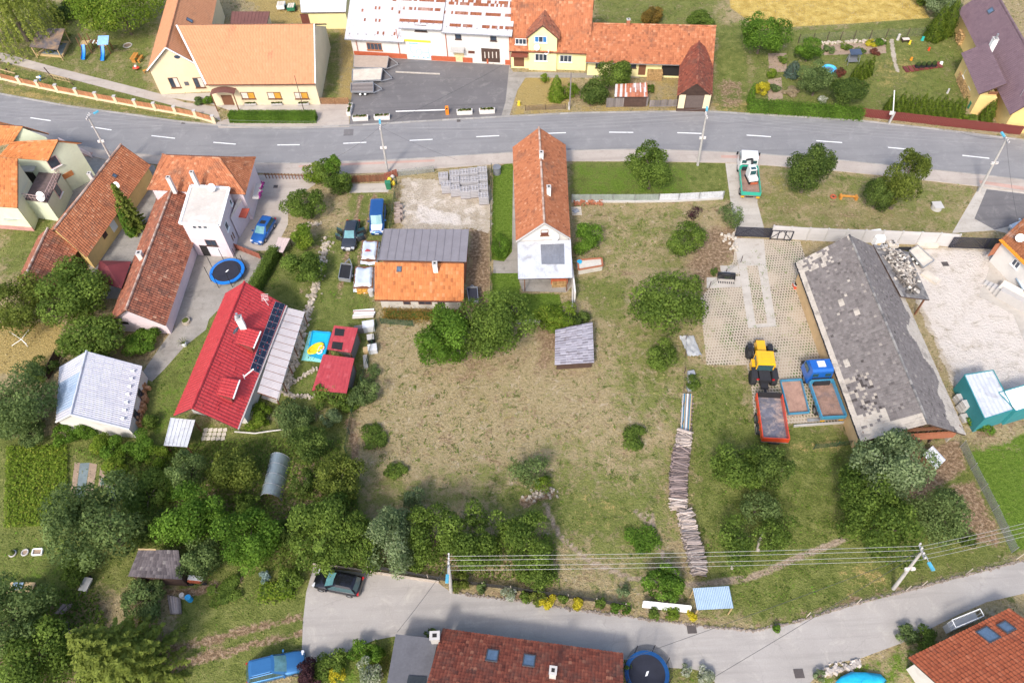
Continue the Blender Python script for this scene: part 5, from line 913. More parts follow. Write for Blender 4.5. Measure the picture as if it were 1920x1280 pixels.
# sheds near the lane
k=thing('tile_shed','old timber shed with sagging dark tiled roof under the trees','shed',G(290,1085));q=[G(240,1080,2.0),G(342,1086,2.0),G(335,1031,2.7),G(260,1030,2.7)];roofplane(k,q,tilemat('roof_dark_lichen',[(.065,.055,.06),(.10,.085,.09),(.14,.12,.125),(.25,.23,.22)],stain=(.06,.05,.055),stainamt=.4,sscale=1.5),'small');c=sum(q,V(0,0,0))/4;blockhouse(k,[lerp(p,c,.1) for p in q],1.9,W_WOOD);MB().beam(q[3]+V(0,0,.1),lerp(q[3],q[2],.45)+V(0,0,.1),.1,.1).build('batten',WOODL,k)
k=thing('tin_lean_to','open lean-to with light blue tin roof on thin posts','lean-to',G(1340,1142));q=[G(1307,1143,1.8),G(1375.5,1139.5,1.8),G(1367,1098,2.2),G(1299,1102,2.2)];roofplane(k,q,T_BLUEMETAL,lambda mb,*qq: corr(mb,*qq,pitch=.14,amp=.025));c=sum(q,V(0,0,0))/4
for p in q: p2=lerp(p,c,.06);MB().beam((p2.x,p2.y,0),(p2.x,p2.y,p2.z-.15),.08,.08).build('post',WOODL,k)
k=thing('roof_panel','long grey white panel leaning along the field fence','panel',G(1248,1138));q=[G(1205,1137,.35),G(1293,1147,.35),G(1296,1136,.9),G(1207,1127,.9)];n=pane_normal(*q[:3]);mb=MB();mb.raw(q+[p-n*.08 for p in q],[(0,1,2,3),(0,4,5,1),(1,5,6,2),(2,6,7,3),(3,7,4,0),(7,6,5,4)]);mb.build('sheet',T_LIGHTMETAL,k);[MB().beam(a_,b_,.1,.1).build('rim',WHITE,k) for a_,b_ in zip(q,q[1:]+q[:1])];[MB().beam((p.x,p.y,0),tuple(p),.06,.06).build('prop',WOODG,k) for p in (lerp(q[0],q[1],.1),lerp(q[0],q[1],.9),lerp(q[3],q[2],.1),lerp(q[3],q[2],.9))]
k=thing('hen_hutch','small hutch with tilted ribbed pale blue roof on bare soil','hutch',G(1752,870));q=[G(1755,880,.8),G(1773.5,861.5,.9),G(1749,835,1.2),G(1730.5,851.5,1.1)];roofplane(k,q,T_LIGHTMETAL,lambda mb,*qq: corr(mb,*qq,pitch=.35,amp=.05),th=.06);c=sum(q,V(0,0,0))/4;MB().prism([dn(lerp(p,c,.15)) for p in q],0,.75).build('box',WOODB,k)
# ------------------------------------------------------------------ vehicles
def paint(name,col,rough=.22,metal=.35):
    if name in MATS: return MATS[name]
    mt,nt,b=newmat(name);p=pos(nt)
    c=mixc(nt,tuple(x*.85 for x in col),col,noise(nt,2,4,.6,p));nt.links.new(c,b.inputs['Base Color']);b.inputs['Roughness'].default_value=rough;b.inputs['Metallic'].default_value=metal
    b.inputs['Coat Weight'].default_value=.6;b.inputs['Coat Roughness'].default_value=.08;MATS[name]=mt;return mt
CARGL=mat('car_glass',(.03,.075,.085),.05,0,var=.2,spec=1.0);CARGL2=mat('car_windscreen',(.11,.26,.28),.05,0,var=.25,scale=1.5,spec=1.0);LAMP=mat('lamp_clear',(.70,.70,.72),.15,.3);TAIL=mat('lamp_red',(.45,.012,.015),.2);RIM=mat('alloy',(.45,.46,.48),.3,.7);PLATE=mat('plate_white',(.75,.75,.74),.5);TYRE=mat('tyre',(.022,.022,.024),.85,var=.25,scale=4)
def wheel(lc,x,y,r,w,name='wheel',rim=RIM):
    s_=1 if y > 0 else -1;t=MB();N=18;prof=[(r*.62,-w/2),(r*.93,-w/2),(r,-w/3),(r,w/3),(r*.93,w/2),(r*.62,w/2)];vs=[]
    for i in range(N):
        a=2*math.pi*i/N
        for pr,py in prof: vs.append((x+pr*math.cos(a),y+py,r+pr*math.sin(a)))
    fs=[((i*6+j),(i*6+j+1),((i+1) % N)*6+j+1,((i+1) % N)*6+j) for i in range(N) for j in range(5)];t.raw(vs,fs);o=lc.add(name,t,TYRE,smooth=True)
    h=MB();yy=y+s_*w*.42;vs=[(x,y+s_*w*.34,r)]+[(x+r*.63*math.cos(2*math.pi*i/N),yy,r+r*.63*math.sin(2*math.pi*i/N)) for i in range(N)];h.raw(vs,[(0,1+i,1+(i+1) % N) for i in range(N)]);h.tube([(x,y-w*.3,r),(x,y+w*.3,r)],r*.6,10);lc.add('rim',h,rim,parent=o);return o
def body_loft(st,L,W,zb=.2):
    mb=MB();rows=[]
    for xf,wf,belt,deck in st:
        w=W/2*wf;x=xf*L;rows.append([(x,s_*w*f,z) for s_,f,z in ((-1,.9,zb),(-1,1.0,zb+.22),(-1,1.0,belt-.12),(-1,.95,belt),(-1,.80,deck),(-1,.35,deck+.025),(1,.35,deck+.025),(1,.80,deck),(1,.95,belt),(1,1.0,belt-.12),(1,1.0,zb+.22),(1,.9,zb))])
    n=12;vs=[p for r in rows for p in r];fs=[]
    for i in range(len(rows)-1):
        for j in range(n-1): fs.append((i*n+j,i*n+j+1,(i+1)*n+j+1,(i+1)*n+j)[::-1])
    fs += [tuple(range(n)),tuple(range((len(rows)-1)*n,len(rows)*n))[::-1]];mb.raw(vs,fs);return mb
ST_HATCH=[(-.5,.80,.60,.66),(-.485,.92,.76,.86),(-.42,.98,.86,.92),(-.2,1,.88,.93),(.1,1,.86,.93),(.22,.99,.83,.92),(.34,.97,.76,.84),(.43,.92,.66,.72),(.48,.82,.56,.60),(.5,.70,.48,.50)]
def car(name,label,nose,tail,L,W,H,pm,cab=(-.46,-.40,.23,.03),roofw=.72,hood=None,rails=False,openroof=False,wheelr=.31,group=None,st=ST_HATCH,doors=False,roofm=None):
    a,b2=G(*nose,.5),G(*tail,.5);c=(a+b2)/2;rz=math.atan2(a.y-b2.y,a.x-b2.x);k=thing(name,label,'van' if 'van' in name else 'car',(c.x,c.y,0),rz,group);lc=Loc(k)
    lc.add('body',body_loft(st,L,W),pm,smooth=True)
    xr,xr2,xc,xf=[f*L for f in cab];zb,hw,rw=.90,W/2*.92,W/2*roofw;m4=(xr2+xf)/2
    base=[(xr,-hw*.8),(xr+.1,-hw*.95),(xc-.25,-hw),(xc,-hw*.75),(xc+.06,0),(xc,hw*.75),(xc-.25,hw),(xr+.1,hw*.95),(xr,hw*.8),(xr-.05,0)]
    top=[(xr2,-rw*.85),(xr2+.1,-rw),(xf-.12,-rw),(xf,-rw*.82),(xf+.05,0),(xf,rw*.82),(xf-.12,rw),(xr2+.1,rw),(xr2,rw*.85),(xr2-.04,0)]
    B=[V(x,y,zb) for x,y in base];T=[V(x,y,H-.05) for x,y in top]
    rf=MB();cc=V(m4,0,H+.01);inn=[lerp(p,V(m4,0,H),.25)+V(0,0,.05) for p in T];n=len(T)
    for i in range(n): j=(i+1) % n;rf.face([T[i],T[j],inn[j],inn[i]]);
    rf.face(inn);lc.add('roof',rf,roofm or pm,smooth=True)
    def gl(nm,idx,m_): 
        g_=MB()
        for i in idx: j=(i+1) % n;g_.face([B[i],B[j],T[j],T[i]])
        return lc.add(nm,g_,m_,smooth=False)
    gl('windscreen',(3,4),CARGL2);gl('rear_window',(8,9),CARGL)
    for i in (1,6):            # side glass split at the middle pillar
        j=i+1;bm,tm=lerp(B[i],B[j],.5),lerp(T[i],T[j],.5)
        for p,q,r,s_ in ((B[i],bm,tm,T[i]),(bm,B[j],T[j],tm)): g_=MB();g_.face([p,q,r,s_]);lc.add('side_window',g_,CARGL)
    for i in (0,2,5,7): j=i+1;lc.add('pillar',MB().raw([B[i],B[j],T[j],T[i]],[(0,1,2,3)]),pm)
    for x in (-.30,.31):
        for y in (-1,1): wheel(lc,x*L,y*(W/2-.09),wheelr,.2)
    for y in (-1,1):
        lc.add('headlight',MB().box((.462*L,y*W*.33,.60),(.22,.36,.16),y*-.45),LAMP);lc.add('taillight',MB().box((-.487*L,y*W*.38,.74),(.14,.26,.22),y*.3),TAIL);lc.add('mirror',MB().box((.15*L,y*(W/2+.09),.95),(.14,.2,.13)),pm)
    lc.add('number_plate',MB().box((.5*L,0,.40),(.03,.5,.12)),PLATE);lc.add('grille',MB().box((.492*L,0,.52),(.05,W*.4,.1)),BLACK)
    lc.add('door_line',MB().box((-.02*L,0,.62),(.012,W+.012,.5)),BLACK)
    if hood:
        h=MB();h.raw([(.235*L,-W*.36,.945),(.235*L,W*.36,.945),(.45*L,W*.31,.73),(.45*L,-W*.31,.73)],[(0,3,2,1)]);h.raw([(.235*L,-W*.36,.95),(.235*L,W*.36,.95),(.34*L,W*.36,.88),(.34*L,-W*.36,.88),(.45*L,W*.31,.745),(.45*L,-W*.31,.745)],[(0,3,2,1),(3,5,4,2)]);lc.add('bonnet',h,hood)
    if rails:
        for y in (-1,1): lc.add('roof_rail',MB().tube([(xr2+.1,y*rw*.92,H+.06),(xf-.2,y*rw*.92,H+.06)],.025,5),BLACK)
        for i in range(4): lc.add('roof_rib',MB().box(((xr2+xf)/2,(i-1.5)*rw*.36,H+.012),((xf-xr2)*.75,.03,.02)),pm)
    if openroof: lc.add('sunroof',MB().box(((xr2+xf)/2+.25,0,H+.008),(.55,rw*1.1,.03)),BLACK)
    if doors:
        for x0,y,ang in ((.17,1,62),(-.04,1,62),(.17,-1,-62),(-.04,-1,-62)):
            M_=Matrix.Translation((x0*L,y*W/2,0)) @ Matrix.Rotation(R_(180-ang),4,'Z');d=MB();d.box((.48,0,.6),(.95,.09,.72),M=M_);o=lc.add('open_door',d,pm)
            g_=MB();g_.box((.5,0,1.15),(.75,.03,.4),M=M_);lc.add('door_glass',g_,CARGL,parent=o)
    return k
P_BLUE=paint('paint_blue',(.02,.12,.40));P_BLACK=paint('paint_black',(.012,.012,.018));P_DARK=paint('paint_anthracite',(.045,.05,.06));P_SKY=paint('paint_sky',(.05,.20,.43),.25,.55);P_NAVY=paint('paint_navy',(.02,.10,.30));P_WHITE=paint('paint_white',(.72,.72,.72),.3,0);P_YEL=paint('paint_yellow',(.80,.42,.01),.35,0);P_RED=paint('paint_red',(.62,.06,.02),.4,0);P_GREEN=paint('paint_green',(.02,.38,.26),.4,0);P_TRB=paint('paint_truckblue',(.015,.13,.50),.3,.1);P_CY=paint('paint_steelblue',(.05,.26,.42),.5,0)
car('parked_car','shiny blue hatchback with sunroof on the paved driveway',(479,456),(508,410),4.1,1.75,1.45,P_BLUE,openroof=True)
car('parked_car','dark car with all four doors standing open',(651.5,470),(664,414),4.6,1.78,1.45,P_DARK,doors=True,cab=(-.44,-.36,.2,.01))
car('parked_van','blue van with white bonnet beside the green mesh',(706,440),(711,384),4.7,1.85,1.85,P_NAVY,cab=(-.49,-.475,.27,.13),roofw=.84,hood=P_WHITE,wheelr=.33)
car('parked_car','glossy black hatchback parked on the lane by the plank kerb',(589,1083),(679.5,1101),4.2,1.78,1.46,P_BLACK)
car('parked_car','light blue estate car with ribbed roof at the lane end',(569,1238),(468,1263),4.6,1.85,1.66,P_SKY,rails=True,cab=(-.49,-.41,.2,.02),roofw=.78,wheelr=.35)
car('parked_car','pale silver blue car half behind the white cottage roof',(1903,431),(1952,418),4.2,1.76,1.45,paint('paint_silverblue',(.50,.58,.66)))
# tipper trucks
RUSTY=mat('rusty_floor',(.27,.17,.13),.8,.1,var=.35,scale=1.2,dirt=(.13,.11,.12),dirtamt=.35);SCUFF=mat('scuffed_steel',(.16,.16,.19),.6,.3,var=.35,scale=1.3,dirt=(.55,.42,.33),dirtamt=.5);CHAS=mat('chassis',(.03,.03,.035),.7,.2)
def tipper(lc,x0,x1,w,z,hside,pm,floorm,wallm=None):
    lc.add('bed_floor',MB().box(((x0+x1)/2,0,z),(x1-x0,w,.12)),floorm)
    for y in (-1,1): lc.add('side_board',MB().box(((x0+x1)/2,y*(w/2-.04),z+hside/2),(x1-x0,.08,hside)),pm)
    lc.add('tailboard',MB().box((x0+.04,0,z+hside/2),(.08,w-.17,hside)),pm);lc.add('headboard',MB().box((x1-.04,0,z+hside*.65),(.08,w-.17,hside*1.3)),wallm or pm)
    for y in (-1,1):
        for i in range(6): lc.add('board_post',MB().box((x0+(x1-x0)*(i+.5)/6,y*(w/2+.015),z+hside/2),(.09,.05,hside)),pm)
def truck(label,front,rear,cabm,bedm,floorm,w=2.35,L=7.2,cabl=1.9,hatch=True):
    a,b2=G(*front,.0),G(*rear,.0);rz=math.atan2(a.y-b2.y,a.x-b2.x);c=lerp(a,b2,.5);k=thing('tipper_truck',label,'truck',(c.x,c.y,0),rz);lc=Loc(k);xf=L/2;xb=xf-cabl
    mb=MB();prof=[(xb,.75),(xf-.05,.75),(xf,1.3),(xf-.12,2.2),(xf-.45,2.72),(xb+.25,2.80),(xb,2.65)];n=len(prof);hw=w/2-.03
    vs=[(x,-hw*(1 if z < 1.6 else .95 if z < 2.5 else .88),z) for x,z in prof]+[(x,hw*(1 if z < 1.6 else .95 if z < 2.5 else .88),z) for x,z in prof];mb.raw(vs,[tuple(range(n)),tuple(range(2*n-1,n-1,-1))]+[((i+1) % n,i,i+n,(i+1) % n+n) for i in range(n)]);lc.add('cab',mb,cabm)
    lc.add('windscreen',MB().raw([(xf+.01,-hw*.88,1.45),(xf+.01,hw*.88,1.45),(xf-.1,hw*.85,2.15),(xf-.1,-hw*.85,2.15)],[(0,1,2,3)]),CARGL)
    for y in (-1,1):
        lc.add('side_window',MB().box(((xb+xf)/2+.2,y*(hw*.965),1.95),(1.0,.06,.6)),CARGL);lc.add('mirror',MB().box((xf-.2,y*(w/2+.18),2.0),(.12,.22,.4)),BLACK);lc.add('headlight',MB().box((xf-.02,y*.85,.95),(.06,.35,.22)),LAMP);lc.add('taillight',MB().box((-L/2+.1,y*.9,.85),(.08,.4,.18)),P_YEL)
        lc.add('rear_cab_window',MB().box((xb-.01,y*.62,2.1),(.04,.55,.45)),CARGL)
    if hatch: lc.add('roof_hatch',MB().box((xb+.85,0,2.80),(.7,.75,.05)),P_WHITE)
    lc.add('chassis',MB().box((-.2,0,.7),(L-1.2,.9,.25)),CHAS);lc.add('engine_deck',MB().box((xb-.35,0,1.25),(.6,1.6,.9)),CHAS)
    tipper(lc,-L/2,xb-.35,w,1.15,.55,bedm,floorm)
    for x in (xf-1.2,-L/2+1.5):
        for y in (-1,1): wheel(lc,x,y*(w/2-.2),.48,.32)
    return k
truck('white cabbed tipper truck with green bed on the concrete drive',(1396,305),(1404,386),P_WHITE,P_GREEN,RUSTY,2.3,7.0,hatch=False)
truck('blue cabbed tipper truck with dirty brown bed by the slate barn',(1517,690),(1557,804),P_TRB,P_CY,RUSTY,2.4,6.4,1.9)
# compact excavator riding on the green truck
c=G(1404,351);k=thing('compact_excavator','small white cabbed excavator standing on the green truck bed','excavator',(c.x,c.y,1.22),R_(95));lc=Loc(k)
for y in (-1,1): lc.add('track',MB().box((0,y*.45,.16),(1.7,.25,.32)),BLACK)
lc.add('base',MB().box((0,0,.5),(1.5,1.1,.35)),P_WHITE);lc.add('cab',MB().box((.25,.1,1.2),(1.0,.95,1.15),taper=.9),P_WHITE);lc.add('cab_glass',MB().box((-.27,.1,1.3),(.04,.7,.6)),CARGL);lc.add('roof_glass',MB().box((.0,.1,1.785),(.4,.6,.03)),CARGL);lc.add('boom',MB().beam((.8,-.2,.7),(1.7,-.3,1.8),.2,.25),CHAS);lc.add('arm',MB().beam((1.7,-.3,1.8),(2.3,.1,1.2),.16,.2),CHAS);lc.add('blade',MB().box((-1.0,0,.25),(.1,.9,.25)),PLINTH)
# yellow tractor
a,b2=G(1418,660),G(1429,728);rz=math.atan2(a.y-b2.y,a.x-b2.x);c=(a+b2)/2;k=thing('tractor','yellow tractor with big black wheels coupled to the red trailer','tractor',(c.x,c.y,0),rz);lc=Loc(k)
lc.add('bonnet',MB().box((1.45,0,1.5),(2.1,.95,.75),taper=.9),P_YEL);lc.add('nose',MB().box((2.45,0,1.3),(.25,.9,.8)),BLACK);lc.add('chassis',MB().box((0,0,.8),(4.6,.8,.5)),CHAS);lc.add('cab',MB().box((-.35,0,2.0),(1.5,1.7,1.1),taper=.93),CARGL);lc.add('cab_roof',MB().box((-.35,0,2.62),(1.7,1.8,.18),taper=.92),P_YEL);lc.add('roof_panel',MB().box((-.25,0,2.73),(.6,.8,.06)),P_YEL)
for x in (-1.05,.38):
    for y in (-1,1): lc.add('cab_pillar',MB().box((x,y*.82,2.0),(.1,.1,1.15)),P_YEL)
lc.add('rear_deck',MB().box((-1.5,0,1.35),(1.6,1.1,.35)),CHAS);lc.add('hitch',MB().box((-2.5,0,.8),(.6,.7,.3)),CHAS)
for y in (-1,1):
    lc.add('rear_light',MB().box((-2.2,y*.75,1.5),(.08,.25,.15)),TAIL);lc.add('fender',MB().box((-1.5,y*1.0,1.62),(1.3,.55,.08)),CHAS);lc.add('front_fender',MB().box((1.7,y*1.0,1.58),(1.0,.5,.06)),CHAS);lc.add('step',MB().box((-.3,y*.95,1.2),(.9,.4,.9)),P_YEL);lc.add('mirror',MB().box((.95,y*1.25,2.1),(.1,.3,.35)),BLACK)
    wheel(lc,1.7,y*.98,.72,.5,rim=CHAS);wheel(lc,-1.5,y*1.0,.75,.55,rim=CHAS)
# red tipping trailer
a,b2=G(1434,756),G(1446,838);rz=math.atan2(a.y-b2.y,a.x-b2.x);c=(a+b2)/2;k=thing('farm_trailer','orange red tipping trailer with scuffed steel floor behind the tractor','trailer',(c.x,c.y,0),rz);lc=Loc(k);tipper(lc,-2.6,2.4,2.5,1.2,.7,P_RED,SCUFF,BLACK);lc.add('frame',MB().box((0,0,.95),(5.2,1.0,.3)),CHAS);lc.add('drawbar',MB().beam((2.5,0,.8),(3.7,0,.7),.2,.2),CHAS)
for x in (-.9,.3):
    for y in (-1,1): wheel(lc,x,y*1.15,.5,.35)
# loose tipper body on the pavers
q=[G(1479,776,.5),G(1517,773,.5),G(1502,711.5,.5),G(1463,714,.5)];k=thing('skip_container','blue edged loose truck bed with brown floor on the pavers','container',dn(sum(q,V(0,0,0))/4));MB().slab([p+V(0,0,-.2) for p in q],.15).build('floor',mat('brown_ply',(.33,.20,.15),.8,var=.3,scale=1.5),k);[MB().beam(a_,b_,.07,.32).build('side_board',P_CY,k) for a_,b_ in zip(q,q[1:]+q[:1])]
mb=MB();c=sum(q,V(0,0,0))/4;[MB().beam((lerp(q[i],q[j],.25).x,lerp(q[i],q[j],.25).y,.08),(lerp(q[3-i],q[3-j],.25).x,lerp(q[3-i],q[3-j],.25).y,.08),.12,.14).build('skid',CHAS,k) for i,j in ((0,1),(1,0))]
# flat and box trailers
def flat_trailer(name,label,q4,hitch,z,deckm,side=0.0,framem=STEEL,cargo=None,boards=0,group=None):
    q=[G(*p,z) for p in q4];c=sum(q,V(0,0,0))/4;k=thing(name,label,'trailer',dn(c),group=group);u=((q[1]-q[0])+(q[2]-q[3])).normalized();v=((q[3]-q[0])+(q[2]-q[1])).normalized()
    if boards:
        for i in range(boards): MB().slab([lerp(lerp(q[0],q[3],(i+t)/boards),lerp(q[1],q[2],(i+t)/boards),s_) for s_,t in ((0,.02),(1,.02),(1,.98),(0,.98))],.05,random.random()).build('deck_board',deckm,k)
    else: MB().slab(q,.06).build('deck',deckm,k)
    for a_,b_ in zip(q,q[1:]+q[:1]): MB().beam(a_+V(0,0,side/2-.03),b_+V(0,0,side/2-.03),.06,.12+side).build('side_rail' if not side else 'side_wall',framem,k)
    h=G(*hitch,.45);L2=sorted(zip(q,q[1:]+q[:1]),key=lambda e: ((e[0]+e[1])/2-h).length)[0]
    for e in L2: MB().beam(V(e.x,e.y,z-.12),h,.08,.1).build('drawbar',framem,k)
    MB().tube([h+V(0,0,-.02),h+V(0,0,.12)],.06,8).build('coupling',BLACK,k)
    long_=u if (q[1]-q[0]).length > (q[3]-q[0]).length else v;wid=v if long_ is u else u;hw=min((q[1]-q[0]).length,(q[3]-q[0]).length)/2
    for s_ in (-1,1):
        for d in ((-.35,.35) if max((q[1]-q[0]).length,(q[3]-q[0]).length) > 2.6 else (0,)):
            p=c+wid*s_*(hw-.05)+long_*d;t=MB();t.tube([V(p.x,p.y,.3)-wid*.1,V(p.x,p.y,.3)+wid*.1],.3,14);o=t.build('wheel',TYRE,k);r=MB();r.tube([V(p.x,p.y,.3)-wid*.11,V(p.x,p.y,.3)+wid*.11],.17,10);r.build('rim',WHITE,o)
    if cargo:
        cc=MB();cc.slab([lerp(p,c,.1)+V(0,0,side*.8) for p in q],side*.6);cc.build('load',cargo,k)
    return k
PLY=mat('worn_ply',(.40,.32,.26),.85,var=.25,scale=1.5,tintvar=.2);PALE=mat('pale_ply',(.56,.50,.42),.8,var=.15,scale=1.2)
flat_trailer('flatbed_trailer','flatbed trailer with grey ply deck against the white building',((663,126),(725,128),(729,106),(664,104)),(747,120),.65,PLY,group='flatbed trailers in the forecourt')
flat_trailer('flatbed_trailer','flatbed trailer with pale cream deck in the forecourt',((660,153),(714,151),(717.5,128.5),(661,131)),(736,147),.65,PALE,.12,group='flatbed trailers in the forecourt')
flat_trailer('flatbed_trailer','short twin axle trailer with brown board deck in the forecourt',((658,173),(700,173),(700,155),(658,157)),(717,167),.65,WOODG,.1,boards=5,group='flatbed trailers in the forecourt')
flat_trailer('box_trailer','small steel box trailer with dark load beside the tarps',((636,525),(657,528),(661,500),(641,498)),(655,485),.6,BLACK,.4,cargo=BLACK)
flat_trailer('box_trailer','small grey box trailer with black cover beside the orange tiled house',((880,570),(897,568),(895,542),(876,543)),(885,534),.6,BLACK,.4,cargo=mat('black_tarp',(.03,.03,.04),.5))
flat_trailer('flatbed_trailer','silver flat trailer with white deck parked by the barn side roof',((1704,471),(1731,502),(1751,489),(1721,461)),(1715,482),.6,PALE,.12)
# loader bucket on the slabs
c=G(1361,524);k=thing('loader_bucket','black toothed loader bucket lying on the pavers','bucket',(c.x,c.y,0),R_(-8));lc=Loc(k);lc.add('shell',MB().raw([(-.95,-.4,0),(.95,-.4,0),(.95,.4,.05),(-.95,.4,.05),(-.95,.45,.7),(.95,.45,.7),(-.95,.1,.75),(.95,.1,.75)],[(0,1,2,3),(3,2,5,4),(4,5,7,6),(0,3,4,6),(1,7,5,2)]),CHAS);[lc.add('tooth',MB().box((-.85+.24*i,-.5,.05),(.1,.25,.06)),CHAS) for i in range(8)];lc.add('bracket',MB().box((0,.5,.5),(.9,.15,.3)),STEEL)
# ------------------------------------------------------------------ fences, poles, wires
def post(root,p,h,r=.05,m_=None,sq=False,name='post',lean=(0,0)):
    mb=MB();a,b2=V(p.x,p.y,0),V(p.x+lean[0],p.y+lean[1],h)
    mb.beam(a,b2,r*2,r*2) if sq else mb.tube([a,b2],r,6);return mb.build(name,m_ or STEEL,root)
CONC=mat('pole_concrete',(.40,.38,.36),.9,var=.15,scale=2);LAMPC=mat('lamp_cyan',(.09,.36,.50),.4);INSUL=mat('insulator',(.62,.58,.55),.3);WIREM=mat('wire_light',(.46,.45,.44),.5,.4);WIREG=mat('wire_grey',(.24,.24,.25),.6,.2);WIRED=mat('wire_dark',(.05,.05,.055),.6)
POLES={}
def pole(key,label,base,top,h,lamp=None,arms=((-.1,1.1),),w=.17,brackets=True,cat='utility pole'):
    b2=G(*base);t=G(*top,h);k=thing('utility_pole',label,cat,b2);mb=MB();mb.tube([b2,lerp(b2,t,.5),t],w,10,r2=w*.55);mb.build('shaft',CONC,k);POLES[key]=t
    for dz,wid in arms:
        MB().beam(t+V(0,-wid/2,dz),t+V(0,wid/2,dz),.09,.09).build('crossarm',STEEL,k)
        for s_ in (-.5,-.18,.18,.5): p=t+V(.02,wid*s_,dz+.05);mb=MB();mb.tube([p,p+V(0,0,.16)],.05,8);mb.tube([p+V(0,0,.12),p+V(0,0,.22)],.075,8);mb.build('insulator',INSUL,k)
    if brackets:
        m_=lerp(b2,t,.58)
        for s_ in (-1,1): MB().box((m_.x+s_*.25,m_.y-.1,m_.z),(.3,.2,.28)).build('junction_box',INSUL,k)
    if lamp:
        e=G(*lamp,h+.15);mb=MB();mb.tube([t+V(0,0,-.1),lerp(t,e,.55)+V(0,0,.15),e],.035,6);mb.build('lamp_arm',STEEL,k);d=(e-t).normalized();a,c=e-d*.05,e+d*.62;mb=MB();mb.beam(a,c,.24,.15);mb.build('lamp_head',LAMPC,k)
    return k
pole('A','concrete power pole with lamp rising behind the tiled barn',(222,322),(165,219),8.5,(176,213));pole('B','concrete power pole beside the brown gate with many cables',(727,325),(713,238),7.4,(712.5,232));pole('C','slim concrete power pole at the pavement by the round tree',(1308,310),(1324,217),7.8,(1325,208));pole('D','leaning concrete power pole beside the dark asphalt drive',(1835,360),(1887,262),7.7,(1883,256))
pole('E','concrete power pole with lamp on the slope above the lane',(1675,1103),(1729,1033),7.3,(1742,1055));pole('F','concrete power pole with cyan lamp at the lane bend',(846,1108),(841,1052),7.0,(839,1078),brackets=False)
k=thing('lamp_post','short two part post with white top beside the red slat fence','post',G(1666,233));b2=G(1666,233);MB().beam(b2,b2+V(.1,0,1.9),.22,.22).build('concrete_stub',CONC,k);MB().beam(b2+V(.12,0,1.2),G(1677,170,5.2),.12,.12).build('upper_mast',WHITE,k);MB().box(G(1671,212,1.9),(.35,.25,.4)).build('meter_box',INSUL,k)
k=thing('wooden_pole','plain wooden pole in the dry front garden by the thuja','pole',G(1069,205));mb=MB();mb.tube([G(1068,205),G(1071,137,5.6)],.11,8,r2=.08);mb.build('shaft',WOODG,k);mb=MB();mb.tube([G(1067,206),G(1067.5,192,1.0)],.13,8);mb.build('concrete_foot',CONC,k)
k=thing('flag_pole','thin brown pole standing behind the clipped hedge','pole',G(571,210));mb=MB();mb.tube([G(571,212),G(552,142,5.7)],.06,6,r2=.04);mb.build('shaft',W_WOOD,k)
def wire(a,b2,sag,r,m_,label,group=None,n=14):
    pts=[lerp(a,b2,i/n)+V(0,0,-4*sag*(i/n)*(1-i/n)) for i in range(n+1)];mb=MB();mb.tube(pts,r,4,cap=False);return tag(mb.build('power_line',m_,base=a),label,'cable',group)
farL,farR=G(-140,190,8.2),G(2040,285,7.8)
for nm,a,c in (('A',farL,POLES['A']),('AB',POLES['A'],POLES['B']),('BC',POLES['B'],POLES['C']),('CD',POLES['C'],POLES['D']),('D',POLES['D'],farR)):
    for i,o_ in enumerate((-.5,-.17,.17,.5)): wire(a+V(0,o_*2.2,.2),c+V(0,o_*2.2,.2),.45+.12*i,.009,WIREG,{'A': 'thin cable running west from the pole behind the tiled barn','AB': 'thin cable strung over the road past the cream house','BC': 'thin cable strung over the road past the forecourt','CD': 'thin cable strung along the road past the lime trees','D': 'thin cable leaving the leaning pole eastwards'}[nm],'cables along the main road')
fe=G(2010,968,7.2)
for i,(o_,z_) in enumerate(((.0,.45),(.0,.15),(.0,-.55),(.0,-.95))):
    wire(POLES['F']+V(0,.25-.2*i,z_),POLES['E']+V(0,.25-.2*i,z_),.35,.012,WIREM,'pale cable strung above the field between the two lane poles','cables above the lane');wire(POLES['E']+V(0,.25-.2*i,z_),fe+V(0,.25-.2*i,z_),.25,.012,WIREM,'pale cable running on east over the chain fence','cables above the lane')
wire(POLES['F']+V(0,0,-.3),G(745,1184,3.3),.2,.018,WIRED,'dark service cable from the lane bend pole to the flat annex');wire(POLES['B'],G(628,296,4.0),.3,.016,WIRED,'dark service cable from the gate pole to the walnut bushes');wire(POLES['B'],G(858,300,4),.3,.016,WIRED,'dark service cable from the gate pole to the block pallets');wire(POLES['B'],G(950,118,4.6),.3,.018,WIRED,'dark service cable from the gate pole to the white building');wire(POLES['D'],G(1912,430,4.6),.3,.016,WIRED,'dark service cable from the leaning pole to the white cottage');wire(POLES['D'],G(1800,248,4),.3,.016,WIRED,'dark service cable from the leaning pole across to the red fence');wire(POLES['E'],G(1172,1236,3.1),.4,.016,WIRED,'dark cable crossing the lane to the brown red tiled house');wire(POLES['E'],G(1340,1268,3.5),.4,.016,WIRED,'dark cable crossing the lane to the rose bushes')
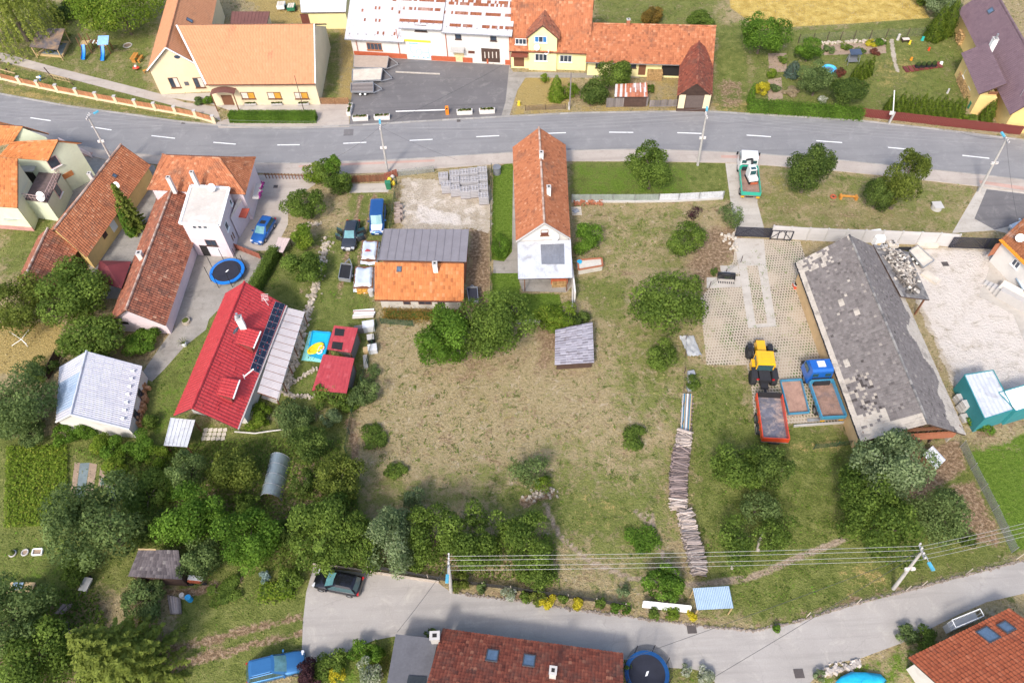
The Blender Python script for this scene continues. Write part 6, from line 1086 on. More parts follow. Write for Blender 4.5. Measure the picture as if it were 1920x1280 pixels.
# brick pillar fence of the nursery
k=thing('pillar_fence','long fence of cream pillars and brown slat panels by the road','fence',G(200,192));PX=[(-36,140),(3,149),(40,158),(75,165.5),(110,173),(147,180),(184,187.5),(220,194),(257,201),(293,207),(331,213.5),(369,221),(403,231)];FSL=mat('fence_slat_brown',(.44,.20,.10),.75,var=.2,scale=3,tintvar=.3)
for i,p in enumerate(PX): c=G(*p);MB().box((c.x,c.y,.6),(.4,.4,1.2)).build('pillar',W_CREAM,k);MB().box((c.x,c.y,1.23),(.48,.48,.07)).build('pillar_cap',LGREY,k)
for a,b2 in zip(PX[:-1],PX[1:]):
    a,b2=G(*a),G(*b2);u=(b2-a).normalized();MB().beam((a.x+u.x*.2,a.y+u.y*.2,.14),(b2.x-u.x*.2,b2.y-u.y*.2,.14),.22,.28).build('base_wall',W_CREAM,k);n_=16;mb=MB()
    for i in range(n_): c=lerp(a,b2,(i+.9)/(n_+.8));mb.box((c.x,c.y,.68),(.15,.03,.78),math.atan2(u.y,u.x),random.random())
    o=mb.build('slat_panel',FSL,k);stuff(o)
# red slat fence by the ochre house
k=thing('red_slat_fence','dark red wooden slat fence along the road below the thuja row','fence',G(1760,235));A_,B_=G(1612,219),G(1912,253.5);N_=96;RSL=mat('fence_slat_red',(.15,.035,.03),.65,var=.25,scale=3,tintvar=.4);u=(B_-A_).normalized();az=math.atan2(u.y,u.x);proto=None
for i in range(N_):
    c=lerp(A_,B_,(i+.5)/N_)
    if proto is None: proto=MB().box((0,0,.72),(.185,.03,1.3)).build('slat',RSL,None,base=(0,0,0))
    o=proto if i == 0 else proto.copy()
    if i: COL.objects.link(o)
    o.parent=k;o.location=V(c.x,c.y,random.uniform(-.04,.03))-Vector(k.location);o.location.z=random.uniform(-.04,.03);o.rotation_euler=(0,0,az+random.uniform(-.03,.03))
for z_ in (.35,1.1): MB().beam(A_+V(0,.06,z_),B_+V(0,.06,z_),.06,.09).build('rail',RSL,k)
# pale concrete panel fence of the truck yard
k=thing('panel_fence','pale concrete panel fence between lime tree lawn and truck yard','fence',G(1620,455));PP=[(1444,446),(1477,448.5),(1511,450.5),(1545,452),(1580,453.5),(1614,454.5),(1647,455.5),(1682,457),(1717,458.5),(1752,460),(1787,463)]
for p in PP: c=G(*p);MB().box((c.x,c.y,1.03),(.16,.16,2.06)).build('post',LGREY,k)
for a,b2 in zip(PP[:-1],PP[1:]):
    a,b2=G(*a),G(*b2);u=(b2-a).normalized()
    for j in range(4): MB().beam((a.x+u.x*.085,a.y+u.y*.085,.25+.5*j),(b2.x-u.x*.085,b2.y-u.y*.085,.25+.5*j),.06,.485,random.random()).build('panel',mat('panel_concrete',(.47,.45,.44),.85,var=.08,scale=1.2,tintvar=.12),k)
GATE=mat('gate_anthracite',(.045,.045,.06),.5,.3)
def bargate(name,label,a,b2,h,n,m_=GATE,cat='gate',brace=True,infill=False):
    a,b2=G(*a),G(*b2);k=thing(name,label,cat,lerp(a,b2,.5));
    for z_ in (.12,h): MB().beam(V(a.x,a.y,z_),V(b2.x,b2.y,z_),.07,.08).build('rail',m_,k)
    for i in range(n+1): p=lerp(a,b2,i/n);MB().beam((p.x,p.y,.12),(p.x,p.y,h),.1 if not infill else (b2-a).length/n*.8 if False else .09,.04 if i % n else .1).build('bar',m_,k)
    if brace: MB().beam(V(a.x,a.y+.05,.15),V(lerp(a,b2,.5).x,lerp(a,b2,.5).y+.05,h),.05,.06).build('brace',m_,k);MB().beam(V(lerp(a,b2,.5).x,lerp(a,b2,.5).y+.05,h),V(b2.x,b2.y+.05,.15),.05,.06).build('brace',m_,k)
    return k
bargate('sliding_gate','dark steel bar gate across the concrete drive',(1378,443),(1442,446),1.5,30);bargate('sliding_gate','open dark steel gate frame before the first concrete panels',(1443,449.5),(1482,451.5),1.5,3);bargate('sliding_gate','wide dark slatted gate beside the white gravel yard',(1778,465),(1842,467),1.7,22);bargate('sliding_gate','narrow dark slatted gate next to the white cottage',(1844,467),(1864,468),1.7,8,brace=False)
# sheet metal fence behind the narrow house lawn
k=thing('sheet_fence','silver sheet metal fence on a low wall behind the lawn','fence',G(1220,378));PS=[(1072,379),(1107,379),(1149,379),(1190,379),(1235,378.5),(1272,377.5),(1310,375.5),(1355,373)]
for p in PS: post(k,G(*p),1.25,.05)
for i,(a,b2) in enumerate(zip(PS[:-1],PS[1:])):
    a,b2=G(*a),G(*b2);MB().beam((a.x,a.y,.12),(b2.x,b2.y,.12),.25,.24).build('base_wall',LGREY,k);u=b2-a;mb=MB();corr(mb,lerp(a,b2,.02)+V(0,.04,.28),lerp(a,b2,.98)+V(0,.04,.28),lerp(a,b2,.98)+V(0,.1,1.2),lerp(a,b2,.02)+V(0,.1,1.2),.3,.03);mb.build('sheet',T_LIGHTMETAL if i > 3 else mat('greenish_sheet',(.30,.34,.31),.5,.3),k)
MESH_G=mat('mesh_green',(.03,.09,.05),.6,alpha=.32);MESH_S=mat('mesh_steel',(.38,.40,.38),.5,.3,alpha=.4)
def meshfence(name,label,pts,h,m_,pm,n=None,netz=.05,cat='fence',pr=.035,pname='post'):
    q=[G(*p) for p in pts];k=thing(name,label,cat,q[len(q)//2])
    for a,b2 in zip(q[:-1],q[1:]):
        L=(b2-a).length;nn=max(1,round(L/2.5)) if n is None else n
        for i in range(nn+(b2 is q[-1])): post(k,lerp(a,b2,i/nn),h+.1,pr,pm,name=pname)
        u=(b2-a).normalized();nn2=V(-u.y,u.x,0)*.012;z0,z1=V(0,0,netz),V(0,0,h);mb=MB();mb.raw([a-nn2+z0,b2-nn2+z0,b2-nn2+z1,a-nn2+z1,a+nn2+z0,b2+nn2+z0,b2+nn2+z1,a+nn2+z1],[(0,1,2,3),(7,6,5,4),(3,2,6,7)]);mb.build('mesh',m_,k)
    return k
DKG=mat('post_green',(.015,.06,.035),.6)
meshfence('mesh_fence','dark green mesh fence between gravel yard and bright lawn',[(922,322),(920.5,400),(920,490)],1.3,MESH_G,DKG);meshfence('mesh_fence','dark green mesh fence beside the small grey trailer',[(921,515),(920,590)],1.3,MESH_G,DKG);meshfence('mesh_fence','green netting fence beside the blue van',[(745,347),(738,400),(733,440)],1.4,MESH_G,DKG);meshfence('mesh_fence','green netting fence running down from the hutches into the field',[(707,610),(700,650),(680,720),(662,780),(650,850)],1.2,MESH_G,DKG);meshfence('mesh_fence','thin mesh fence behind the orange tiled house back wall',[(715,607),(775,612)],1.0,MESH_G,DKG)
meshfence('mesh_fence','wire fence down the edge of the bright east lawn',[(1800,838),(1820,880),(1860,958),(1896,1036)],1.2,MESH_S,STEEL);meshfence('mesh_gate','pale wire mesh gate at the gravel yard entrance',[(748,331),(783,327),(814,323)],1.1,MESH_S,STEEL,1,cat='gate');meshfence('mesh_fence','low rusty wire fence along the dry front garden',[(985,208),(1060,205)],.9,mat('mesh_rust',(.2,.13,.09),.8,alpha=.25),W_WOOD);meshfence('mesh_fence','brown mesh fence closing the path beside the cream house',[(603,196),(655,196)],1.1,mat('mesh_brown',(.30,.16,.08),.7,alpha=.6),WOODB);meshfence('mesh_fence','post and wire fence behind the vegetable beds',[(1496,82),(1550,77),(1600,75),(1660,72),(1700,70),(1738,68)],1.4,mat('mesh_thin',(.2,.2,.18),.7,alpha=.08),W_WOOD,pr=.05);meshfence('mesh_fence','short mesh fence below the truck yard',[(1525,842),(1612,832)],.9,MESH_G,DKG);meshfence('mesh_fence','dark wire fence down the middle of the field beside the pear bushes',[(1389,492),(1330,540),(1305,570),(1285,640),(1283,700),(1278,800),(1266,870)],1.0,mat('mesh_thin',(.2,.2,.18),.7,alpha=.08),W_WOOD)
WP=mat('post_pale',(.50,.43,.36),.8)
meshfence('mesh_fence','dark net fence with pale posts under the tree row by the lane',[(690,1064),(750,1074),(803,1084),(905,1099),(958,1105),(1012,1114),(1065,1121),(1118,1128),(1172,1138)],.85,mat('net_dark',(.045,.045,.045),.8,alpha=.6),WP,1);meshfence('mesh_fence','row of leaning pale posts with wire above the lane wall',[(1512,1156),(1606,1131),(1698,1107),(1728,1098),(1812,1075),(1906,1048)],1.1,mat('mesh_thin',(.2,.2,.18),.7,alpha=.08),WP,1)
def boards(name,label,pts,h,m_,bw=.22,cat='fence',gap=.9,rail=True):
    q=[G(*p) for p in pts];k=thing(name,label,cat,q[0])
    for a,b2 in zip(q[:-1],q[1:]):
        L=(b2-a).length;n_=max(1,round(L/bw));az=math.atan2(b2.y-a.y,b2.x-a.x)
        for i in range(n_): c=lerp(a,b2,(i+.5)/n_);MB().box((c.x,c.y,h/2+.04),(L/n_*gap,.03,h),az,random.random()).build('board',m_,k)
        if rail: MB().beam(V(a.x,a.y-.05,h*.8),V(b2.x,b2.y-.05,h*.8),.05,.08).build('rail',m_,k)
    return k
boards('board_gate','brown board gate at the driveway of the dark car',[(653,343),(722,340)],1.1,WOODB,.4,'gate');boards('board_fence','short rust red board fence next to the power pole',[(722,340),(746,331)],1.2,mat('fence_rust',(.26,.09,.06),.75,tintvar=.3),.35);boards('board_fence','brown open bar fence in front of the paved driveway',[(497,335),(578,337)],.9,WOODB,.45,gap=.25);boards('board_fence','low red brown board fence between trampoline and driveway',[(433,463),(490,486)],.9,mat('fence_rust',(.26,.09,.06),.75,tintvar=.3),.3);boards('board_fence','dark plank fence beside the straw yard',[(115,668),(92,712)],1.3,W_WOOD,.25);boards('yard_wall','low pale wall with brown posts before the green house',[(115,268),(175,297)],.9,W_PINK,1.3,'wall',.97)
# log walls dividing the field
def logwall(label,path,width,h,seed,m_=LOGOLD,r=.068):
    q=[G(*p) for p in path];k=thing('log_stack',label,'log pile',q[0],group='stacked log walls dividing the field');rr=random.Random(seed);mb=MB()
    for a,b2 in zip(q[:-1],q[1:]):
        L=(b2-a).length;u=(b2-a)/L;v=V(-u.y,u.x,0);n_=int(L/(1.75*r));rows=int(h/(1.7*r))
        for i in range(n_):
            for j in range(rows):
                c=a+u*(i+.5+(j % 2)*.4)*1.75*r+v*rr.uniform(-.1,.1);z_=r+j*1.7*r+rr.uniform(-.05,.07);t_=rr.gauss(0,.13);w2=width/2*rr.uniform(.65,1.12);mb.tube([V(c.x,c.y,z_)-v*w2+u*t_,V(c.x,c.y,z_)+v*w2-u*t_],r*rr.uniform(.7,1.25),5,rr.random())
    return stuff(mb.build('logs',m_,k))
PALELOG=mat('pale_logs',(.40,.335,.295),.9,var=.35,scale=5,tintvar=.7)
logwall('short pale end section of the log wall below the stored boards',[(1282,814),(1278,845)],1.35,1.0,1,PALELOG);logwall('long dark ragged middle section of the log wall',[(1277,847),(1271,895),(1270,938)],1.5,.95,2,mat('dark_logs',(.205,.158,.148),.9,var=.4,scale=5,tintvar=.85));logwall('pale section closing the dark log wall',[(1270,940),(1270,958)],1.4,.9,3,PALELOG);logwall('pale neat log section before the brown capped one',[(1282,962),(1291,1002)],1.3,1.0,4,PALELOG);logwall('grey lower end of the log wall by the footpath',[(1292,1004),(1304,1050),(1309,1078)],1.35,1.1,5)
logwall('low heap of dark branches under the stored boards',[(1290,742),(1285,812)],1.0,.3,6,MATS['dark_logs'])
k=thing('stored_boards','long boards and blue planks stored beside the field wire fence','boards',G(1288,770))
for i in range(8): a,b2=G(1282+i*2.0+random.uniform(-1,1),738,.25+.05*(i % 3)),G(1277+i*2.2,808,.45+.05*(i % 3));MB().beam(a,b2,.11,.06,random.random()).build('board',[LGREY,P_CY,WOODL,T_BLUEMETAL,WHITE,WOODG,P_CY,WOODL][i],k)
k=thing('junk_sheet','grey boxes and sheets piled at the field wire fence','scrap',G(1293,720));
for i,(px,py,sx,sy,h) in enumerate(((1295,703,.7,.5,.5),(1296,716,.7,.9,.45),(1293,730,.6,.6,.35))): c=G(px,py);MB().box((c.x,c.y,h/2),(sx,sy,h),.15).build('crate',[mat('scrap_grey',(.27,.28,.31),.7,var=.3),LGREY,MATS['scrap_grey']][i],k)
k=thing('grey_tarp','crumpled pale grey sheet on the slope by the big pear bush','tarp',G(1296,655));mb=MB();c=G(1294,652);rr=random.Random(3);N_=10;vs=[(c.x+(i/N_-.5)*1.5+rr.uniform(-.05,.05)-(j/N_-.5)*.4,c.y+(j/N_-.5)*2.6,.25+rr.uniform(0,.3)) for j in range(N_+1) for i in range(N_+1)];mb.raw(vs,[(j*(N_+1)+i,j*(N_+1)+i+1,(j+1)*(N_+1)+i+1,(j+1)*(N_+1)+i) for j in range(N_) for i in range(N_)]);mb.build('sheet',mat('tarp_grey',(.36,.37,.38),.6),k,smooth=True)
# stone edgings
def stones(name,label,pts,w,n_,s0,s1,m_,seed=5):
    rr=random.Random(seed);q=[G(*p) for p in pts];mb=MB();Ls=[(b2-a).length for a,b2 in zip(q[:-1],q[1:])];T=sum(Ls)
    for i in range(n_):
        d=rr.random()*T
        for a,b2,L in zip(q[:-1],q[1:],Ls):
            if d <= L: break
            d -= L
        c=lerp(a,b2,min(1,d/L));s_=rr.uniform(s0,s1);M_=Matrix.Translation((c.x+rr.gauss(0,w/2),c.y+rr.gauss(0,w/2),s_*.3)) @ Matrix.Rotation(rr.random()*6.3,4,'Z') @ Matrix.Rotation(rr.uniform(-.4,.4),4,'X');mb.box((0,0,0),(s_,s_*rr.uniform(.6,1),s_*.7),0,rr.random(),taper=rr.uniform(.55,.9),M=M_)
    return stuff(tag(mb.build(name,m_,base=q[0]),label,'stones'))
STN=mat('field_stone',(.42,.36,.29),.9,var=.3,scale=3,tintvar=.45);STD=mat('dark_stone',(.23,.19,.16),.9,var=.35,scale=3,tintvar=.5)
stones('stone_border','line of loose stones through the west garden',[(612,452),(600,510),(585,560),(572,600)],.5,260,.12,.4,STN);stones('stone_border','stone border along the glazed veranda',[(575,592),(565,640),(545,700),(535,735)],.4,260,.12,.35,STN,6);stones('stone_border','row of stones below the swimming pool mat',[(545,722),(575,700),(595,690)],.2,60,.12,.3,STN,7);stones('stone_border','row of stones under the plain dull red shed',[(530,737),(560,744),(590,743)],.2,60,.12,.3,STN,8);stones('stone_wall','rough stone edging along the lane below the field',[(1195,1158),(1330,1175),(1415,1181),(1490,1166),(1600,1132),(1672,1114),(1815,1076),(1920,1050)],.1,650,.08,.2,STD,9);stones('stone_wall','stone edging of the flower strip along the lane',[(860,1112),(995,1128),(1070,1141),(1190,1157)],.12,220,.08,.2,STD,10);stones('rubble','scattered pale rubble on the field slope',[(985,935),(1010,925),(1040,925)],.5,60,.1,.3,STN,11);stones('rubble','pale rubble in the dry ground near the brick heap',[(560,425),(600,420)],.4,70,.1,.3,STN,12);stones('stone_border','pale stone edging of the upper vegetable beds',[(1540,82),(1600,79),(1660,77)],.3,110,.15,.4,STN,13);stones('rubble','white stones and boards on the soil by the concrete drive',[(1355,450),(1372,440),(1378,470)],.5,45,.12,.35,mat('white_stone',(.46,.41,.35),.9,tintvar=.3),14);stones('rubble','potted plants and stones lining the lane garden bed',[(1540,1262),(1580,1250),(1615,1242)],.25,60,.15,.4,mat('pot_stone',(.45,.40,.36),.8,tintvar=.5),15)
k=thing('plank_kerb','weathered plank kerb on edge along the lane by the black car','kerb',G(700,1075));PK=[(588,1058),(652,1066),(716,1076),(770,1084),(824,1092)]
for a,b2 in zip(PK[:-1],PK[1:]): a,b2=G(*a),G(*b2);MB().beam(V(a.x,a.y,.16),V(lerp(a,b2,.99).x,lerp(a,b2,.99).y,.16),.12,.32,random.random()).build('plank',mat('kerb_plank',(.40,.34,.28),.9,var=.3,scale=3,tintvar=.3),k)
# ------------------------------------------------------------------ yard things
BLOCK=mat('hollow_block',(.38,.37,.385),.9,var=.1,scale=3,tintvar=.12)
proto=thing('block_pallet','pallet of grey hollow concrete blocks beside the gravel yard','block pallet',(0,0,0),group='pallets of hollow concrete blocks');lc=Loc(proto)
lc.add('pallet',MB().box((0,0,.07),(1.2,1.0,.14)),WOODG);lay=MB();lay.box((0,0,.6),(1.19,.99,.9));lc.add('block_layers',lay,BLOCK);top=MB();xs_=[-.595,-.53,-.245,-.155,.155,.245,.53,.595];ys_=[-.495,-.44,-.215,-.14,.14,.215,.44,.495]
for i in range(7):
    for j in range(7):
        if i % 2 == 0 or j % 2 == 0: top.box(((xs_[i]+xs_[i+1])/2,(ys_[j]+ys_[j+1])/2,1.16),(xs_[i+1]-xs_[i],ys_[j+1]-ys_[j],.22),0,.5)
stuff(lc.add('hollow_blocks',top,BLOCK));lc.add('hole_shade',MB().box((0,0,1.06),(1.15,.95,.02)),DARK)  # near-black sheet painted in as the shade inside the block holes
for z_ in (.36,.6,.84,1.05): lc.add('block_joint',MB().box((0,0,z_),(1.205,1.005,.02)),CHAS)
first=True
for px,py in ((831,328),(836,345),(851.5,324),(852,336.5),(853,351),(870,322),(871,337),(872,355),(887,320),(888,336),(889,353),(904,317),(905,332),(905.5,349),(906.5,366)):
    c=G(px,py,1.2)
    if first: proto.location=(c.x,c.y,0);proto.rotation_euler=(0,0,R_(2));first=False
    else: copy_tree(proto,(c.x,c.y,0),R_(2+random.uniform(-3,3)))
# planters and barrier of the forecourt
for i,(px,py,rz,lab) in enumerate(((676.5,222,0,'white planter with small plants beside the forecourt edge'),(717,220,0,'white planter with small plants below the barrier arm tip'),(871.5,210.5,0,'white planter next to the orange barrier post'),(913.5,208.5,0,'white planter at the forecourt corner by the side path'),(656.5,206,1.5,'white planter standing crosswise at the brown mesh fence'))):
    c=G(px,py+3);k=thing('planter',lab,'planter',c,rz,'white planters of the forecourt');lc=Loc(k);lc.add('trough',MB().box((0,0,.3),(2.1,.55,.6),taper=1.04),W_WHITE);lc.add('soil',MB().box((0,0,.605),(1.9,.4,.03)),MATS['bed_soil']);pb=MB();rr=random.Random(i)
    for _ in range(26): pb.box((rr.uniform(-.9,.9),rr.uniform(-.15,.15),.66),(.16,.16,.14),rr.random(),rr.random())
    stuff(lc.add('plants',pb,MATS['box_plants']))
c=G(839,214);k=thing('barrier','orange barrier post with long white arm closing the forecourt','barrier',c);MB().box((c.x,c.y,.6),(.45,.4,1.2)).build('post',mat('barrier_orange',(.75,.22,.02),.5),k);a,b2=G(742,209,1.0),G(834,206,1.0);MB().beam(b2,a,.06,.12).build('arm',WHITE,k);MB().box((c.x,c.y-.22,1.0),(.2,.05,.2)).build('control_box',BLACK,k)
tag(MB().beam(G(742,135,.08),G(825,139,.08),.22,.12).build('parking_kerb',A_LIGHT),'long pale kerb bar lying in the dark forecourt','kerb');
# tarpaulin covered piles by the dark car
def tarp(label,q4,h,m_,seed,cat='tarp'):
    q=[G(*p,h) for p in q4];rr=random.Random(seed);N_=12;k=thing('tarp_pile',label,cat,dn(sum(q,V(0,0,0))/4));mb=MB();vs=[]
    for j in range(N_+1):
        for i in range(N_+1):
            s_,t=i/N_,j/N_;p=lerp(lerp(q[0],q[1],s_),lerp(q[3],q[2],s_),t);e=min(s_,1-s_,t,1-t);vs.append((p.x+rr.uniform(-.05,.05),p.y+rr.uniform(-.05,.05),h*(min(1,.25+e*5))+rr.uniform(-.05,.05)+.08*math.sin(s_*9)))
    mb.raw(vs,[(j*(N_+1)+i,j*(N_+1)+i+1,(j+1)*(N_+1)+i+1,(j+1)*(N_+1)+i) for j in range(N_) for i in range(N_)]);mb.build('sheet',m_,k,smooth=True);c=sum(q,V(0,0,0))/4;MB().prism([dn(lerp(p,c,.12)) for p in q],0,h*.8).build('load',WOODB,k);return k
TARP=mat('tarp_blue',(.48,.54,.62),.45,var=.12,scale=1.5);ktp=tarp('pale blue tarp pile with a red print next to the dark car',((674,488),(706,489),(711,447),(677,446)),.9,TARP,1);tarp('larger pale blue tarp over stacked wood by the orange tiled house',((659,540),(701,540),(702,494),(663,495)),1.0,TARP,2)
p=G(689,470,1.05);MB().raw([p+V(-.35,-.1,0),p+V(.4,-.15,.02),p+V(.3,.1,.02),p+V(-.1,.3,0)],[(0,1,2,3)]).build('red_print',mat('print_red',(.36,.05,.06),.5),ktp)
k=thing('firewood_heap','yellow split firewood showing under the larger tarp','firewood',G(684,547));c=G(684,548);logs_wall(k,V(c.x,c.y,0),V(1,0,0),1.6,.7,.5,.07,mat('fresh_logs',(.60,.32,.06),.8,tintvar=.4),seed=4)
k=thing('sheet_pile','pile of white boards and sheets beside the grey wall corner','boards',G(683,590))
for i in range(6): c=G(683+random.uniform(-2,2),583+i*3);MB().box((c.x,c.y,.08+.06*i),(2.3,.35,.06),random.uniform(-.06,.06),random.random()).build('board',[WHITE,mat('pinkish_board',(.36,.22,.18),.85),WHITE,LGREY,WHITE,PALE][i],k)
k=thing('pallet_stack','leaning wooden pallets beside the green netting','pallet',G(748,400))
for i in range(7): c=G(746+(i % 2)*4,388+i*5);MB().box((c.x,c.y,.4),(.75,.1,.8),.1,random.random()).build('slat',mat('old_pallet',(.36,.29,.26),.9,tintvar=.3),k)
def bin_(name,label,px,py,h,r,m_,cat='bin',sq=True):
    c=G(px,py);k=thing(name,label,cat,c);mb=MB();(mb.box((c.x,c.y,h/2),(r*2,r*2,h),.1,taper=1.15) if sq else mb.tube([V(c.x,c.y,0),V(c.x,c.y,h)],r,14));mb.build('body',m_,k);mb=MB();(mb.box((c.x,c.y,h+.03),(r*2.5,r*2.5,.06),.1) if sq else mb.tube([V(c.x,c.y,h),V(c.x,c.y,h+.06)],r*1.08,14));mb.build('lid',m_,k);return k
GRN=mat('bin_green',(.03,.17,.09),.5);bin_('waste_bin','green wheelie bin inside the brown gate',729,353,1.0,.28,GRN);bin_('waste_bin','dark green bin at the ochre house porch',1820,203,.9,.45,GRN,sq=False);bin_('composter','grey round composter at the corner of the bright lawn',932,325,1.0,.5,mat('bin_grey',(.17,.18,.20),.5),'composter',False);bin_('rain_barrel','grey rain barrel beside the firewood under the tarp',697,553,.8,.3,LGREY,'barrel',False)
YB=mat('yellow_bag',(.70,.52,.04),.45)
def blob(c,sx,sy,sz,seed,mb=None,n1=7,n2=10,t=.5):
    mb=mb or MB();rr=random.Random(seed);vs=[]
    for i in range(n1+1):
        a=math.pi*i/n1
        for j in range(n2):
            b_=2*math.pi*j/n2;k_=rr.uniform(.85,1.12);vs.append((c[0]+sx*math.sin(a)*math.cos(b_)*k_,c[1]+sy*math.sin(a)*math.sin(b_)*k_,c[2]+sz*math.cos(a)*k_))
    mb.raw(vs,[(i*n2+j,(i+1)*n2+j,(i+1)*n2+(j+1) % n2,i*n2+(j+1) % n2) for i in range(n1) for j in range(n2)],t);return mb
for i,(px,py,m_,lab) in enumerate(((731,340,YB,'yellow rubbish bag leaning on the netting'),(738,347,YB,'lower yellow rubbish bag beside the green bin'),(736,334,LGREY,'pale rubbish bags behind the green bin'))): c=G(px,py);tag(blob((c.x,c.y,.3),.32,.3,.35,i).build('rubbish_bag',m_,smooth=True),lab,'bag')
# trampolines
def trampoline(label,px,py,r,z=.75,poles=8,ring=None,net=False):
    c=G(px,py,z);k=thing('trampoline',label,'trampoline',dn(c));rg=ring or mat('pad_blue',(.01,.16,.55),.45);N_=36;mb=MB();P=lambda rr_,z_: [(c.x+rr_*math.cos(2*math.pi*i/N_),c.y+rr_*math.sin(2*math.pi*i/N_),z_) for i in range(N_)];a_,b_,d_=P(r,z),P(r*.82,z+.03),P(r*1.0,z-.12)
    mb.raw(a_+b_+d_,[(i,(i+1) % N_,N_+(i+1) % N_,N_+i) for i in range(N_)]+[(i,2*N_+i,2*N_+(i+1) % N_,(i+1) % N_) for i in range(N_)]);mb.build('pad',rg,k);mb=MB();mb.disc((c.x,c.y,z-.01),r*.83,N_);mb.build('mat',mat('jump_mat',(.02,.022,.035),.7),k)
    mb=MB();mb.face([(c.x+x,c.y+y,z+.004) for x,y in ((-.18,-.2),(.02,-.16),(.2,.2),(0,.16))]);mb.build('logo',WHITE,k)
    for i in range(poles):
        a=2*math.pi*(i+.5)/poles;MB().tube([(c.x+r*1.03*math.cos(a),c.y+r*1.03*math.sin(a),0),(c.x+r*1.03*math.cos(a),c.y+r*1.03*math.sin(a),z+1.7)],.035,6).build('net_pole',BLACK,k)
    if net:
        mb=MB();a_,b_=P(r*1.03,z),P(r*1.03,z+1.6);mb.raw(a_+b_,[(i,(i+1) % N_,N_+(i+1) % N_,N_+i) for i in range(N_)]);mb.build('safety_net',mat('net_black',(.02,.02,.025),.8,alpha=.35),k)
    return k
trampoline('round trampoline with bright blue pad in the concrete yard',425.5,508,1.98);trampoline('netted trampoline with dark blue pad beside the lane house',1213,1262,1.75,net=True,ring=mat('pad_darkblue',(.01,.07,.22),.5))
# pool with mat and floats
k=thing('swimming_pool','rectangular turquoise frame pool beside the red sheds','pool',G(600,650));q=[G(577,662,.5),G(607,671,.5),G(620,624,.5),G(586,621,.5)];W4=mat('pool_water',(.01,.42,.62),.08,spec=.8,var=.1);MB().prism([dn(p) for p in q],0,.45).build('liner',mat('pool_blue',(.01,.25,.50),.5),k);c=sum(q,V(0,0,0))/4;MB().slab([V(*lerp(p,c,.07)[:2],.47) for p in q],.02).build('water',W4,k);rim=MB();[rim.beam(V(a.x,a.y,.5),V(b2.x,b2.y,.5),.14,.12) for a,b2 in zip(q,q[1:]+q[:1])];rim.build('rim',mat('pool_rim',(.015,.30,.52),.4),k)
tag(MB().slab([G(565,675,.03),G(603,679,.03),G(607,668,.03),G(618,621,.03),G(580,621,.03)],.025).build('pool_mat',mat('mint_mat',(.25,.62,.56),.6)),'pale mint ground mat under the swimming pool','mat')
c=G(592,653,.55);k=thing('pool_float','yellow oval float lying in the pool','pool float',c);mb=MB();[mb.tube([(c.x+1.0*math.cos(a)*.75,c.y+.55*math.sin(a)+.35*math.cos(a),.56) for a in [2*math.pi*i/20 for i in range(21)]],.13,6)];mb.build('ring',mat('float_yellow',(.75,.55,.02),.35),k,smooth=True);mb=MB();mb.disc((c.x,c.y,.56),.8,16,sy=.55,rz=.5);mb.build('cushion',MATS['float_yellow'],k)
for px,py,m_,lab in ((603,652,mat('float_pink',(.75,.50,.45),.4),'pink ring float in the pool'),(599.5,658.5,WHITE,'white ring float in the pool')): c=G(px,py,.55);mb=MB();mb.tube([(c.x+.27*math.cos(a),c.y+.27*math.sin(a),.56) for a in [2*math.pi*i/16 for i in range(17)]],.09,6);tag(mb.build('ring_float',m_,smooth=True),lab,'pool float')
# polytunnel greenhouse
k=thing('polytunnel','curved clear plastic greenhouse tunnel among the trees','greenhouse',G(520,900));A_,B_=G(527,862),G(509,938);u=(B_-A_).normalized();v=V(-u.y,u.x,0);PC=mat('tunnel_plastic',(.30,.37,.42),.12,0,var=.15,alpha=.6,spec=.8);R2=.95
for s_ in range(4):
    a,b2=lerp(A_,B_,s_/4+.004),lerp(A_,B_,(s_+1)/4-.004);mb=MB();vs=[p+v*R2*math.cos(t)+V(0,0,1.5*math.sin(t)) for p in (a,b2) for t in [math.pi*i/12 for i in range(13)]];mb.raw(vs,[(i,i+1,14+i,13+i) for i in range(12)]);mb.build('panel',PC,k,smooth=True)
for s_ in range(5): p=lerp(A_,B_,s_/4);mb=MB();mb.tube([p+v*R2*1.01*math.cos(t)+V(0,0,1.52*math.sin(t)) for t in [math.pi*i/12 for i in range(13)]],.03,5);mb.build('hoop',STEEL,k)
# hutches, crates and barrels beside the pool sheds
for i,(px,py,sx,sy,h,m_,nm,lab) in enumerate(((693,617,1.2,.9,.9,mat('hutch_white',(.55,.56,.58),.7),'storage_crate','white topped crate beside the garden mesh'),(697,640,.7,.7,.8,BLACK,'storage_crate','black crate in front of the white crate'),(700,658,.9,.8,.7,MATS['hutch_white'],'storage_crate','pale blue white box next to the mesh fence'),(687,660,.5,.6,.5,WOODL,'storage_crate','tan box with odds and ends by the red sheds'),(686,680,.4,1.6,.25,LGREY,'stone_slab','long pale slab lying by the mesh fence'),(675,622,.9,.5,.8,WOODG,'wood_pallet','grey slatted pallet propped on the shed with heating mats'))):
    c=G(px,py);k=thing(nm,lab,'crate' if 'crate' in nm else 'slab' if 'slab' in nm else 'pallet',c);MB().box((c.x,c.y,h/2),(sx,sy,h),.15,taper=.96).build('body',m_,k);MB().box((c.x,c.y,h+.02),(sx*1.06,sy*1.06,.05),.15).build('top',LGREY if m_ is BLACK else m_,k)
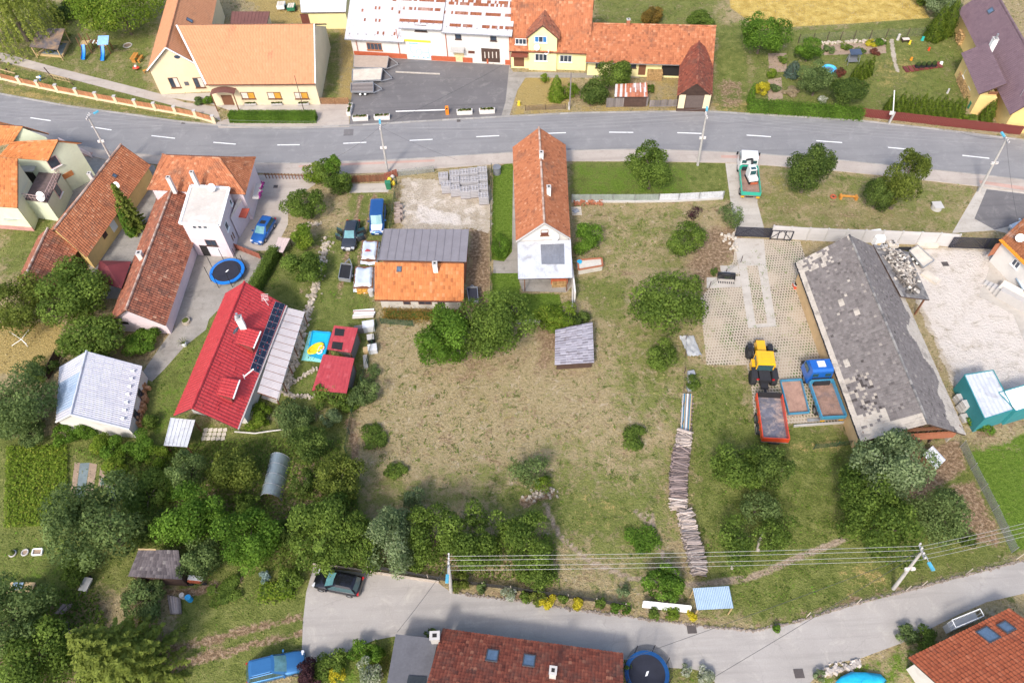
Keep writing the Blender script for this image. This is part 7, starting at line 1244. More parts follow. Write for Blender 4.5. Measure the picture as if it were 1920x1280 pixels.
# playground of the nursery
k=thing('play_structure','play tower with two blue slides, rope bridge and blue roof','playground',G(172,110));BLS=mat('slide_blue',(.02,.22,.62),.35);
for px,py in ((156,84),(192,86)):
    a=G(px,py,1.5);b2=G(px,py+28,.15)
    mb=MB();pr=[(-.28,.22),(-.28,0),(.28,0),(.28,.22)];pts=[lerp(a,b2,t)+V(0,0,-.25*math.sin(math.pi*t)) for t in [i/8 for i in range(9)]];mb.raw([p+V(x,0,z_) for p in pts for x,z_ in pr],[(i*4+j,i*4+j+1,(i+1)*4+j+1,(i+1)*4+j) for i in range(8) for j in range(3)]);mb.build('slide',BLS,k)
    MB().box((a.x,a.y+.7,1.4),(1.2,1.2,.08)).build('deck',WOODL,k)
    for dx in (-.6,.6):
        for dy in (.1,1.3): MB().beam((a.x+dx,a.y+dy,0),(a.x+dx,a.y+dy,2.6),.1,.1).build('post',WOODB,k)
a,b2=G(160,81,1.4),G(188,83,1.4);n_=8
for i in range(n_): p=lerp(a,b2,(i+.5)/n_);MB().box((p.x,p.y+.7,p.z-.12*math.sin(math.pi*(i+.5)/n_)),(.2,.9,.05)).build('bridge_plank',WHITE if i % 2 else WOODB,k)
c=G(193,78,2.8);MB().slab([c+V(-.8,-.5,-.2),c+V(.8,-.5,-.2),c+V(.8,.9,.4),c+V(-.8,.9,.4)],.06).build('roof',mat('roof_playblue',(.22,.40,.66),.5),k)
k=thing('sandpit_shelter','timber sandpit shelter with dark mossy roof beside the willow','shelter',G(95,95));q=[G(55,88,1.9),G(108,94,1.9),G(122,54,2.3),G(73,53,2.3)];roofplane(k,q,T_SHINGLE if False else tilemat('roof_felt_leafy',[(.09,.08,.085),(.12,.105,.11),(.15,.13,.13)],stain=(.42,.26,.13),stainamt=.65,sscale=.5),'slate',th=.06);[MB().beam((lerp(p,sum(q,V(0,0,0))/4,.08).x,lerp(p,sum(q,V(0,0,0))/4,.08).y,0),tuple(lerp(p,sum(q,V(0,0,0))/4,.08)-V(0,0,.1)),.12,.12).build('post',WOODL,k) for p in q]
fr4=[G(70,104),G(118,108),G(130,81),G(110,80)];[MB().beam(V(a.x,a.y,.15),V(b2.x,b2.y,.15),.25,.3).build('sandpit_edge',WOODL,k) for a,b2 in zip(fr4,fr4[1:]+fr4[:1])];MB().slab([V(*lerp(p,sum(fr4,V(0,0,0))/4,.06)[:2],.06) for p in fr4],.05).build('sand',mat('sand_cover',(.22,.26,.28),.9),k)
def bench(label,px,py,L,rz,m_,table=False):
    c=G(px,py);k=thing('picnic_table' if table else 'garden_bench',label,'table' if table else 'bench',c,rz);lc=Loc(k);z_=.72 if table else .45;w_=.75 if table else .35
    for i in range(3): lc.add('board',MB().box((0,(i-1)*w_/3,z_),(L,w_/3*.92,.05),0,random.random()),m_)
    for s_ in (-1,1): lc.add('leg',MB().box((s_*L*.38,0,z_/2),(.08,w_*.8,z_)),m_)
OW=mat('orange_wood',(.45,.20,.04),.6,tintvar=.25);bench('orange wooden picnic table on the nursery lawn',255,113,1.7,1.45,OW,True);bench('orange wooden bench beside the picnic table',264.5,114,1.6,1.45,OW);bench('orange bench half behind the wing corner',276,136,1.0,.5,OW);bench('brown garden bench at the lower lawn edge',952,588,1.4,1.57,W_WOOD);bench('brown garden table beside the lawn bench',964,586,1.3,1.57,W_WOOD,True)
c=G(257,131);k=thing('toy_rocker','red and white toy rocker on the nursery lawn','toy',c);blob((c.x,c.y,.35),.55,.4,.2,4).build('seat',P_RED,k,smooth=True);blob((c.x,c.y,.6),.2,.2,.18,5).build('head',WHITE,k,smooth=True);MB().tube([c,c+V(0,0,.3)],.1,8).build('spring',BLACK,k)
c=G(76,151);k=thing('spring_rider','small blue and white spring rider near the pillar fence','toy',c);blob((c.x,c.y,.5),.4,.18,.2,6).build('seat',WHITE,k,smooth=True);MB().tube([c,c+V(0,0,.4)],.09,8).build('spring',BLS,k);blob((c.x+.3,c.y,.7),.13,.1,.15,7).build('head',BLS,k,smooth=True)
k=thing('climbing_frame','leaning timber climbing frame beside the garden path','climbing frame',G(115,158));a,b2=G(104,152),G(138,160)
for p,h in ((a,2.2),(b2,1.2)): MB().beam(p,p+V(-.6,.1,h),.1,.1).build('post',W_WOOD,k)
for i in range(7): t=i/6;MB().beam(lerp(a,b2,t)+V(-.25,0,.5),lerp(a,b2,t)+V(-.35,0,1.1),.06,.06).build('bar',WOODL,k)
[MB().beam(a+V(-.25*z_,0,z_),b2+V(-.25*z_,0,z_),.07,.07).build('rail',WOODL,k) for z_ in (.5,1.1)]
k=thing('seesaw','plain timber seesaw behind the pillar fence','seesaw',G(14,138));MB().beam(G(0,130,.6),G(28,138,.4),.2,.06).build('plank',WOODL,k);c=G(14,135);MB().box((c.x,c.y,.25),(.2,.3,.5)).build('pivot',W_WOOD,k)
c=G(239.5,86);k=thing('sand_ring','round shallow sand ring on the nursery lawn','ring',c);mb=MB();mb.tube([(c.x+.65*math.cos(a),c.y+.65*math.sin(a),.06) for a in [2*math.pi*i/20 for i in range(21)]],.07,6);mb.build('rim',LGREY,k);MB().disc((c.x,c.y,.04),.62,20).build('sand',MATS['bed_soil'],k)
# lime tree lawn
c=G(1755,391);k=thing('well_ring','round pale concrete well cover on the lime tree lawn','well',c);mb=MB();mb.tube([c,c+V(0,0,.55)],.62,24);mb.build('ring',LGREY,k);[MB().box((c.x,c.y+s_*.3,.58),(1.1,.58,.07)).build('cover_half',LGREY,k) for s_ in (-1,1)]
k=thing('orange_bench','orange framed low beam bench between the lime trees','bench',G(1590,373));a,b2=G(1575,372),G(1604,374);MB().beam(V(a.x,a.y,.45),V(b2.x,b2.y,.45),.22,.16).build('beam',mat('bench_orange',(.50,.22,.04),.6),k);[MB().box((p.x,p.y,.28),(.25,.5,.56)).build('support',MATS['bench_orange'],k) for p in (a,b2)]
c=G(1562,370);k=thing('rusty_reel','small rusty wheel lying near the orange bench','wheel',c);mb=MB();mb.tube([(c.x+.3*math.cos(a),c.y+.3*math.sin(a),.12) for a in [2*math.pi*i/14 for i in range(15)]],.1,6);mb.build('rim',PLINTH,k);MB().tube([c,c+V(0,0,.2)],.1,8).build('hub',W_WOOD,k)
# truck yard odds
for i,(px,py,sx,sy,h,m_,nm,lab,rz) in enumerate(((1641,452,1.2,1.7,1.2,WHITE,'water_tank','white rounded tank standing against the concrete panels',.1),(1653,466,1.0,.9,.5,WOODL,'crate','pallet crate of stones behind the slate barn',0),(1671,463,1.1,.9,.6,PALE,'crate','crate of pale blocks behind the slate barn',0),(1692,468,1.9,.5,.5,BLACK,'pipe_bundle','bundle of black pipes tied behind the slate barn',-.05),(1737,462,2.4,.6,.4,PALE,'slab_pile','pale slab pile along the concrete panel fence',-.05),(1744,521,.9,1.9,.25,PALE,'panel_sheet','pale sheet lying beside the slate strewn roof',.6),(1553,786,4.2,.35,.35,STEEL,'pipe_bundle','pale grey pipes lying at the foot of the truck yard',.03),(1540,796,5.5,.14,.3,LGREY,'concrete_beam','thin concrete beam edging the truck yard',.03),(1491,538,.5,.7,.4,P_RED,'crate','small red crate at the barn corner',0))):
    c=G(px,py);k=thing(nm,lab,nm.replace('_',' '),c,rz);lc=Loc(k);n_=3 if nm in ('pipe_bundle','slab_pile') else 1
    if nm == 'pipe_bundle': [lc.add('pipe',MB().tube([(-sx/2,(j-1)*sy/3,h*.35),(sx/2,(j-1)*sy/3,h*.35)],sy/6.5,10),m_) for j in range(3)]
    else:
        for j in range(n_): lc.add('body' if n_ == 1 else 'slab',MB().box((random.uniform(-.05,.05)*(n_ > 1),0,h*(j+.5)/n_),(sx,sy,h/n_*.96),0,random.random(),taper=.9 if nm == 'water_tank' else 1),m_)
        if nm == 'crate': [lc.add('stone',MB().box((random.uniform(-.35,.35)*sx,random.uniform(-.35,.35)*sy,h+.08),(.25,.2,.16),random.random(),random.random()),LGREY) for _ in range(10)]
        if nm == 'water_tank': lc.add('hood',MB().box((0,-.1,h+.08),(sx*.8,sy*.6,.18),taper=.8),WHITE)
k=thing('timber_props','yellow stored timbers leaning at the barn side','timber',G(1502,560));[MB().beam(G(1497+i*2.5,530+i*9,.2+.2*(i % 3)),G(1505+i*2.5,555+i*9,.3),.12,.12,random.random()).build('beam',[YB,WOODL,P_TRB,WOODL][i % 4],k) for i in range(6)]
k=thing('stone_heap','heap of broken red bricks behind the lawn fence','bricks',G(1100,382));rr=random.Random(2)
for i in range(60): c=G(1076+rr.random()*54,378+rr.random()*8);MB().box((c.x,c.y,.12+rr.random()*.25),(.3,.16,.14),rr.random()*3,rr.random()).build('brick',W_BRICK,k)
k=thing('wood_pallet','pale pallet with grey grille beside the narrow house wall','pallet',G(1082,396));c=G(1081,397);[MB().box((c.x,c.y+(i-2)*.3,.12),(1.2,.2,.05),0,random.random()).build('slat',PALE,k) for i in range(5)];MB().box((c.x-.1,c.y-.1,.22),(.7,.6,.1),.5).build('grille',MATS['scrap_grey'],k)
k=thing('hen_shelter','small shelter with pink corrugated sheet beside the driveway hedge','shelter',G(528,462));q=[G(513,470,1.1),G(530,474,1.1),G(544,447,1.3),G(522,445,1.3)];roofplane(k,q,mat('pink_sheet',(.48,.38,.36),.6),'corr',th=.05);[MB().beam((lerp(p,sum(q,V(0,0,0))/4,.08).x,lerp(p,sum(q,V(0,0,0))/4,.08).y,0),tuple(lerp(p,sum(q,V(0,0,0))/4,.08)-V(0,0,.05)),.08,.08).build('post',W_WOOD,k) for p in q]
k=thing('clothes_rack','white folding clothes rack standing in the straw yard','clothes rack',G(38,640));a=G(40,636,1.3);[MB().tube([a,e],.03,5).build('arm',WHITE,k) for e in (G(18,622,1.5),G(54,618,1.5),G(50,645,.9),G(22,648,.9))];MB().tube([V(a.x,a.y,0),a],.04,6).build('post',WHITE,k)
c=G(350,604);k=thing('stone_pot','mossy stone pot in the middle of the concrete path','pot',c);mb=MB();mb.tube([c,c+V(0,0,.35)],.45,14);mb.build('bowl',STN,k);blob((c.x,c.y,.38),.36,.36,.12,9).build('moss',MATS['box_plants'],k)
c=G(347,648);k=thing('flower_pot','white pot with small palm on the path edge','pot',c);mb=MB();mb.tube([c,c+V(0,0,.4)],.2,10,r2=.26);mb.build('pot',WHITE,k);pb=MB();[pb.tube([c+V(0,0,.4),c+V(math.cos(a)*.45,math.sin(a)*.45,.9),c+V(math.cos(a)*.75,math.sin(a)*.75,.7)],.04,4,random.random(),r2=.01) for a in [i*.6 for i in range(10)]];pb.build('leaves',MATS['box_plants'],k)
c=G(166,1099);k=thing('wheelbarrow','upturned pale wheelbarrow tub beside the lower trees','wheelbarrow',c);MB().box((c.x,c.y,.45),(.6,.95,.3),-.2,taper=1.25).build('tub',LGREY,k);MB().tube([c+V(-.05,.7,.2),c+V(.05,.7,.2)],.2,12).build('wheel',TYRE,k);[MB().tube([c+V(s_*.25,-.4,.4),c+V(s_*.3,-1.0,.5)],.025,5).build('handle',WOODG,k) for s_ in (-1,1)]
c=G(357,1124);tag(MB().tube([c,c+V(0,0,.5),c+V(.02,0,.7)],.25,12).build('barrel',mat('barrel_skyblue',(.03,.30,.60),.4),smooth=False),'bright blue plastic drum beside the logs under the spruce','barrel');c=G(345,1119);tag(MB().tube([c,c+V(0,0,.6)],.22,12).build('tree_stump',LGREY),'pale cylinder standing next to the blue drum','drum')
k=thing('garden_cart','red and white garden cart on the dirt path by the dark shed','cart',G(372,1092));c=G(370,1090);MB().box((c.x,c.y,.55),(1.1,.55,.35),-.1).build('tub',PLINTH,k);MB().box((c.x+.1,c.y+.05,.75),(1.3,.4,.06),-.15).build('cover',WHITE,k);[MB().tube([c+V(dx,-.35,.22),c+V(dx,-.28,.22)],.22,12).build('wheel',TYRE,k) for dx in (-.4,.75)]
k=thing('work_table','table with white tray and planks among the lower left shrubs','table',G(50,1105));c=G(48,1106);MB().box((c.x,c.y,.7),(2.2,.9,.06),-.05).build('top',WOODL,k);MB().box((c.x-.3,c.y+.1,.8),(.9,.6,.12),-.05).build('tray',T_BLUEMETAL,k);[MB().box((c.x+dx,c.y+dy,.35),(.08,.08,.7)).build('leg',WOODG,k) for dx in (-.9,.9) for dy in (-.3,.3)]
for i,(px,py,lab) in enumerate(((25,1038,'round stone ring with a leafy plant on the lower lawn'),(48,1036,'plain round stone ring on the lower lawn'))): c=G(px,py);k=thing('stone_ring',lab,'ring',c);mb=MB();mb.tube([(c.x+.28*math.cos(a),c.y+.28*math.sin(a),.12) for a in [2*math.pi*j/14 for j in range(15)]],.07,6);mb.build('rim',LGREY,k);(blob((c.x,c.y,.25),.25,.25,.2,8) if i == 0 else MB().disc((c.x,c.y,.1),.26,12)).build('fill',MATS['box_plants'] if i == 0 else MATS['bed_soil'],k)
k=thing('raised_frame','white edged square frame on the lower lawn','frame',G(71,1035));q=[G(61,1041),G(79,1040),G(81,1029),G(64,1030)];[MB().beam(V(a.x,a.y,.1),V(b2.x,b2.y,.1),.1,.2).build('edge',WHITE,k) for a,b2 in zip(q,q[1:]+q[:1])];MB().slab([V(p.x,p.y,.08) for p in q],.05).build('soil',MATS['bed_soil'],k)
k=thing('felled_logs','bundle of bare logs lying under the spruce by the lane','logs',G(325,1135));[MB().tube([G(316+i*5,1116+i*1.2,.2+.1*(i % 2)),G(322+i*4,1150,.2)],.13,7,random.random()).build('log',LOGOLD,k) for i in range(5)]
k=thing('felled_logs','heap of long grey poles and planks in the lower left thicket','logs',G(110,1180));[MB().tube([G(82+i*2,1186+i*2,.3+.1*(i % 3)),G(128+i,1165+i*4,.4)],.11,7,random.random()).build('log',LOGOLD,k) for i in range(7)];[MB().tube([G(105+i*3,1150,.4+.1*(i % 2)),G(120+i*4,1132,.4)],.1,7,random.random()).build('log',mat('dark_logs',(.25,.185,.17),.9),k) for i in range(5)]
mb=MB();mb.tube([G(440,809,.5),G(478,812,.5),G(505,808,.6),G(530,805,.5)],.07,6);tag(mb.build('bleached_branch',mat('bleached_wood',(.60,.56,.52),.8)),'long bleached branch lying below the red roof corner','branch')
k=thing('stepping_grid','grid of square stepping stones behind the red house gable','paving',G(400,815));[MB().box((G(386+i*9+j*-2,806+j*8).x,G(386+i*9+j*-2,806+j*8).y,.03),(.4,.4,.05),.2,random.random()).build('slab',PALE,k) for i in range(5) for j in range(3)]
# upper east garden things
c=G(1555,129,.4);k=thing('paddling_pool','round blue inflatable pool among the garden trees','pool',dn(c));mb=MB();mb.tube([(c.x+.85*math.cos(a),c.y+.85*math.sin(a),.32) for a in [2*math.pi*i/22 for i in range(23)]],.22,8);mb.build('ring',mat('ring_skyblue',(.08,.45,.75),.35),k,smooth=True);MB().disc((c.x,c.y,.3),.75,20).build('cover',mat('cover_slate',(.12,.18,.26),.4),k)
k=thing('swing_seat','dark grey garden swing seat beside the clipped thujas','swing seat',G(1598,118));c=G(1597,119);MB().box((c.x,c.y,.45),(1.3,.6,.1)).build('seat',MATS['bin_grey'],k);MB().box((c.x,c.y+.35,.8),(1.3,.1,.6)).build('backrest',MATS['bin_grey'],k);MB().slab([c+V(-.8,-.5,1.7),c+V(.8,-.5,1.7),c+V(.8,.6,1.9),c+V(-.8,.6,1.9)],.05).build('canopy',mat('canopy_navy',(.05,.07,.11),.6),k);[MB().beam((c.x+sx*.8,c.y+sy*.5,0),(c.x+sx*.75,c.y,1.75),.06,.06).build('post',STEEL,k) for sx in (-1,1) for sy in (-1,1)]
k=thing('planter_rack','brown rack of black planters with green vegetables','planter',G(1735,128));a,b2=G(1694,132),G(1765,122);[MB().box((lerp(a,b2,(i+.5)/8).x,lerp(a,b2,(i+.5)/8).y,.1),(.55,1.4,.08),.05,random.random()).build('board',RSL,k) for i in range(8)]
for i in range(4): p=G(1719+i*10,128-i*.7);MB().box((p.x,p.y,.3),(.65,.5,.35)).build('planter_box',BLACK,k);blob((p.x,p.y,.65),.33,.3,.3,i).build('vegetables',leafmat('veg_leaves',(.03,.06,.02),(.09,.13,.04)) if 'veg_leaves' not in MATS else MATS['veg_leaves'],k)
for i,(px,py,sx,h,m_,lab) in enumerate(((1683,75,.45,.8,LGREY,'grey garden urn at the stone path top'),(1705,83,.35,.5,YB,'yellow toy in the upper garden sand'),(1729,76,.45,.5,mat('toy_teal',(.03,.40,.36),.5),'teal toy car in the upper garden'),(1741,95,.35,.4,P_RED,'orange red bucket near the tall thujas'),(1708,113,.4,.35,mat('pumpkin',(.65,.25,.02),.6),'orange pumpkin on the planter rack edge'),(1764,121,.5,.3,WHITE,'white flower bowl at the planter rack end'),(1757,78,.4,.7,WOODB,'brown flower pot below the tall thujas'),(1776,175,.3,.6,LGREY,'small grey lantern above the thuja row'),(973,197,.5,.5,YB,'yellow hydrant box by the dry front garden'))):
    c=G(px,py);nm=('garden_urn','garden_toy','toy_car','bucket','pumpkin','flower_bowl','flower_pot','lantern','hydrant_box')[i];k=thing(nm,lab,nm.replace('_',' '),c);mb=MB();mb.tube([c,c+V(0,0,h*.6),c+V(0,0,h)],sx/2,10,r2=sx*.35);mb.build('body',m_,k);MB().tube([c+V(0,0,h),c+V(0,0,h+.08)],sx*.42,10).build('rim',m_,k)
k=thing('sand_table','dark framed sand table on the paved garden corner','table',G(1697,78));c=G(1697,78);MB().box((c.x,c.y,.35),(1.2,.8,.12)).build('tray',W_WOOD,k);MB().box((c.x,c.y,.42),(1.0,.6,.03)).build('sand',PALE,k);[MB().box((c.x+dx,c.y+dy,.15),(.08,.08,.3)).build('leg',W_WOOD,k) for dx in (-.5,.5) for dy in (-.3,.3)]
for px,py,m_,lab in ((529,17,WHITE,'white cart with boards behind the nursery house'),(548,20,GRN,'green cart behind the nursery house')): c=G(px,py);k=thing('yard_cart',lab,'cart',c);MB().box((c.x,c.y,.6),(1.2,1.6,.5)).build('tub',m_,k);[MB().box((c.x+(i-1)*.35,c.y,.88),(.3,1.3,.06),0,random.random()).build('board',PALE,k) for i in range(3)];[MB().tube([V(c.x+s_*.65,c.y,.3),V(c.x+s_*.75,c.y,.3)],.3,12).build('wheel',TYRE,k) for s_ in (-1,1)]
k=thing('garden_stair','white railed stair landing beside the south east house','stair',G(1800,1170));q=[G(1765,1192,.9),G(1790,1187,.9),G(1838,1148,.9),G(1825,1142,.9)];q=[G(1783,1182,.9),G(1835,1160,.9),G(1828,1147,.9),G(1776,1168,.9)];MB().slab(q,.9).build('landing',LGREY,k)
for a,b2 in zip(q,q[1:]+q[:1]):
    MB().beam(a+V(0,0,.9),b2+V(0,0,.9),.05,.05).build('handrail',WHITE,k);n_=max(2,int((b2-a).length/.35));[MB().tube([lerp(a,b2,i/n_),lerp(a,b2,i/n_)+V(0,0,.9)],.02,4).build('baluster',WHITE,k) for i in range(n_)]
c=G(1612,1278);tag(blob((c.x,c.y,.3),1.9,.7,.35,3).build('garden_cover',mat('cover_cyan',(.02,.40,.62),.4),smooth=True),'bright cyan pool cover at the lower garden edge','cover')
# ------------------------------------------------------------------ vegetation
LM={n: leafmat('leaf_'+n,*c) for n,c in {
 'mid': ((.062,.108,.018),(.20,.285,.052)),'bright': ((.058,.125,.014),(.175,.30,.04)),'lime': ((.106,.179,.017),(.236,.330,.041),(.354,.389,.059)),'olive': ((.075,.105,.018),(.215,.265,.05),(.30,.33,.07)),
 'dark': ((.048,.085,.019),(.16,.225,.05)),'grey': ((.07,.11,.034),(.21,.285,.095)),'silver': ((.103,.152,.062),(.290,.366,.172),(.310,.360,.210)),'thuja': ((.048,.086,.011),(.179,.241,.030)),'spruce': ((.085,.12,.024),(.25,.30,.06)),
 'yellow': ((.330,.295,.024),(.649,.566,.047)),'purple': ((.036,.019,.026),(.106,.048,.052)),'rust': ((.163,.121,.033),(.307,.201,.047)),'white': ((.163,.211,.098),(.531,.555,.425),(.800,.800,.800)),'red': ((.081,.033,.025),(.261,.098,.065)),'blue': ((.057,.098,.073),(.163,.228,.179)),'willow': ((.121,.155,.025),(.359,.407,.081),(.354,.366,.094)),'dry': ((.359,.277,.163),(.472,.389,.260)),'teal': ((.196,.293,.277),(.330,.425,.401))}.items()}
BARK=mat('bark',(.13,.10,.08),.95,var=.3,scale=4)
def leaves(name,mt_,parent,P,N,size,tint,rng,aspect=1.0):
    """many small leaf faces from centre points P and facing directions N"""
    n=len(P);N=N/np.linalg.norm(N,axis=1,keepdims=True);r=rng.normal(size=(n,3));U=np.cross(N,r);U /= np.linalg.norm(U,axis=1,keepdims=True)+1e-9;W_=np.cross(N,U);s_=(size*rng.uniform(.6,1.3,n))[:,None]
    v=np.stack([P-U*s_*.5*aspect,P-W_*s_*.36+N*s_*.1,P+U*s_*.5*aspect,P+W_*s_*.36+N*s_*.1],1).reshape(-1,3);loc=np.array(parent.location);v=v-loc
    me=D.meshes.new(name);me.vertices.add(4*n);me.vertices.foreach_set('co',v.astype(np.float32).ravel());me.loops.add(4*n);me.loops.foreach_set('vertex_index',np.arange(4*n,dtype=np.int32));me.polygons.add(n);me.polygons.foreach_set('loop_start',np.arange(0,4*n,4,dtype=np.int32))
    a=me.attributes.new('tint','FLOAT','FACE');a.data.foreach_set('value',np.clip(tint,0,1).astype(np.float32));me.materials.append(mt_);me.update(calc_edges=True);me.validate()
    o=D.objects.new(name,me);COL.objects.link(o);o.parent=parent;return o
def sph(rng,n): d=rng.normal(size=(n,3));return d/np.linalg.norm(d,axis=1,keepdims=True)
SEED=[100]
def tree(name,label,px,py,r_px,H,leaf='mid',cat='tree',ry=None,z0=None,dens=1.0,lsize=None,group=None,lobes=None,loose=0.12):
    """broad-leaved crown of leafy lobes on a forked trunk; px,py = middle of the crown, r_px its half width"""
    SEED[0] += 1;rng=np.random.default_rng(SEED[0]);zc=H*.55 if z0 is None else (H+z0)/2;zb=H*.18 if z0 is None else z0;zc=(H+zb)/2;vz=(H-zb)/2
    c=G(px,py,zc);sc=(G(px+1,py,zc)-c).length;rx=r_px*sc*1.1;ryy=rx*(ry or 1.0);k=thing(name,label,cat,(c.x,c.y,0),group=group)
    K_=lobes or int(12+rx*rx*2.4);K_=min(K_,60);d=sph(rng,K_);d[:,2]=d[:,2]*.8+.15;rad=rng.uniform(.34,.90,K_)[:,None];lc_=d*rad;lr=rng.uniform(.15,.38,K_)*(1+.5/max(1,rx));ls=lsize or min(.30,max(.13,.12+.035*rx))
    area=4*math.pi*(rx*ryy*.6+rx*vz*.4);n=int(min(11000,1.9*dens*area/(ls*ls*.5)));w_=lr*lr;li=rng.choice(K_,n,p=w_/w_.sum());dd=sph(rng,n);out=lc_[li]/(np.linalg.norm(lc_[li],axis=1,keepdims=True)+1e-6);dd=dd+out*.45+np.array([0,0,.35]);dd /= np.linalg.norm(dd,axis=1,keepdims=True)
    P=lc_[li]+dd*(lr[li]*(rng.uniform(.35,1.0,n)**.5)*(1+loose*rng.random(n)))[:,None];S=np.array([rx,ryy,vz*1.14]);P=P*S+np.array([c.x,c.y,zc]);P[:,2]=np.maximum(P[:,2],.05+.1*rng.random(n));lt=rng.uniform(.15,.75,K_)
    leaves('crown',LM[leaf],k,P,dd/S*rx+rng.normal(size=(n,3))*.55,ls,lt[li]+rng.normal(size=n)*.22,rng)
    mb=MB();tr=.04+.028*H;tp=V(c.x+rng.normal()*.1,c.y+rng.normal()*.1,zc*.8);mb.tube([V(c.x,c.y,0),V(c.x,c.y,zc*.4),tp],tr,7,r2=tr*.6)
    for i in range(5): q=lc_[i % K_]*S*.8+np.array([c.x,c.y,zc]);mb.tube([tp-V(0,0,zc*.25),lerp(tp,V(*q),.5)+V(0,0,.1),V(*q)],tr*.5,5,r2=tr*.12)
    mb.build('trunk',BARK,k);return k
def bush(label,px,py,r_px,H,leaf='mid',**kw): return tree(kw.pop('name','bush'),label,px,py,r_px,H,leaf,kw.pop('cat','bush'),z0=kw.pop('z0',0.0),**kw)
def cone(name,label,px,py,r,H,leaf='thuja',cat='thuja',group=None,dens=1.0,point=1.0):
    SEED[0] += 1;rng=np.random.default_rng(SEED[0]);c=G(px,py);k=thing(name,label,cat,c,group=group);ls=.15 if H < 4 else .19;n=int(min(6000,dens*2.6*math.pi*r*H/(ls*ls*.5)));t=1-np.sqrt(rng.random(n));a=rng.uniform(0,2*math.pi,n);prof=r*(1-t**1.4)**(.75*point)*np.where(t < .1,.75+2.5*t,1.0);lump=1+.13*np.sin(a*5+t*17+SEED[0])+.08*np.sin(a*9-t*31);rr=prof*lump*rng.uniform(.72,1.0,n);P=np.stack([c.x+rr*np.cos(a),c.y+rr*np.sin(a),.05+t*H],1);N=np.stack([np.cos(a),np.sin(a),np.full(n,.55)],1)+rng.normal(size=(n,3))*.4
    leaves('foliage',LM[leaf],k,P,N,ls,.4+.2*np.sin(a*5+t*17)+rng.normal(size=n)*.17,rng,1.2);mb=MB();mb.tube([c,c+V(0,0,H*.9)],.07+.012*H,6,r2=.02);mb.build('trunk',BARK,k);return k
def hedge(name,label,pts,w,h,leaf='bright',ls=.13,rough=.08,cat='hedge',dens=1.0):
    SEED[0] += 1;rng=np.random.default_rng(SEED[0]);q=[G(*p) for p in pts];k=thing(name,label,cat,q[0]);PP,NN=[],[]
    for a,b2 in zip(q[:-1],q[1:]):
        L=(b2-a).length;u=np.array((b2-a)/L);v=np.array([-u[1],u[0],0]);n=int(dens*2.4*(L*w+2*L*h+2*w*h)/(ls*ls*.5));f=rng.random(n);s_=rng.random(n)*L;pt=L*w/(L*w+2*L*h+w*h);top=f < pt;side=(f >= pt) & (f < .95);y=np.where(top,rng.uniform(-.5,.5,n)*w,np.where(rng.random(n) < .5,-.5,.5)*w);z_=np.where(top,h,rng.random(n)*h);end=~(top | side);s_=np.where(end,np.where(rng.random(n) < .5,0,L),s_);y=np.where(end,rng.uniform(-.5,.5,n)*w,y)
        P=np.array(a)+u*s_[:,None]+v*y[:,None];P[:,2]=z_;P += rng.normal(size=(n,3))*rough;P[:,2]=np.maximum(P[:,2],.03);PP.append(P);NN.append(np.where(top[:,None],[0,0,1.],v*np.sign(y)[:,None]+np.array([0,0,.4]))+rng.normal(size=(n,3))*.4)
        core=MB();az=math.atan2(u[1],u[0]);m_=lerp(a,b2,.5);core.box((m_.x,m_.y,h*.46),(L*.97,w*.8,h*.88),az);core.build('stems',LM['dark'],k)
    P,N=np.concatenate(PP),np.concatenate(NN);leaves('foliage',LM[leaf],k,P,N,ls,.45+rng.normal(size=len(P))*.2+.15*np.sin(P[:,0]*1.7),rng);return k
def spruce(label,px,py,r,H,leaf='spruce',cat='conifer'):
    SEED[0] += 1;rng=np.random.default_rng(SEED[0]);c=G(px,py);k=thing('spruce_tree',label,cat,c);mb=MB();mb.tube([c,c+V(0,0,H)],.05+.02*H,7,r2=.02);PP,NN,TT=[],[],[];nb=int(16*H)
    for i in range(nb):
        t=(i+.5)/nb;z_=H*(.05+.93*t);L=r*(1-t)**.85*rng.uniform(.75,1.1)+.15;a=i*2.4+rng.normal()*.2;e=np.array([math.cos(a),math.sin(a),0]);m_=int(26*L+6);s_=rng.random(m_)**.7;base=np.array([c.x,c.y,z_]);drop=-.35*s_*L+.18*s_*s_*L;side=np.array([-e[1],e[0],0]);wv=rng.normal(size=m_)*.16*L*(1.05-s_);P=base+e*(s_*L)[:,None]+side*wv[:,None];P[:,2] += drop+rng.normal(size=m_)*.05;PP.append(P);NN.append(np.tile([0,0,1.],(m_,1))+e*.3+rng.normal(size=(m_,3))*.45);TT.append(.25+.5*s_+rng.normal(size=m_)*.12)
    P=np.concatenate(PP);P[:,2]=np.maximum(P[:,2],.05);leaves('foliage',LM[leaf],k,P,np.concatenate(NN),.26,np.concatenate(TT),rng,1.5);mb.build('trunk',BARK,k);return k
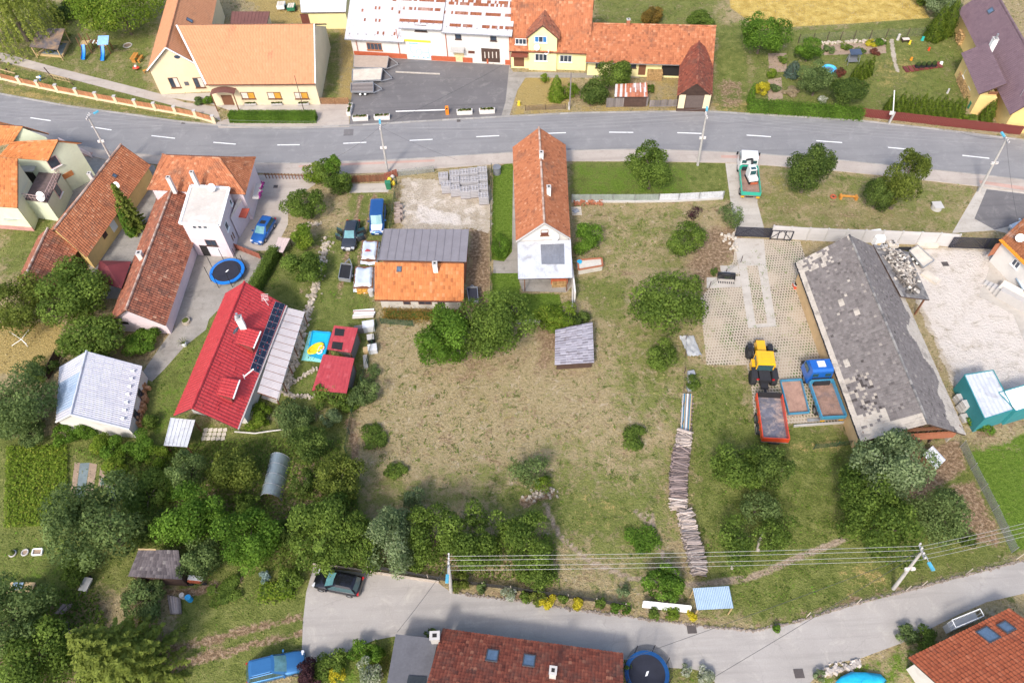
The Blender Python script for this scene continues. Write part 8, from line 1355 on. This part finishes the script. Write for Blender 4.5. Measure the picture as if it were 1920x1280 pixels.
def willow(label,px,py,r_px,H):
    SEED[0] += 1;rng=np.random.default_rng(SEED[0]);c=G(px,py,H*.6);r=r_px*(G(px+1,py,H*.6)-c).length;k=thing('willow_tree',label,'tree',(c.x,c.y,0));PP,NN,TT=[],[],[]
    for i in range(300):
        a,f=rng.uniform(0,6.28),rng.random()**.5;top=np.array([c.x+math.cos(a)*r*f*.9,c.y+math.sin(a)*r*f*.9,H*(1-.45*f*f)]);L=rng.uniform(.35,.85)*H*(.5+.5*f);m_=34;s_=rng.random(m_);P=top+np.stack([np.cos(a)*s_*.5,np.sin(a)*s_*.5,-s_*L],1)+rng.normal(size=(m_,3))*.08;PP.append(P);NN.append(rng.normal(size=(m_,3))+np.array([math.cos(a),math.sin(a),.6]));TT.append(np.full(m_,rng.uniform(.2,.9))+rng.normal(size=m_)*.1)
    P=np.concatenate(PP);P[:,2]=np.maximum(P[:,2],.3);leaves('crown',LM['willow'],k,P,np.concatenate(NN),.26,np.concatenate(TT),rng,1.6);mb=MB();mb.tube([(c.x,c.y,0),(c.x,c.y,H*.5),(c.x+.3,c.y,H*.8)],.35,8,r2=.1);mb.build('trunk',BARK,k);return k
# north side
willow('large weeping willow drooping over the sandpit shelter',15,12,82,9.5)
tree('garden_tree','big yellow green tree on the nursery lawn',225,18,78,7,'lime',ry=.8);bush('dark shrub behind the sandpit shelter',112,28,24,1.8,'dark');bush('low dark shrub between willow and big yellow green tree',135,5,22,2,'dark')
hedge('clipped_hedge','neatly clipped green hedge in front of the cream house',[(434,226),(594,226)],1.25,1.25,'bright',.11,.04);bush('round shrub beside the brown porch canopy',391,188,9,1.1,'bright');bush('flower bed shrubs under the wing windows',372,190,11,.5,'grey')
cone('thuja_tree','cone shaped light thuja in the dry front garden',1043,187,1.25,3.9,'lime',dens=1.2);bush('pale yellow green shrub beside the cone shaped thuja',1072,172,14,1.6,'lime');bush('small lime shrub behind the cone shaped thuja',1020,148,8,1.0,'lime')
bush('dense dark green shrub beside the rusty shed',1117,172,30,3.4,'dark');tree('garden_tree','round green tree in front of the long barn',1157,138,29,4.6,'mid');bush('small shrub behind the rusty shed',1219,167,8,1.2,'mid')
bush('rusty orange bush behind the long barn',1226,30,21,2.6,'rust');bush('green bush behind the long barn end',1318,38,25,1.8,'mid');tree('garden_tree','broad green tree at the corner of the wheat field',1430,62,42,5.5,'bright');bush('dark shrub at the foot of the wheat field tree',1452,88,9,1.4,'dark')
hedge('road_hedge','lush green hedge along the road below the garden trees',[(1402,206),(1500,212),(1614,221)],1.3,1.2,'bright',.17,.16);cone('thuja_tree','narrow bright thuja at the west end of the road hedge',1406,192,.55,3.2,'bright')
bush('golden yellow round shrub above the road hedge',1427,167,13,1.5,'yellow');cone('blue_spruce','squat blue green spruce in the upper garden',1484,143,1.15,2.4,'blue','conifer',point=.8);tree('fruit_tree','bright green fruit tree beside the vegetable beds',1518,93,24,3.2,'bright');tree('fruit_tree','grey green tree beside the inflatable pool',1533,150,33,4.2,'grey');tree('fruit_tree','dark grey green tree above the road hedge',1591,168,35,4.2,'dark');bush('reddish shrub next to the inflatable pool',1575,136,10,1.2,'red');bush('small shrub on the west edge of the vegetable beds',1447,138,10,1.0,'lime');bush('low grey plants near the golden shrub',1452,165,11,.6,'grey');bush('dry tan grass tussock on the upper lawn',1481,172,14,.5,'dry');bush('white flowering shrub behind the road hedge',1541,187,10,.9,'white');bush('dark green bush left of the blue green spruce',1470,112,9,1.0,'mid')
for i,(px,py,h) in enumerate(((1600,148,2.8),(1611,146,3.0),(1619,142,2.6),(1626,138,2.8))): cone('thuja_tree','clipped dark thuja in the clump beside the swing seat',px,py+4,.65,h+.3,group='thuja clump by the swing seat')
cone('thuja_tree','tall dark thuja at the head of the upper garden',1748,74,1.5,5.6);cone('thuja_tree','second tall dark thuja nearest the heap of firewood',1768,66,1.4,5.8);tree('garden_tree','grey green tree behind the tall dark thujas',1768,6,30,4,'silver');bush('green bushes at the edge of the wheat field',1738,-4,26,2.2,'mid')
for i,px in enumerate((1664,1681,1694,1707,1720,1732,1745,1757,1769,1781,1793)): cone('thuja_tree','clipped thuja in the row behind the red slat fence',px,211+i*1.15,.74,3.2+.25*math.sin(i*2.1),group='thuja row behind the red slat fence')
cone('thuja_tree','lone pointed thuja beside the ochre house porch',1846,226,1.0,3.3);bush('low lime shrub inside the red slat fence',1802,219,11,.8,'lime');bush('dark shrub by the ochre house fence corner',1822,222,11,.8,'mid')
for px,py,r,l in ((1555,92,11,'grey'),(1585,88,10,'mid'),(1632,80,10,'yellow'),(1648,80,11,'bright'),(1640,97,9,'red'),(1615,95,10,'grey')): bush({1555: 'grey herbs at the west end of the vegetable bed',1585: 'green herbs in the vegetable bed',1632: 'yellow flowers at the stone path end of the beds',1648: 'bright green clump beside the yellow flowers',1640: 'reddish flowers in the vegetable bed',1615: 'low grey plants in the vegetable bed'}[px],px,py,r,.6,l)
# road lawn
tree('round_tree','round pale green tree on the lawn beside the narrow house',1222,316,39,5.4,'mid',dens=1.3);tree('lime_tree','dense dark lime tree beside the white truck',1518,318,40,6.8,'dark',dens=1.25,z0=.3);tree('lime_tree','tall flowering lime tree near the well cover',1695,342,38,7.8,'olive',dens=1.25,z0=.4);tree('lime_tree','small dark lime tree beside the tall flowering one',1650,362,26,4.4,'dark',dens=1.2,z0=.2)
bush('clipped curved hedge beside the narrow house path',936,462,14,1.3,'bright',ry=1.9,lsize=.12);bush('fresh green rounded bush beside the narrow house porch',1100,450,29,3.0,'bright',dens=1.2);tree('pear_bush','feathery green bush in the upper field',1289,456,34,3.6,'mid',z0=.1,loose=.25);tree('pear_tree','broad olive pear tree in the middle of the field edge',1252,572,66,5.8,'mid',z0=.3,ry=.9,loose=.2);bush('small green bush below the broad pear tree',1238,668,27,2.6,'mid',loose=.2);bush('sparse grey shrub beside the concrete drive',1372,404,23,2.6,'grey',dens=.5,loose=.4);bush('bare brownish shrub in the upper field',1300,400,12,1.2,'purple',dens=.4,loose=.4);bush('small dark weed by the wire fence corner',1338,510,8,.6,'dark');bush('low bush at the foot of the pear tree by the pavers',1300,718,14,.8,'mid')
tree('walnut_tree','bright green round tree below the orange tiled house',832,632,56,5.2,'bright',z0=.3,dens=1.15);tree('walnut_tree','large mid green tree below the small grey trailer',933,618,60,6.0,'mid',z0=.3,dens=1.15);bush('vivid lime bush above the shingled hut',1046,598,36,2.4,'lime',ry=.75);bush('dark bush end beside the vivid lime bush',1090,600,18,1.6,'dark');hedge('weed_strip','ragged olive weeds along the grey back wall',[(722,592),(868,597)],.9,.6,'rust',.18,.22,'weeds',.8)
# west gardens
tree('walnut_bush','leafy dark bush beside the brown gate',618,332,32,3.6,'mid',z0=.2);tree('walnut_bush','bright sapling top rising at the pavement',625,312,14,4.6,'bright',z0=1.5);bush('dense green bush at the driveway corner',568,385,34,3.2,'mid');bush('flowering pale bush at the pavement edge',590,325,22,2.2,'lime',loose=.2);bush('dark ivy bush inside the brown gate',640,350,18,2.0,'dark');tree('fruit_tree','small yellow green tree beside the pink sheet shelter',571,443,24,2.6,'lime',z0=.3);tree('fruit_tree','round dark green tree in the west garden',570,506,36,3.4,'mid',z0=.2,dens=1.2);hedge('garden_hedge','tall green hedge between trampoline yard and west garden',[(520,478),(478,552)],1.0,1.5,'mid',.15,.08)
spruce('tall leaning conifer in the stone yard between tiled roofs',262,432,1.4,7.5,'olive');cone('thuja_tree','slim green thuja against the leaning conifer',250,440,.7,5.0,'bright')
tree('orchard_tree','large mid green tree beside the open ended barn',128,558,66,5.6,'mid',z0=.3);tree('orchard_tree','spreading tree at the west edge by the open barn',35,572,52,5.0,'olive',z0=.3);tree('orchard_tree','wide low tree above the white metal roofed house',168,640,66,4.0,'mid',ry=.75,z0=.2);bush('dark bush between straw yard and path',265,640,30,1.8,'bright');tree('orchard_tree','tall grey green tree left of the white metal roofed house',48,755,58,6.0,'grey',z0=.3,ry=1.05);bush('dark bush at the straw yard corner',75,695,24,1.8,'dark');bush('green shrub below the brick stack',282,790,14,1.2,'mid')
for px,py,r,l,lab in ((120,815,22,'bright','bright shrub below the white metal house corner'),(160,808,20,'bright','bright shrub against the white house gable'),(185,830,22,'lime','pale green shrub in the belt below the white house'),(212,838,20,'bright','vivid green shrub beside the pale one'),(262,838,26,'bright','round green shrub near the white lean-to'),(298,858,18,'lime','small lime shrub beside the white lean-to'),(215,875,26,'lime','yellow green flax clump beside the garden beds'),(60,815,26,'grey','grey shrub at the top of the vegetable plot'),(20,800,24,'dark','dark shrub at the west frame of the vegetable plot')): bush(lab,px,py,r,1.7,l)
bush('row of blue green cabbages in the garden bed',218,920,17,.4,'teal');bush('low blue green plants in the small bed',197,900,9,.3,'teal');tree('orchard_tree','loose grey green tree below the white lean-to',350,885,30,4.4,'grey',z0=.4,loose=.3);tree('orchard_tree','olive yellow round tree below the stepping stones',438,878,48,4.4,'olive',z0=.2);bush('wild green thicket beside the garden beds',278,925,40,1.5,'mid',ry=1.2);bush('bright nettles below the loose grey green tree',330,905,28,1.4,'bright');bush('dark undergrowth above the tiled shed',275,985,32,1.6,'dark')
tree('orchard_tree','very large grey green tree above the dark tiled shed',190,985,74,7.5,'grey',z0=.4,ry=1.05);tree('orchard_tree','vivid green tree right of the dark tiled shed',372,970,58,5.6,'bright',z0=.3);tree('orchard_tree','vivid green tree near the polytunnel end',462,1012,58,5.6,'bright',z0=.3);tree('orchard_tree','small grey tree at the dark tiled shed gable',376,1050,36,3.6,'grey',z0=.2);tree('orchard_tree','glossy dark tree beside the polytunnel',578,840,36,4.2,'dark',z0=.3,dens=1.1);tree('orchard_tree','olive tree at the corner of the mesh fence',634,898,46,5.0,'olive',z0=.3,loose=.15);bush('grey dark bush beside the polytunnel panels',572,905,20,2.4,'dark');bush('dark thicket below the polytunnel',540,1000,28,3.2,'dark');bush('dark green thicket above the polytunnel',462,945,28,1.8,'mid')
tree('row_tree','broad dark green tree above the black car',612,1004,66,5.6,'mid',z0=.2,dens=1.15);tree('row_tree','dark green tree joined to the broad one above the black car',674,1020,46,5.0,'mid',z0=.2,dens=1.1);tree('row_tree','silvery willow like tree in the row by the lane',738,1012,46,6.0,'silver',z0=.2,ry=1.2,dens=1.1);tree('row_tree','fresh green tree behind the lane bend pole',816,1006,50,5.6,'mid',z0=.2);tree('row_tree','large fresh green tree in the row by the lane',898,1014,58,5.8,'mid',z0=.2);tree('row_tree','fresh green tree at the east end of the row',988,1014,52,5.6,'mid',z0=.2);bush('low green bush under the pale cables',1012,1076,38,2.4,'mid');bush('grey saplings behind the row trees',775,940,18,2.6,'silver',loose=.3);bush('dark green bush at the foot of the silvery tree',770,1055,22,1.6,'mid');bush('ivy bush at the lane bend pole',858,1094,16,1.8,'olive')
bush('shrubs along the plain dull red shed',622,742,32,2.2,'mid');bush('leafy bush at the mesh fence beside the crates',685,738,28,2.4,'grey',loose=.2);bush('light yellow shrub right of the red house corner',485,782,24,1.2,'lime');bush('grey loose shrub below the glazed veranda',548,785,36,2.2,'grey',loose=.25);bush('small grey olive shrub near the mesh fence',617,786,18,1.6,'silver');bush('round shrub below the loose grey shrub',655,760,16,1.0,'mid')
# field bushes
tree('young_tree','sparse young tree with grey leaves in the lower field',985,880,32,3.0,'grey',z0=.6,dens=.5,loose=.4);bush('yellow leaved sapling beside the sparse young tree',1020,906,15,1.6,'lime',dens=.8);bush('low green clump in the lower field',1197,825,26,.9,'mid',loose=.2);bush('leafy weed clump in the west of the field',745,882,18,.7,'mid',loose=.2);bush('weed clump in the upper west of the field',700,815,24,.6,'mid',loose=.3);bush('low green weeds above the footpath fork',1205,1010,32,.6,'bright',loose=.3,dens=.6);bush('elder bush beside the blue tin lean-to',1242,1095,40,2.8,'bright',ry=.8);bush('small thorny clump by the pale rubble',690,700,20,.7,'grey',loose=.3,dens=.5)
# east plot
tree('apple_tree','loose apple tree below the red trailer',1395,878,55,4.2,'mid',z0=.6,loose=.3,dens=.8);tree('apple_tree','dense dark apple tree below the red trailer',1445,885,42,5.0,'dark',z0=.4,loose=.15);bush('grey apple shoots in the east plot',1420,950,34,2.6,'grey',loose=.35,dens=.6);tree('apple_tree','thin apple tree beside the leaning trunk',1385,1005,44,3.4,'mid',z0=.8,loose=.4,dens=.6);tree('apple_tree','small apple tree above the footpath',1455,1000,34,3.4,'mid',z0=.6,loose=.3,dens=.7);tree('poplar_tree','tall silver leaved tree against the slate barn gable',1665,878,66,7.8,'silver',z0=.6,dens=1.1);tree('orchard_tree','dense green tree in front of the silver leaved one',1618,925,50,6.0,'mid',z0=.4);tree('orchard_tree','wide green tree above the footpath end',1655,985,66,6.2,'mid',z0=.3,dens=1.1);tree('orchard_tree','loose grey tree beside the bare soil strip',1765,965,50,4.2,'grey',z0=.3,loose=.35,dens=.7);bush('dark low bush by the pale cables',1800,1005,20,1.4,'dark');bush('weeds along the barn corner fence',1840,795,22,.8,'bright')
k=thing('leaning_trunk','bare grey leaning trunk in the apple orchard','trunk',G(1422,1032));mb=MB();mb.tube([G(1421,1032),G(1424,1012,.9),G(1432,998,1.7)],.16,8,r2=.09);mb.build('stem',mat('bark_grey',(.32,.28,.25),.9),k);k=thing('leaning_trunk','short pale split trunk below the thin apple tree','trunk',G(1372,1065));mb=MB();mb.tube([G(1372,1066),G(1376,1050,.7)],.13,7,r2=.09);mb.build('stem',MATS['bark_grey'],k)
# lane side gardens
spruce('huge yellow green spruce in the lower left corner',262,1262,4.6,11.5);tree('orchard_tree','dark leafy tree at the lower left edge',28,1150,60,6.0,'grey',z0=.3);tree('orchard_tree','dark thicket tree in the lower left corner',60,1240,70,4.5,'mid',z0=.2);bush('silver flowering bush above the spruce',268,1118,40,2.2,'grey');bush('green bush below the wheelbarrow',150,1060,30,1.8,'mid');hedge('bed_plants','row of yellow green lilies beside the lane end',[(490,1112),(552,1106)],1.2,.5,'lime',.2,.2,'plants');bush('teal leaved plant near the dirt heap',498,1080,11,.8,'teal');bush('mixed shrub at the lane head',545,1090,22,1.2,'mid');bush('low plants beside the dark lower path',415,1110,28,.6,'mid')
bush('bright round shrub in the lane garden',675,1222,20,1.5,'bright');bush('green shrub beside the flat annex',708,1228,18,1.4,'bright');bush('yellow shrub in the lane garden',632,1268,13,1.2,'yellow');bush('white variegated round shrub in the lane garden',693,1262,26,1.8,'white');bush('dark purple shrub beside the light blue car',575,1268,26,1.8,'purple');bush('mixed green shrubs in the lane garden',615,1248,28,1.3,'mid');bush('green tuft beside the annex chimney',808,1186,10,.8,'mid')
for px,py,r,l,lab in ((955,1113,14,'white','white flowering plant in the lane flower strip'),(905,1103,12,'grey','lavender clump in the lane flower strip'),(985,1118,10,'mid','green clump next to the white flowering plant'),(1008,1120,14,'olive','olive clump in the lane flower strip'),(1028,1126,13,'yellow','yellow clump in the lane flower strip'),(1055,1124,9,'mid','dark green clump between yellow plants'),(1083,1130,13,'yellow','bright yellow spiky plant in the lane flower strip'),(1127,1132,11,'mid','upright green plant at the lane fence'),(1155,1138,10,'bright','small green plant left of the white panel'),(1175,1140,10,'bright','second small green plant by the white panel'),(1225,1150,12,'mid','green plant in front of the white panel'),(1258,1150,14,'lime','yellow flowering clump in front of the white panel'),(1298,1152,9,'yellow','small yellow plant at the blue lean-to'),(1455,1178,9,'bright','grass tuft growing into the lane'),(1170,1112,12,'silver','silvery herb behind the lane fence'),(1176,1250,10,'mid','green bush behind the netted trampoline'),(1288,1258,10,'white','white rose bush beside the lane'),(1325,1268,18,'white','larger white rose bush at the lane corner'),(1535,1268,10,'silver','pale potted plant at the lane garden'),(1700,1190,18,'grey','grey rock plants beside the stair landing'),(1730,1195,20,'mid','green rock plants above the orange roof')): bush(lab,px,py,r,.8,l)
# ------------------------------------------------------------------ grass and weeds: far too many blades to count
rng=np.random.default_rng(5);n=330000;gx,gy=rng.uniform(-80,90,n),rng.uniform(8,128,n);acc={k_: np.zeros(n) for k_ in 'gldsvwp'};cover_at(acc,gx,gy)
keep=np.ones(n,bool)
for o in D.objects:
    if o.type == 'MESH' and o.get('kind') == 'structure' and o is not ground and o.name.split('.')[0] in ('main_road','pavement','lower_lane','car_park','side_path','garden_path','entrance_paving','wall_apron','stone_yard','driveway','trampoline_yard','driveway_slab','house_path','porch_slab','truck_drive','side_drive','yard_slab','paver_yard'):
        f=max(o.data.polygons,key=lambda q: len(q.vertices));keep &= ~inpoly(gx,gy,[tuple((o.matrix_world.translation+o.data.vertices[i].co)[:2]) for i in f.vertices])
patch=.5+.5*np.sin(gx*.9+1.3*np.sin(gy*.7))*np.sin(gy*.8+1.1*np.sin(gx*.53));keep &= (acc['v'] < .2) & (acc['p'] < .3) & (acc['d'] < .5) & (rng.random(n) < .15+.4*patch)
gx,gy,patch=gx[keep],gy[keep],patch[keep];acc={k_: v[keep] for k_,v in acc.items()};n=len(gx)
green=np.clip(.25+acc['g']*.55+acc['l']*.6-acc['s']*.5+(patch-.5)*.5+rng.normal(size=n)*.16,0,1);green=np.where(acc['w'] > .4,0,green)
gr=D.objects.new('wild_grass',None)
mt,nt,b=newmat('grass_blades');r=ramp(nt,[(0,(.33,.27,.14)),(.3,(.27,.23,.10)),(.55,(.14,.155,.04)),(.8,(.085,.13,.022)),(1,(.10,.20,.02))]);nt.links.new(attr(nt,'tint'),r.inputs[0]);nt.links.new(r.outputs[0],b.inputs['Base Color']);b.inputs['Roughness'].default_value=.8;b.inputs['Specular IOR Level'].default_value=.1
class _O: location=(0,0,0)
sz=np.where(acc['l'] > .5,(.045),.06)*rng.uniform(.7,1.5,n);P=np.stack([gx,gy,sz*.5],1);N=rng.normal(size=(n,3));N[:,2]=np.abs(N[:,2])*.8
holder=thing('tmp','t','t');o=leaves('wild_grass',mt,holder,P,N,sz*2.2,green,rng,1.3);o.parent=None;D.objects.remove(holder);D.objects.remove(gr);stuff(o);o['label']='short dry and green grass tufts over the plots';o['category']='grass'

rng=np.random.default_rng(8);q=[tuple(G(*p_)[:2]) for p_ in ((14,838),(128,836),(128,985),(10,990))];n=11000;gx,gy=rng.uniform(min(a[0] for a in q),max(a[0] for a in q),n),rng.uniform(min(a[1] for a in q),max(a[1] for a in q),n);ok=inpoly(gx,gy,q);gx,gy=gx[ok],gy[ok];n=len(gx)
holder=thing('tmp','t','t');o=leaves('potato_leaves',LM['lime'],holder,np.stack([gx,gy,rng.uniform(.1,.4,n)],1),rng.normal(size=(n,3))*.5+np.array([0,0,1.]),.2,.55+rng.normal(size=n)*.25,rng);o.parent=None;D.objects.remove(holder);stuff(o);o['label']='yellow green crop leaves filling the vegetable plot';o['category']='crop'

def scatter(name,label,cat,poly,n,z,ls,leaf,seed,clump=0.0,keepf=None):
    rng=np.random.default_rng(seed);q=[tuple(G(*p_)[:2]) for p_ in poly];lo=np.min(q,0);hi=np.max(q,0);m_=max(1,int(n/14)) if clump else n
    cx,cy=rng.uniform(lo[0],hi[0],m_),rng.uniform(lo[1],hi[1],m_);ok=inpoly(cx,cy,q);cx,cy=cx[ok],cy[ok]
    if clump: i_=np.repeat(np.arange(len(cx)),14);r_=(clump*rng.uniform(.4,1.6,len(cx)))[i_];gx,gy=cx[i_]+rng.normal(size=len(i_))*r_,cy[i_]+rng.normal(size=len(i_))*r_;tt=rng.uniform(.2,.8,len(cx))[i_]
    else: gx,gy=cx,cy;tt=.5+.25*np.sin(gx*1.3)*np.sin(gy*1.1)
    n_=len(gx);h=thing('tmp','t','t');o=leaves(name,LM[leaf],h,np.stack([gx,gy,rng.uniform(.03,z,n_)],1),rng.normal(size=(n_,3))*.6+np.array([0,0,1.]),ls,tt+rng.normal(size=n_)*.15,rng);o.parent=None;D.objects.remove(h);stuff(o);o['label']=label;o['category']=cat
scatter('undergrowth','dense green undergrowth beneath the trees above the lane','undergrowth',[(135,845),(330,835),(500,825),(640,830),(665,900),(690,1058),(580,1060),(480,1075),(390,1030),(240,1030),(250,900)],15000,.7,.24,'mid',21)
scatter('undergrowth','dark weeds under the row of trees by the lane','undergrowth',[(690,1000),(1040,1000),(1050,1100),(700,1066)],5000,.45,.2,'mid',22);scatter('undergrowth','weeds and shrubs in the lower left thicket','undergrowth',[(-30,1090),(180,1110),(210,1180),(190,1290),(-30,1290)],7000,.7,.24,'mid',23)
scatter('weed_clumps','scattered weed clumps across the dry field','weeds',[(700,690),(1080,720),(1120,540),(1080,400),(1290,400),(1290,800),(1260,1080),(1060,1060),(1040,950),(700,930)],9000,.16,.14,'mid',24,.22);scatter('weed_clumps','weed clumps in the east plot grass','weeds',[(1300,700),(1400,700),(1420,820),(1600,840),(1580,1010),(1460,1150),(1320,1130)],7000,.16,.14,'mid',25,.25)
scatter('weed_clumps','weed tufts growing through the truck yard pavers','weeds',[(1380,450),(1490,455),(1560,640),(1600,780),(1480,790),(1400,680),(1325,680),(1315,560)],2600,.07,.09,'bright',26,.18)
